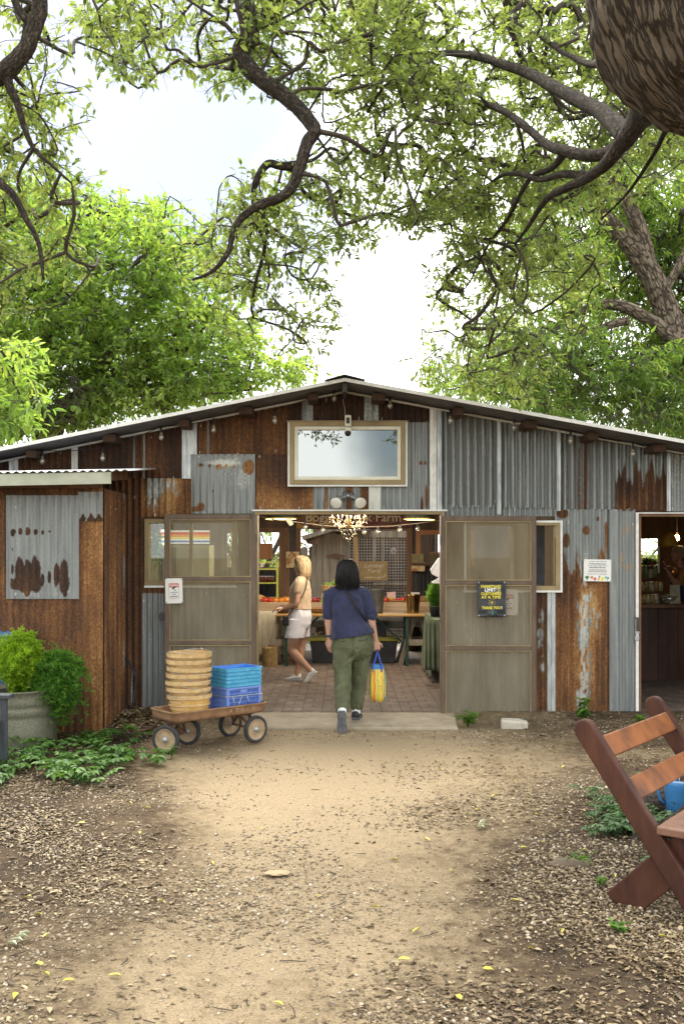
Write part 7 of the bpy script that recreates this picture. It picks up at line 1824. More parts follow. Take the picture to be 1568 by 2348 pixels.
# potted herb on the side table
hp = thing('potted_herb', 'bushy dark green herb in a black pot on the green cloth', 'plant', (UX(1000, YG-.3), YG-.3, zg+.009))
MB().lathe([(.0001, 0), (.075, 0), (.095, .13), (.10, .14), (.09, .13), (.0001, .12)], n=20).obj('pot', m_black, hp, smooth=True)
fern_o = fern('herb_leaves', 'x', (UX(1000, YG-.3), YG-.3, zg+.12), (UX(1000, YG-.3), YG-.3, zg+.28), .13, .11, .16, 80, m_fern2, 9)
for ch in list(fern_o.children): ch.parent = hp; ch.location = Vector(fern_o.location) - Vector(hp.location); ch.name = {'stems': 'stems', 'fronds': 'leaves'}.get(ch.name.split('.')[0], ch.name)
bpy.data.objects.remove(fern_o)
# floor level things
YC_ = 15.0
cr = thing('storage_crate', 'long black storage crate with yellow lid on the floor under the table', 'crate', (UX(811, YC_), YC_, .036))
x0, x1 = UX(710, YC_), UX(912, YC_); zt3 = VZ(1470, YC_)
mb = MB(); mb.prism([(x0+.05, .036), (x1-.05, .036), (x1, zt3), (x0, zt3)], lambda a, b, d: (a, d, b), YC_, YC_+.42); mb.obj('tub', m_black, cr, world=True, bevel=.012)
mb = MB(); mb.box(x0-.035, x1+.035, YC_-.03, YC_+.45, zt3, zt3+.045); mb.box(x0+.02, x1-.02, YC_+.02, YC_+.40, zt3+.046, zt3+.062); mb.obj('lid', M('yellow_green_plastic', (.22, .21, .02), (.30, .28, .035), rough=.4), cr, world=True, bevel=.008)
bx = thing('small_black_box', 'small black plastic box sitting on the yellow crate lid', 'box', (UX(874, YC_), YC_+.15, zt3+.063)); mb = MB().box(UX(862, YC_), UX(887, YC_), YC_+.05, YC_+.3, zt3+.0635, zt3+.25); mb.box(UX(861, YC_), UX(888, YC_), YC_+.04, YC_+.31, zt3+.25, zt3+.275); mb.obj('tub', m_black, bx, world=True, bevel=.006)
YM = 14.9
mbx = thing('wooden_crate', 'small brown wooden crate stamped with a tree name on the brick floor', 'crate', (UX(662, YM), YM, .036))
x0, x1 = UX(645, YM), UX(682, YM); mb = MB()
for k in range(2): mb.box(x0, x1, YM, YM+.014, .038+.062*k, .095+.062*k)
mb.box(x0, x0+.014, YM+.0145, YM+.25, .038, .157); mb.box(x1-.014, x1, YM+.0145, YM+.25, .038, .157); mb.box(x0+.015, x1-.015, YM+.015, YM+.25, .038, .045); mb.obj('slats', m_wood, mbx, world=True)
mb = MB(); txt(mb, 'MAPLE', .075, ((x0+x1)/2, YM-.002, .085), 0, .001, wmax=.2); mb.obj('lettering', m_ink, mbx, world=True)
st_ = thing('straw_bundle', 'upright round bundle of straw by the linen tablecloth', 'straw bundle', (UX(619, 14.6), 14.6, .036))
mb = MB(); mb.lathe([(.0001, .0), (.10, 0), (.105, .15), (.105, .27), (.0001, .28)], n=24)
for k in range(160): a = random.uniform(0, 6.28); r = .104+random.uniform(-.004, .006); mb.tube([(r*math.cos(a), r*math.sin(a), .002), (r*math.cos(a+.05), r*math.sin(a+.05), .15), (r*math.cos(a+random.uniform(-.1, .1)), r*math.sin(a), .285+random.uniform(-.02, .02))], .004, 4)
mb.obj('stalks', M('dry_straw', (.22, .14, .055), (.40, .28, .12), rough=.9, scale=20), st_)
# lime green shelf, cutting board, baskets on wall
YH = 15.9
sh = thing('lime_shelf', 'lime green painted open shelf rack behind the blonde person', 'shelf', (UX(612, YH), YH, .036)); m_lime = M('lime_paint', (.30, .34, .05), (.42, .46, .09), rough=.6)
for u in (560, 636): mb = MB(); boxuv(mb, u-2.5, u+2.5, 1287, 1530, YH, .05); mb.obj('upright', m_lime, sh, world=True)
for v in (1289, 1305, 1337, 1372): mb = MB(); boxuv(mb, 562.6, 633.4, v-1.6, v+1.6, YH+.002, .28); mb.obj('shelf_board', m_lime, sh, world=True)
jar = thing('jam_jar', 'row jar of dark preserves on the lime shelf', 'jar', P(600, 1335, YH+.1), 'jars on the lime shelf')
MB().lathe([(.0001, 0), (.035, 0), (.037, .07), (.03, .085)], n=14, closed=True).obj('glass', M('dark_preserve', (.06, .012, .012), (.11, .03, .02), rough=.15), jar, smooth=True)
MB().lathe([(.032, .085), (.033, .1), (.0001, .1)], n=14).obj('lid', m_galv, jar)
jar.location.z = VZ(1335.4, YH)+.002
for u in (608, 616, 624): j2 = copy_tree(jar); j2.location.x = UX(u, YH+.1)
cb = thing('cutting_board', 'brown wooden cutting board hung in the mesh window', 'board', P(608, 1264, YI-.12)); mb = MB(); boxuv(mb, 580, 625, 1246, 1282, YI-.12, .03); mb.obj('board', m_orangewood, cb, world=True, bevel=.01); mb = MB().tube([P(608, 1246, YI-.10), P(599, 1222, YI-.10)], .012, 6); mb.obj('strap', m_tar, cb, world=True)
bk = thing('framed_picture', 'cream botanical print pinned on the brown post behind the blonde hair', 'picture', P(670, 1282, YI-.14)); mb = MB(); boxuv(mb, 656, 686, 1265, 1302, YI-.14, .02); mb.obj('print', M('botanical_print', (.50, .42, .24), (.30, .13, .05), rough=.8, scale=14, con=(.45, .6)), bk, world=True)
for lbl, u0, u1, v0, v1, c1, c2 in (('olive paper sack standing on the sill right of the post', 944, 971, 1270, 1297, (.20, .17, .08), (.32, .27, .14)), ('cream seed packet card leaning against the olive sack', 944, 974, 1290, 1310, (.56, .46, .26), (.34, .14, .06))):
    p_ = thing('paper_sack' if 'sack' in lbl else 'seed_packet', lbl, 'packet', P(u0, v1, YI-.2)); mb = MB(); boxuv(mb, u0, u1, v0, v1, YI-.22 if 'sack' in lbl else YI-.27, .08 if 'sack' in lbl else .008); mb.obj('paper', M('paper_' + ('sack' if 'sack' in lbl else 'card'), c1, c2, rough=.8, scale=12, con=(.5, .62)), p_, world=True, bevel=.006)
    if 'sack' not in lbl: p_.location.y -= 0
pic = thing('framed_picture', 'dark landscape picture in an orange frame by the right back window', 'picture', P(997, 1285, YI-.3)); mb = MB(); boxuv(mb, 985, 1020, 1268, 1310, YI-.30, .02); mb.obj('canvas', M('dark_landscape', (.05, .04, .02), (.16, .12, .05), rough=.7, scale=9, stretch=(.4, 1, 1.5)), pic, world=True); mb = MB(); boxuv(mb, 985, 1020, 1265.5, 1267.8, YI-.305, .03); mb.obj('frame', m_orangewood, pic, world=True)
for u, v, lbl in ((952, 1360, 'white price card standing on the display behind the brass bucket'), (988, 1361, 'white price card standing near the potted herb'), (897, 1360, 'pink price card standing among the tomatoes')):
    Yp_ = YD+.42; z = zt2+.013; pc = thing('price_card', lbl, 'card', (UX(u, Yp_), Yp_, z), 'price cards on the display'); mb = MB(); mb.prism([(-.07, 0), (.07, 0), (.07, .09+(.06 if u != 897 else .07)), (-.07, .09+.06)], lambda a, b, d: (a, d+b*.2, b), 0, .003); mb.obj('card', M('card_' + str(u), (.55, .50, .50) if u != 897 else (.55, .36, .34), (.66, .62, .60) if u != 897 else (.62, .42, .40)), pc)
wc_ = thing('cloth_standin', 'folded white cloth standing in for a white shirted person at the inner right door jamb', 'cloth', P(1003, 1305, 13.2))  # cloth shape stands in for a white shirted person behind the jamb
Yq = 13.2; mb = MB(); cs = [(1006, 1279), (987, 1306), (991, 1317), (1010, 1327), (1016, 1327), (1018, 1281)]
mb.prism(cs, lambda a, b, d: (UX(a, Yq), d + .05*math.sin(a*.3), VZ(b, Yq)), Yq, Yq+.05); mb.prism([(1008, 1324), (989, 1335), (993, 1338), (1012, 1339), (1018, 1330)], lambda a, b, d: (UX(a, Yq), d, VZ(b, Yq)), Yq+.02, Yq+.08)
mb.obj('fabric', M('white_linen', (.66, .66, .70), (.78, .78, .80), rough=.9), wc_, world=True, bevel=.006)
pg = MB().box(UX(1014, Yq), UX(1016, Yq), Yq-.01, Yq+.06, VZ(1279, Yq), VZ(1262, Yq)).tube([(UX(1015, Yq), Yq+.03, VZ(1262, Yq)), (UX(1022, Yq), Yq-.2, zsoff(UX(1015, Yq))-.05)], .008, 6); pg.obj('hanger', m_tar, wc_, world=True)

# ---------------- lamps and chandelier hung from the roof
m_litlamp = M('lit_bulb_glass', (.9, .8, .6), (1, .9, .7), emit=((1, .82, .58), .8))
m_shade = M('dark_green_enamel', (.035, .045, .030), (.075, .085, .058), rough=.4)
for lbl, u0, u1, v0, v1, Y in (('dark green wide cone lampshade hanging left of the farm sign', 608, 679, 1172, 1189, 14.2), ('dark green wide cone lampshade hanging right of the farm sign', 926, 997, 1168, 1190, 13.6)):
    c = P((u0+u1)/2, v1, Y); r = (UX(u1, Y)-UX(u0, Y))/2; pl = thing('pendant_lamp', lbl, 'lamp', c)
    MB().lathe([(.03, .26), (.05, .22), (r*.55, .16), (r*.98, .005), (r, 0), (r*.97, .003), (r*.5, .14), (.04, .2)], n=32).obj('shade', m_shade, pl, smooth=True)
    MB().tube([(r*math.cos(a), r*math.sin(a), 0) for a in np.linspace(0, 2*math.pi, 40)], .012, 6).obj('rim', M('amber_rim', (.55, .36, .10), (.68, .47, .16), rough=.4), pl, smooth=True)
    MB().tube([(0, 0, .24), (0, 0, zsoff(c.x)-c.z-.02)], .006, 6).obj('cord', m_cord, pl)
    MB().ball((0, 0, .06), (.035, .035, .05), 12, 8).obj('bulb', m_litlamp, pl, smooth=True)
    ll = bpy.data.lights.new('pendant_light', 'POINT'); ll.energy = 38; ll.color = (1, .86, .68); ll.shadow_soft_size = .06; lo = bpy.data.objects.new('pendant_light', ll); COL.objects.link(lo); lo.location = c + Vector((0, 0, .0))
tg = thing('paper_tag', 'curled cream paper tag dangling from the inner light string', 'tag', P(664, 1197, 13.2))
Yq = 13.2; mb = MB(); mb.prism([(654, 1192), (660, 1187), (668, 1190), (673, 1202), (665, 1206)], lambda a, b, d: (UX(a, Yq), d, VZ(b, Yq)), Yq, Yq+.006); mb.obj('paper', M('tag_paper', (.52, .47, .34), (.66, .61, .46)), tg, world=True)
nl = thing('string_light', 'string of small clear bulbs sagging across the inside of the doorway', 'string light', P(800, 1215, 13.25))
ps = [(590, 1183), (640, 1193), (672, 1196), (740, 1205), (800, 1209), (840, 1208), (900, 1206), (957, 1200), (1015, 1192)]
MB().tube([P(u, v, 13.25) for u, v in ps], .006, 5).obj('cord', M('pale_cord', (.30, .24, .16), (.42, .34, .24)), nl, world=True, smooth=True)
for u, v in ((700, 1199), (740, 1206), (835, 1211), (865, 1210), (916, 1206), (957, 1203)):
    b_ = bpy.data.objects.new('light_bulb', None); COL.objects.link(b_); b_.parent = nl; b_.location = P(u, v, 13.25) - nl.location
    MB().tube([(0, 0, .01), (0, 0, -.025)], .013, 8).obj('socket', m_cord, b_); MB().ball((0, 0, -.055), .032, 12, 8).obj('glass', m_bulb, b_, smooth=True)
YX = 12.2
chn = thing('chandelier', 'sparkling crystal bead chandelier hanging in the middle of the doorway', 'chandelier', P(799, 1185, YX))
m_cryst = glassmat('cut_crystal', .45, (.92, .88, .78), .05, .03, gcol=(.55, .50, .38, 1))
m_brass2 = M('aged_brass', (.30, .19, .07), (.42, .28, .11), rough=.3, metal=.9)
cc = Vector(chn.location); chn.scale = (.84, .84, .84)
MB().tube([(0, 0, .02), (0, 0, zsoff(cc.x)-cc.z-.02)], .006, 6).obj('chain', m_brass2, chn)
for k in range(8):
    a = k*math.pi/4; r = .22; mb = MB().tube([(0, 0, -.12), (r*.5*math.cos(a), r*.5*math.sin(a), -.15), (r*math.cos(a), r*math.sin(a), -.08), (r*1.1*math.cos(a), r*1.1*math.sin(a), -.03)], .007, 6); mb.lathe([(.004, -.03), (.03, -.02), (.012, .02), (.010, .05)], c=(r*1.1*math.cos(a), r*1.1*math.sin(a), 0), n=10); mb.obj('arm', m_brass2, chn, smooth=True)
MB().lathe([(.005, .06), (.03, .03), (.012, 0), (.045, -.06), (.02, -.12), (.03, -.16), (.005, -.2)], n=16).obj('stem', m_brass2, chn, smooth=True)
mb = MB()
def drop(p, s_): mb.ball(p, (s_, s_, s_*1.35), 6, 4)
for ring, (r, z, n) in enumerate(((.27, -.02, 26), (.25, -.08, 24), (.20, -.13, 20), (.15, -.18, 16), (.11, -.23, 13), (.07, -.28, 9), (.03, -.33, 5), (.17, .02, 16))):
    for k in range(n): a = 2*math.pi*k/n + ring*.3; drop((r*math.cos(a)*random.uniform(.9, 1.1), r*math.sin(a), z+random.uniform(-.02, .02)), random.uniform(.007, .0125))
drop((0, 0, -.36), .016)
mb.obj('crystal_drops', m_cryst, chn)['kind'] = 'stuff'
for k in range(8):
    a = k*math.pi/4; MB().ball((.242*math.cos(a), .242*math.sin(a), .055), (.012, .012, .022), 8, 6).obj('candle_bulb', m_litlamp, chn, smooth=True)
ll = bpy.data.lights.new('chandelier_light', 'POINT'); ll.energy = 70; ll.color = (1, .87, .70); ll.shadow_soft_size = .25; lo = bpy.data.objects.new('chandelier_light', ll); COL.objects.link(lo); lo.location = cc + Vector((0, 0, .1))

# ---------------- through the left window: a striped cooler header and pale cabinet
ck = thing('display_cooler', 'glass fronted drinks cooler with striped red yellow blue header behind the left window', 'cooler', (UX(430, 14.2), 14.2, .036))
Yq = 13.9; mb = MB(); boxuv(mb, 290, 500, 1218, 1620, Yq, .6); 
m_cool = M('pale_green_cooler', (.42, .42, .24), (.56, .55, .34), rough=.4); mb = MB(); boxuv(mb, 300, 480, 1250, 1560, Yq+.05, .55); mb.obj('cabinet', m_cool, ck, world=True)
hd = lambda n_, c_: M('backlit_' + n_, c_, c_, rough=.4, emit=(c_, .55))
m_str = [hd('white', (.8, .8, .74)), hd('red', (.62, .06, .04)), hd('orange', (.75, .30, .05)), hd('yellow', (.80, .66, .14)), None, hd('blue', (.04, .16, .52))]; m_str[4] = m_str[0]
for k, (a, b, mi) in enumerate(((1216, 1220, 0), (1220, 1225.5, 1), (1225.5, 1231, 2), (1231, 1236, 3), (1236, 1239.5, 4), (1239.5, 1243.5, 5), (1243.5, 1247, 0))):
    mb = MB(); boxuv(mb, 300, 480, a, b, Yq, .04); mb.obj('header_stripe', m_str[mi], ck, world=True)
for u in (345, 372, 402, 440): mb = MB(); boxuv(mb, u-2, u+2, 1255, 1540, Yq+.02, .028); mb.obj('door_frame', m_char, ck, world=True)
gp = thing('hanging_plant', 'dark trailing plant hanging inside the left window', 'plant', P(352, 1240, 11.6))
C = []; g = np.random.default_rng(3)
for k in range(330): C.append(np.array(P(358+g.normal(0, 7), 1245+g.normal(0, 22), 11.6+g.uniform(-.12, .12))))
leaf_obj('leaves', leaf_arrays(C, g.normal(0, 1, (len(C), 3)) - np.array([0, 0, .6]), g.normal(0, 1, (len(C), 3)), .06, .022), m_fern2, gp, world=True)
mb = MB().tube([P(358, 1240, 11.6), P(358, 1180, 11.6)], .006, 5); mb.lathe([(.05, -.03), (.08, .04), (.0001, .04)], c=P(358, 1215, 11.6), n=14); mb.obj('hanging_pot', m_wick, gp, world=True)
# through the right window: a blue panel
bpn = thing('notice_board', 'pale blue notice board just inside the right window', 'panel', P(1240, 1265, 11.4)); mb = MB(); boxuv(mb, 1222, 1248, 1180, 1345, 11.4, .02); mb.obj('board', M('pale_blue_board', (.16, .19, .33), (.22, .26, .42)), bpn, world=True); mb = MB(); boxuv(mb, 1233, 1236, 1345, 1640, 11.41, .03); mb.obj('stand', m_tar, bpn, world=True)

# ---------------- dark room at the right
YCt = 13.0
ctr = thing('counter', 'dark plank fronted counter with wooden top in the side room', 'counter', (4.4, YCt, .036)); zc = VZ(1385, YCt)
mb = MB()
for k in range(26): x = UX(1461, YCt)-.25+.13*k; mb.box(x, x+.126, YCt + (.004 if k % 2 else 0), YCt+.03, .036, zc-.05)
mb.obj('plank_front', M('dark_red_planks', (.035, .014, .009), (.085, .036, .02), rough=.6, scale=5, stretch=(1, 1, .2)), ctr, world=True)
mb = MB().box(UX(1461, YCt)-.3, UX(1461, YCt)+3.2, YCt-.08, YCt+.7, zc-.049, zc); mb.obj('counter_top', m_wood, ctr, world=True, bevel=.006)
rack = thing('display_rack', 'two tier wooden rack of small jars on the counter', 'rack', (UX(1490, YCt+.25), YCt+.25, zc))
for z in (.16, .33): mb = MB().box(UX(1462, YCt), UX(1518, YCt), YCt+.15+z, YCt+.35+z, zc+z-.02, zc+z); mb.obj('shelf_board', m_wood, rack, world=True)
mb = MB().box(UX(1462, YCt), UX(1518, YCt), YCt+.66, YCt+.69, zc+.001, zc+.33); mb.obj('back_board', m_wood, rack, world=True)
m_jarc = [M('honey_jar', (.26, .15, .04), (.36, .22, .07), rough=.15), M('pale_jar', (.30, .27, .18), (.42, .38, .27), rough=.2), M('pickle_jar', (.10, .13, .05), (.17, .20, .08), rough=.15)]
jl = ('honey coloured jar on the counter rack', 'pale labelled jar on the counter rack', 'green pickle jar on the counter rack')
protoj = []
for i, (u, z, k) in enumerate(((1467, .001, 1), (1475, .001, 0), (1484, .001, 1), (1493, .001, 0), (1502, .001, 1), (1470, .161, 1), (1480, .161, 0), (1492, .161, 1), (1503, .161, 0), (1512, .161, 1), (1470, .331, 2), (1480, .331, 2), (1490, .331, 1), (1500, .331, 2))):
    yy = YCt+.22+z; 
    if k >= len(protoj) or protoj[k] is None:
        while len(protoj) <= k: protoj.append(None)
        j = thing('jam_jar', jl[k], 'jar', (0, 0, 0), 'jars on the counter rack'); h = .10 if k < 2 else .15
        MB().lathe([(.0001, 0), (.042, 0), (.044, h*.8), (.036, h)], n=16).obj('glass', m_jarc[k], j, smooth=True); MB().lathe([(.038, h), (.039, h+.018), (.0001, h+.018)], n=16).obj('lid', m_brass2, j); protoj[k] = j
    else: j = copy_tree(protoj[k])
    j.location = (UX(u, yy), yy, zc+z)
ft = thing('pineapple_top', 'spiky dark plant with pink bloom in front of the bright window', 'plant', (UX(1486, YCt+.6), YCt+.62, zc+.331+.0)); C = []; D = []
for k in range(60): a = random.uniform(0, 6.28); C.append((UX(1486, YCt+.6)+random.uniform(-.06, .06), YCt+.62, zc+.50)); D.append((math.cos(a), math.sin(a)*.5, random.uniform(.1, 1)))
leaf_obj('leaves', leaf_arrays(C, D, np.random.default_rng(1).normal(0, 1, (60, 3)), .13, .03), m_fern2, ft, world=True)
MB().lathe([(.0001, 0), (.06, 0), (.07, .16), (.0001, .16)], n=14).obj('pot', m_tar, ft); MB().ball((.03, -.03, .2), .04, 10, 7).obj('bloom', M('pink_bloom', (.40, .06, .10), (.5, .12, .16)), ft, smooth=True)
wb = thing('paper_notice', 'white paper notice hanging beside the bright side room window', 'notice', P(1464, 1290, 15.5)); mb = MB(); boxuv(mb, 1450, 1467, 1258, 1320, 15.5, .01); mb.obj('sheet', m_signw, wb, world=True); mb = MB(); boxuv(mb, 1462, 1464, 1150, 1258, 15.5, .01); mb.obj('cord', m_cord, wb, world=True)
gc = thing('glass_bowl', 'clear glass bowl of limes on the counter top', 'bowl', (UX(1532, YCt+.2), YCt+.2, zc)); MB().lathe([(.0001, .004), (.08, .004), (.13, .10), (.135, .10), (.085, 0), (.0001, 0)], n=24).obj('glass', m_bulb, gc, smooth=True)
for k in range(7): f = fruit(3, (UX(1532, YCt+.2)+random.uniform(-.06, .06), YCt+.2+random.uniform(-.06, .06), zc+.045+.012*k), .035, 'green apple in the clear bowl on the dark counter', 'apple', 'green fruit in the clear bowl')
cdv = thing('menu_card', 'cream folded card standing on the dark counter', 'card', (UX(1547, YCt+.1), YCt+.1, zc)); mb = MB(); mb.prism([(-.07, 0), (.07, 0), (.075, .24), (-.055, .25)], lambda a, b, d: (a, d+b*.2, b), 0, .004); mb.obj('card', M('cream_card', (.30, .27, .17), (.42, .38, .26)), cdv)
yl_ = thing('pendant_lamp', 'yellow dome pendant lamp over the dark counter', 'lamp', P(1531, 1252, 13.6))
MB().lathe([(.02, .20), (.05, .17), (.10, .13), (.123, .05), (.13, 0), (.125, .0), (.118, .05), (.095, .12), (.04, .16)], n=30).obj('shade', M('yellow_enamel_shade', (.62, .36, .04), (.72, .46, .07), rough=.35), yl_, smooth=True)
MB().tube([(0, 0, .18), (0, 0, .30)], .022, 10).obj('neck', m_brass2, yl_); MB().tube([(0, 0, .3), (0, 0, zsoff(yl_.location.x)-yl_.location.z-.03)], .006, 6).obj('cord', m_cord, yl_)
lb = thing('lamp_bulb', 'glowing warm bare bulb beside the yellow dome lamp', 'bulb', P(1551, 1233, 14.6))
MB().ball((0, 0, 0), (.035, .035, .045), 14, 9).obj('glass', M('glowing_bulb', (.9, .7, .35), (1, .8, .45), emit=((1, .62, .22), 26)), lb, smooth=True); MB().tube([(0, 0, .03), (0, 0, .08)], .018, 8).obj('socket', m_brass2, lb); MB().tube([(0, 0, .08), (0, 0, zsoff(lb.location.x)-lb.location.z-.03)], .005, 5).obj('cord', m_cord, lb)
pl_ = bpy.data.lights.new('bulb_light', 'POINT'); pl_.energy = 10; pl_.color = (1, .66, .32); pl_.shadow_soft_size = .05; po = bpy.data.objects.new('bulb_light', pl_); COL.objects.link(po); po.location = lb.location + Vector((-.02, -.12, -.06)); po.parent = None
# ================================================================== LEAF LITTER, GRAVEL, GROUND COVER
LIT = ['6443100000000111122222',
       '8753000000000111122222',
       '9985100000001234333333',
       '9998310000002444443333',
       '9986410000002445444444',
       '6775420000012344444444',
       '5554322000012234444432',
       '4443322100012233334443',
       '3322211100122233445555',
       '2221111111122234456666',
       '2221111111222334556677',
       '1121111112222334556677']
LA_ = np.array([[int(c) for c in r] for r in LIT], float)/9
def litter_d(x, y):
    u, v = to_px(x, np.maximum(y, 1.2)); d = grid_sample(LA_, u, v, 0, 1568, 1640, 2348); return d
def scatter(n, dens, y0=3.2, y1=10.2, seed=1, wide=1.0):
    """points on the ground inside the view, denser near the camera as perspective needs"""
    g = np.random.default_rng(seed); X, Y = [], []
    k = 0
    while len(X) < n and k < 60:
        k += 1
        m = n*2
        v = g.uniform(1620, 2420, m); u = g.uniform(-120, 1690, m)
        y = CH*F/(v-HZ); x = (u-784)/F*y
        # area weighting: uniform on the ground in part, uniform in the view in part
        keep = g.random(m) < (y/10.5)**1.2
        keep &= g.random(m) < dens(x, y)
        keep &= (y < 10.35) & ~((x > FX0-.1) & (x < FX1+.2) & (y > 9.5))
        X += list(x[keep]); Y += list(y[keep])
    X, Y = np.array(X[:n]), np.array(Y[:n]); Z = np.array([ground_z(a, b) for a, b in zip(X, Y)]); return X, Y, Z, g
m_dry = leafmat('dry_fallen_leaf', (.055, .036, .020), (.42, .335, .20), trans=.08, mid=(.175, .125, .068), tcol=(1, 1, .8), gloss=.25)
patch = lambda x, y: np.clip(.45 + 1.6*np.array([noise.noise((a*1.3, b*1.3, 4)) for a, b in zip(x, y)]), .06, 1)
X, Y, Z, g = scatter(19000, lambda x, y: litter_d(x, y)*patch(x, y), seed=2)
def lay(X, Y, Z, g, s0, s1, fold, wr, shape):
    n = len(X); a = g.uniform(0, 6.28, n); nn = g.normal(0, .2, (n, 3)); nn[:, 2] = 1
    D = np.stack([np.cos(a), np.sin(a), g.normal(0, .06, n)], 1); ln = s0 + (s1-s0)*g.beta(1.3, 2.2, n)
    return leaf_arrays(np.stack([X, Y, Z+g.uniform(.002, .011, n)], 1), D, nn, ln, ln*g.uniform(wr[0], wr[1], n), fold=fold, shape=shape)
k = len(X)//3
V = np.concatenate([lay(X[:k], Y[:k], Z[:k], g, .014, .058, .06, (.30, .42), (.35, .6)), lay(X[k:2*k], Y[k:2*k], Z[k:2*k], g, .012, .050, .20, (.36, .55), (.25, .75)), lay(X[2*k:], Y[2*k:], Z[2*k:], g, .008, .030, -.12, (.35, .8), (.15, .8))])
tn_ = np.clip(g.beta(1.5, 1.7, len(V)) + .25*np.array([noise.noise((a*.9, b*.9, 11)) for a, b in zip(V[:, 0, 0], V[:, 0, 1])]), 0, 1)
lit = leaf_obj('leaf_litter', V, m_dry, tint=tn_); lit['kind'] = 'stuff'
# gravel
def gravel(n, dens, r0, r1, seed, mat, name):
    X, Y, Z, g = scatter(n, dens, seed=seed); n = len(X)
    base = np.array([(1,0,0),(.3,.95,0),(-.8,.6,0),(-.8,-.6,0),(.3,-.95,0),(.35,.1,.75),(-.3,.3,.7),(-.2,-.4,.72),(0,0,-.6)], float)
    fc = np.array([(0,1,5),(1,2,6),(2,3,7),(3,4,7),(4,0,5),(1,6,5),(2,7,6),(4,5,7),(5,6,7),(1,0,8),(2,1,8),(3,2,8),(4,3,8),(0,4,8)], np.int32)
    r = r0*(r1/r0)**g.random(n)**1.6
    a = g.uniform(0, 6.28, n); c, s = np.cos(a), np.sin(a); st = g.uniform(.6, 1.2, (n, 1, 3))*r[:, None, None]*np.array([1, 1, .8])
    v = base[None]*(1+g.uniform(-.2, .2, (n, 9, 1)))*st
    vx = v[:, :, 0]*c[:, None]-v[:, :, 1]*s[:, None]+X[:, None]; vy = v[:, :, 0]*s[:, None]+v[:, :, 1]*c[:, None]+Y[:, None]; vz = v[:, :, 2]+Z[:, None]+r[:, None]*.12
    co = np.stack([vx, vy, vz], -1).astype(np.float32)
    me = bpy.data.meshes.new(name); me.vertices.add(9*n); me.vertices.foreach_set('co', co.ravel())
    q = (fc[None]+(np.arange(n)*9)[:, None, None]).reshape(-1).astype(np.int32); me.loops.add(len(q)); me.loops.foreach_set('vertex_index', q)
    nf = len(fc)*n; me.polygons.add(nf); me.polygons.foreach_set('loop_start', np.arange(0, 3*nf, 3, dtype=np.int32)); me.polygons.foreach_set('loop_total', np.full(nf, 3, np.int32)); me.update(calc_edges=True)
    at_ = me.attributes.new('tint', 'FLOAT', 'POINT'); at_.data.foreach_set('value', np.repeat(g.beta(1.5, 1.7, n), 9).astype(np.float32)); me.materials.append(mat)
    o = bpy.data.objects.new(name, me); COL.objects.link(o); o['kind'] = 'stuff'; return o
m_stone = leafmat('limestone_gravel', (.09, .064, .038), (.50, .435, .34), trans=0.0, mid=(.21, .16, .096), gloss=.2)
gp_ = lambda x, y: np.clip(.25 + 1.5*np.array([noise.noise((a*1.1+9, b*.9, 2)) for a, b in zip(x, y)]), .05, 1)*np.clip(1.3 - 1.0*sandy(x, y), .16, 1)
gravel(30000, gp_, .0035, .0145, 3, m_stone, 'gravel')
gravel(16000, lambda x, y: np.full(len(x), .6), .0022, .005, 5, m_stone, 'grit')
# fallen yellow leaves, one object each
m_yleaf = leafmat('yellow_fallen_leaf', (.36, .32, .05), (.52, .46, .10), trans=.1, mid=(.44, .40, .065), tcol=(1.2, 1.2, .6))
m_pleaf = leafmat('pale_green_fallen_leaf', (.46, .50, .34), (.60, .62, .46), trans=.1, tcol=(1, 1, .8))
yellow = [(187, 1893), (158, 1750), (323, 1912), (488, 1974), (90, 2103), (107, 2150), (90, 2220), (105, 2240), (157, 2255), (265, 2240), (35, 2290), (65, 2060), (370, 2065), (730, 2060), (955, 2133), (860, 2082), (905, 1970), (977, 1920), (1080, 1720), (1130, 1828), (1200, 1950), (1095, 1860), (1260, 1720), (1285, 1712), (1290, 1760), (1175, 1790), (1230, 1870), (1245, 1935), (1035, 1990), (925, 2200), (1120, 2220), (1050, 2283), (1215, 2175), (1520, 2155), (1010, 1760), (1360, 1905), (1340, 1952), (1410, 2010), (600, 1895), (340, 1855), (265, 1830), (300, 1845), (640, 2300), (1290, 2140), (1180, 2070)]
first = None
for i, (u, v) in enumerate(yellow):
    p = G(u, v); p.z = ground_z(p.x, p.y) + .012
    if first is None:
        first = leaf_obj('yellow_leaf', leaf_arrays([(-.032, 0, 0)], [(1, 0, .12)], [(0, .1, 1)], .060, .020, fold=.16), m_yleaf, tint=[.6]); o = first
    else: o = first.copy(); COL.objects.link(o)
    o['label'] = 'fallen yellow leaf lying on the dirt path'; o['category'] = 'leaf'; o['group'] = 'yellow leaves fallen on the path'
    o.location = p; s = random.uniform(.6, 1.05) if v < 2200 else random.uniform(.9, 1.2); o.scale = (s, s*random.uniform(.8, 1.2), s); o.rotation_euler = (random.gauss(0, .15), random.gauss(0, .15), random.uniform(0, 6.28))
for i, (u, v, lbl) in enumerate(((35, 2168, 'curled pale silvery leaf cluster at the lower left of the path'), (1100, 1898, 'curled pale silvery leaf cluster in the middle of the litter'))):
    p = G(u, v); p.z = ground_z(p.x, p.y)+.014; k = 4
    o = leaf_obj('pale_leaf_sprig', leaf_arrays([(-.03+.01*j, -.02+.018*j, .004*j) for j in range(k)], [(1, .3*(j-1.5), .2) for j in range(k)], [(0, .3, 1)]*k, .062, .022, fold=.5), m_pleaf); setp(o, lbl, 'leaf'); o.location = p
for u, v, r, lbl in ((1160, 2315, .03, ''), (890, 2300, .022, ''), (1190, 2282, .028, ''), (830, 2355, .02, ''), (640, 1995, .05, ''), (1250, 2140, .03, ''), (1120, 1870, .03, '')): pass
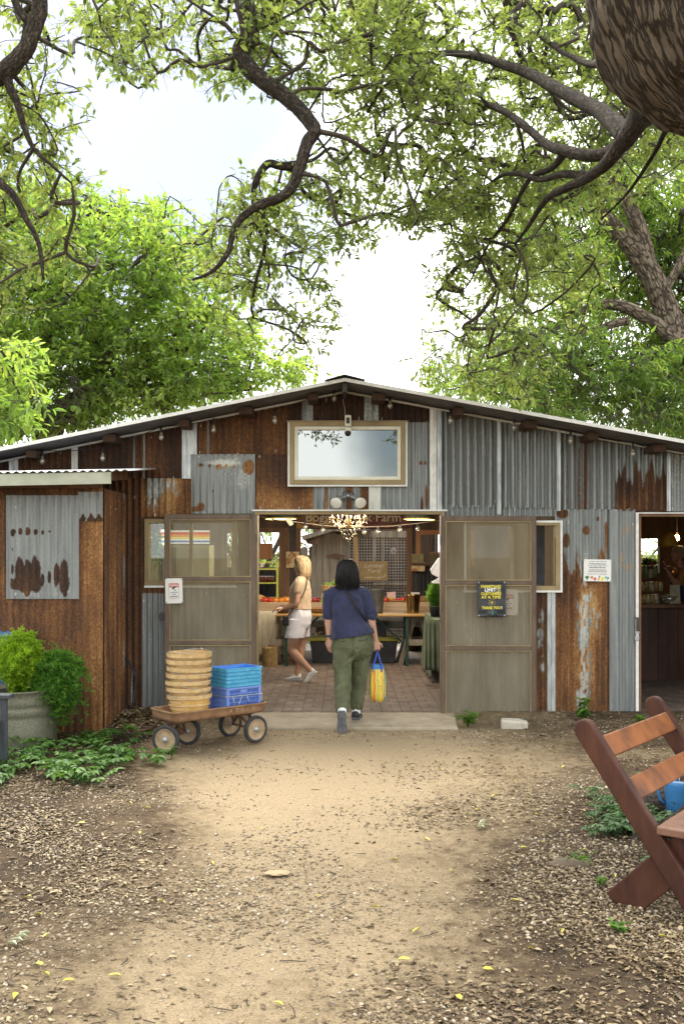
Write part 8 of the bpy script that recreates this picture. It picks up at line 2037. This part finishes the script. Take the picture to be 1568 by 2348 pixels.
sl2 = thing('flat_stone', 'flat buff stone set flush in the sandy path', 'stone', G(636, 2003)); mb = MB().ball((0, 0, .004), (.07, .04, .010), 14, 8, fn=lambda d: 1+.25*noise.noise(d*2)); mb.obj('stone', M('buff_stone', (.29, .22, .13), (.36, .28, .17), rough=.9), sl2, smooth=False)
# twigs lying about
g = np.random.default_rng(21); mb = MB()
for k in range(90):
    v = g.uniform(1680, 2340); u = g.uniform(0, 1568); p = G(u, v); a = g.uniform(0, 6.28); l = g.uniform(.03, .12); z = ground_z(p.x, p.y)+.008
    q = p + Vector((math.cos(a)*l, math.sin(a)*l, 0)); m_ = (p+q)/2 + Vector((g.normal(0, .01), g.normal(0, .01), 0)); p.z = m_.z = q.z = z; mb.tube([p, m_, q], [.0026, .0022, .0014], 4)
o = mb.obj('twigs', m_bark_fine); o['kind'] = 'stuff'
# ground cover: compound leaved seedlings
def ground_cover(name, spots, mat, seed, hmax=.16, ll=.060):
    g = np.random.default_rng(seed); C, D, Nn, T = [], [], [], []; st = MB()
    for (u, v) in spots:
        b = G(u, v); b = np.array((b.x, b.y, ground_z(b.x, b.y)))
        tone = g.random()*.5
        for s_ in range(int(g.integers(3, 6))):
            a = g.uniform(0, 6.28); h = hmax*g.uniform(.5, 1.1); e = b + np.array([math.cos(a)*h*.9, math.sin(a)*h*.9, h*g.uniform(.4, .9)]); m_ = b*.6+e*.4 + np.array([0, 0, h*.45])
            pts = [b*(1-t)**2+2*m_*t*(1-t)+e*t*t for t in np.linspace(0, 1, 5)]; st.tube(pts, list(np.linspace(.0028, .0012, 5)), 3, cap=False)
            ax = (e-m_); ax /= np.linalg.norm(ax); sd_ = np.cross(ax, (0, 0, 1)); sd_ /= np.linalg.norm(sd_)+1e-9
            L_ = ll*g.uniform(.75, 1.2)
            for t, k in ((.5, 1), (.72, 1), (.92, 1), (1.0, 0)):
                p = b*(1-t)**2+2*m_*t*(1-t)+e*t*t
                for sg in ((-1, 1) if k else (0,)):
                    C.append(p); D.append(ax*.55 + sd_*sg*.9 + g.normal(0, .1, 3) - np.array([0, 0, .12])); n_ = g.normal(0, .22, 3); n_[2] += 1; Nn.append(n_); T.append(min(1, tone+.5*g.random())); 
    V = leaf_arrays(C, D, Nn, ll*g.uniform(.7, 1.25, len(C)), ll*.52, fold=.12, shape=(.32, .66)); o = leaf_obj(name, V, mat, tint=T); o['kind'] = 'stuff'
    s_ = st.obj(name + '_stems', mat); s_['kind'] = 'stuff'
g = np.random.default_rng(4); spots = []
poly = [(0, 1720), (130, 1715), (190, 1690), (290, 1692), (300, 1730), (262, 1775), (255, 1806), (190, 1812), (130, 1800), (70, 1812), (0, 1815)]
def inpoly(x, y):
    c = False
    for i in range(len(poly)):
        (x0, y0), (x1, y1) = poly[i], poly[i-1]
        if (y0 > y) != (y1 > y) and x < (x1-x0)*(y-y0)/(y1-y0)+x0: c = not c
    return c
while len(spots) < 58:
    u, v = g.uniform(-20, 305), g.uniform(1690, 1818)
    if inpoly(max(u, 1), v) and noise.noise((u*.02, v*.03, 1)) > -.28: spots.append((u, v))
spots += [(318, 1745), (345, 1748), (370, 1752), (300, 1700), (328, 1690)]
ground_cover('ground_cover', spots, m_weed2, 5)
sp2 = [(g.uniform(1355, 1585), g.uniform(1845, 1925)) for _ in range(46)] + [(g.uniform(1480, 1600), g.uniform(1800, 1850)) for _ in range(8)] + [(1540, 2010), (1555, 2030), (1520, 1990), (1345, 1830), (1380, 1835)]
ground_cover('ground_cover', sp2, leafmat('dusty_green_leaf', (.035, .085, .030), (.10, .17, .06), trans=.25, mid=(.06, .125, .042), tcol=(1.5, 1.6, .8)), 6, hmax=.12, ll=.040)
# dry leaves drifted in the corner between shed and barn
X = g.uniform(-2.25, -1.55, 900); Y = g.uniform(9.6, 10.4, 900); Z = np.array([ground_z(a, b) for a, b in zip(X, Y)])+g.uniform(.005, .05, 900)*np.exp(-((Y-10.4)/.4)**2); aa = g.uniform(0, 6.28, 900); nn = g.normal(0, .5, (900, 3)); nn[:, 2] = 1
o = leaf_obj('leaf_drift', leaf_arrays(np.stack([X, Y, Z], 1), np.stack([np.cos(aa), np.sin(aa), g.normal(0, .25, 900)], 1), nn, g.uniform(.035, .065, 900), .025, fold=.3), m_dry, tint=g.beta(1.3, 1.8, 900)); o['kind'] = 'stuff'
# loose litter in the yard behind
X = g.uniform(-1.4, 2.2, 2500); Y = g.uniform(18.3, 22.5, 2500); aa = g.uniform(0, 6.28, 2500); nn = g.normal(0, .4, (2500, 3)); nn[:, 2] = 1
o = leaf_obj('leaf_drift', leaf_arrays(np.stack([X, Y, np.full(2500, .02)+g.uniform(0, .06, 2500)], 1), np.stack([np.cos(aa), np.sin(aa), g.normal(0, .2, 2500)], 1), nn, .10, .05, fold=.3), m_dry, tint=g.beta(2.4, 1.2, 2500)); o['kind'] = 'stuff'
hs = MB().tube([(UX(285, YF), YF-.07, .62), (UX(300, YF), YF-.10, .58), (UX(316, YF), YF-.09, .40), (UX(312, YF), YF-.12, .15), (UX(305, YF), YF-.2, .04)], .010, 8).obj('black_hose', m_black, smooth=True); setp(hs, 'thin black hose dangling against the rusty wall beside the shed', 'hose')
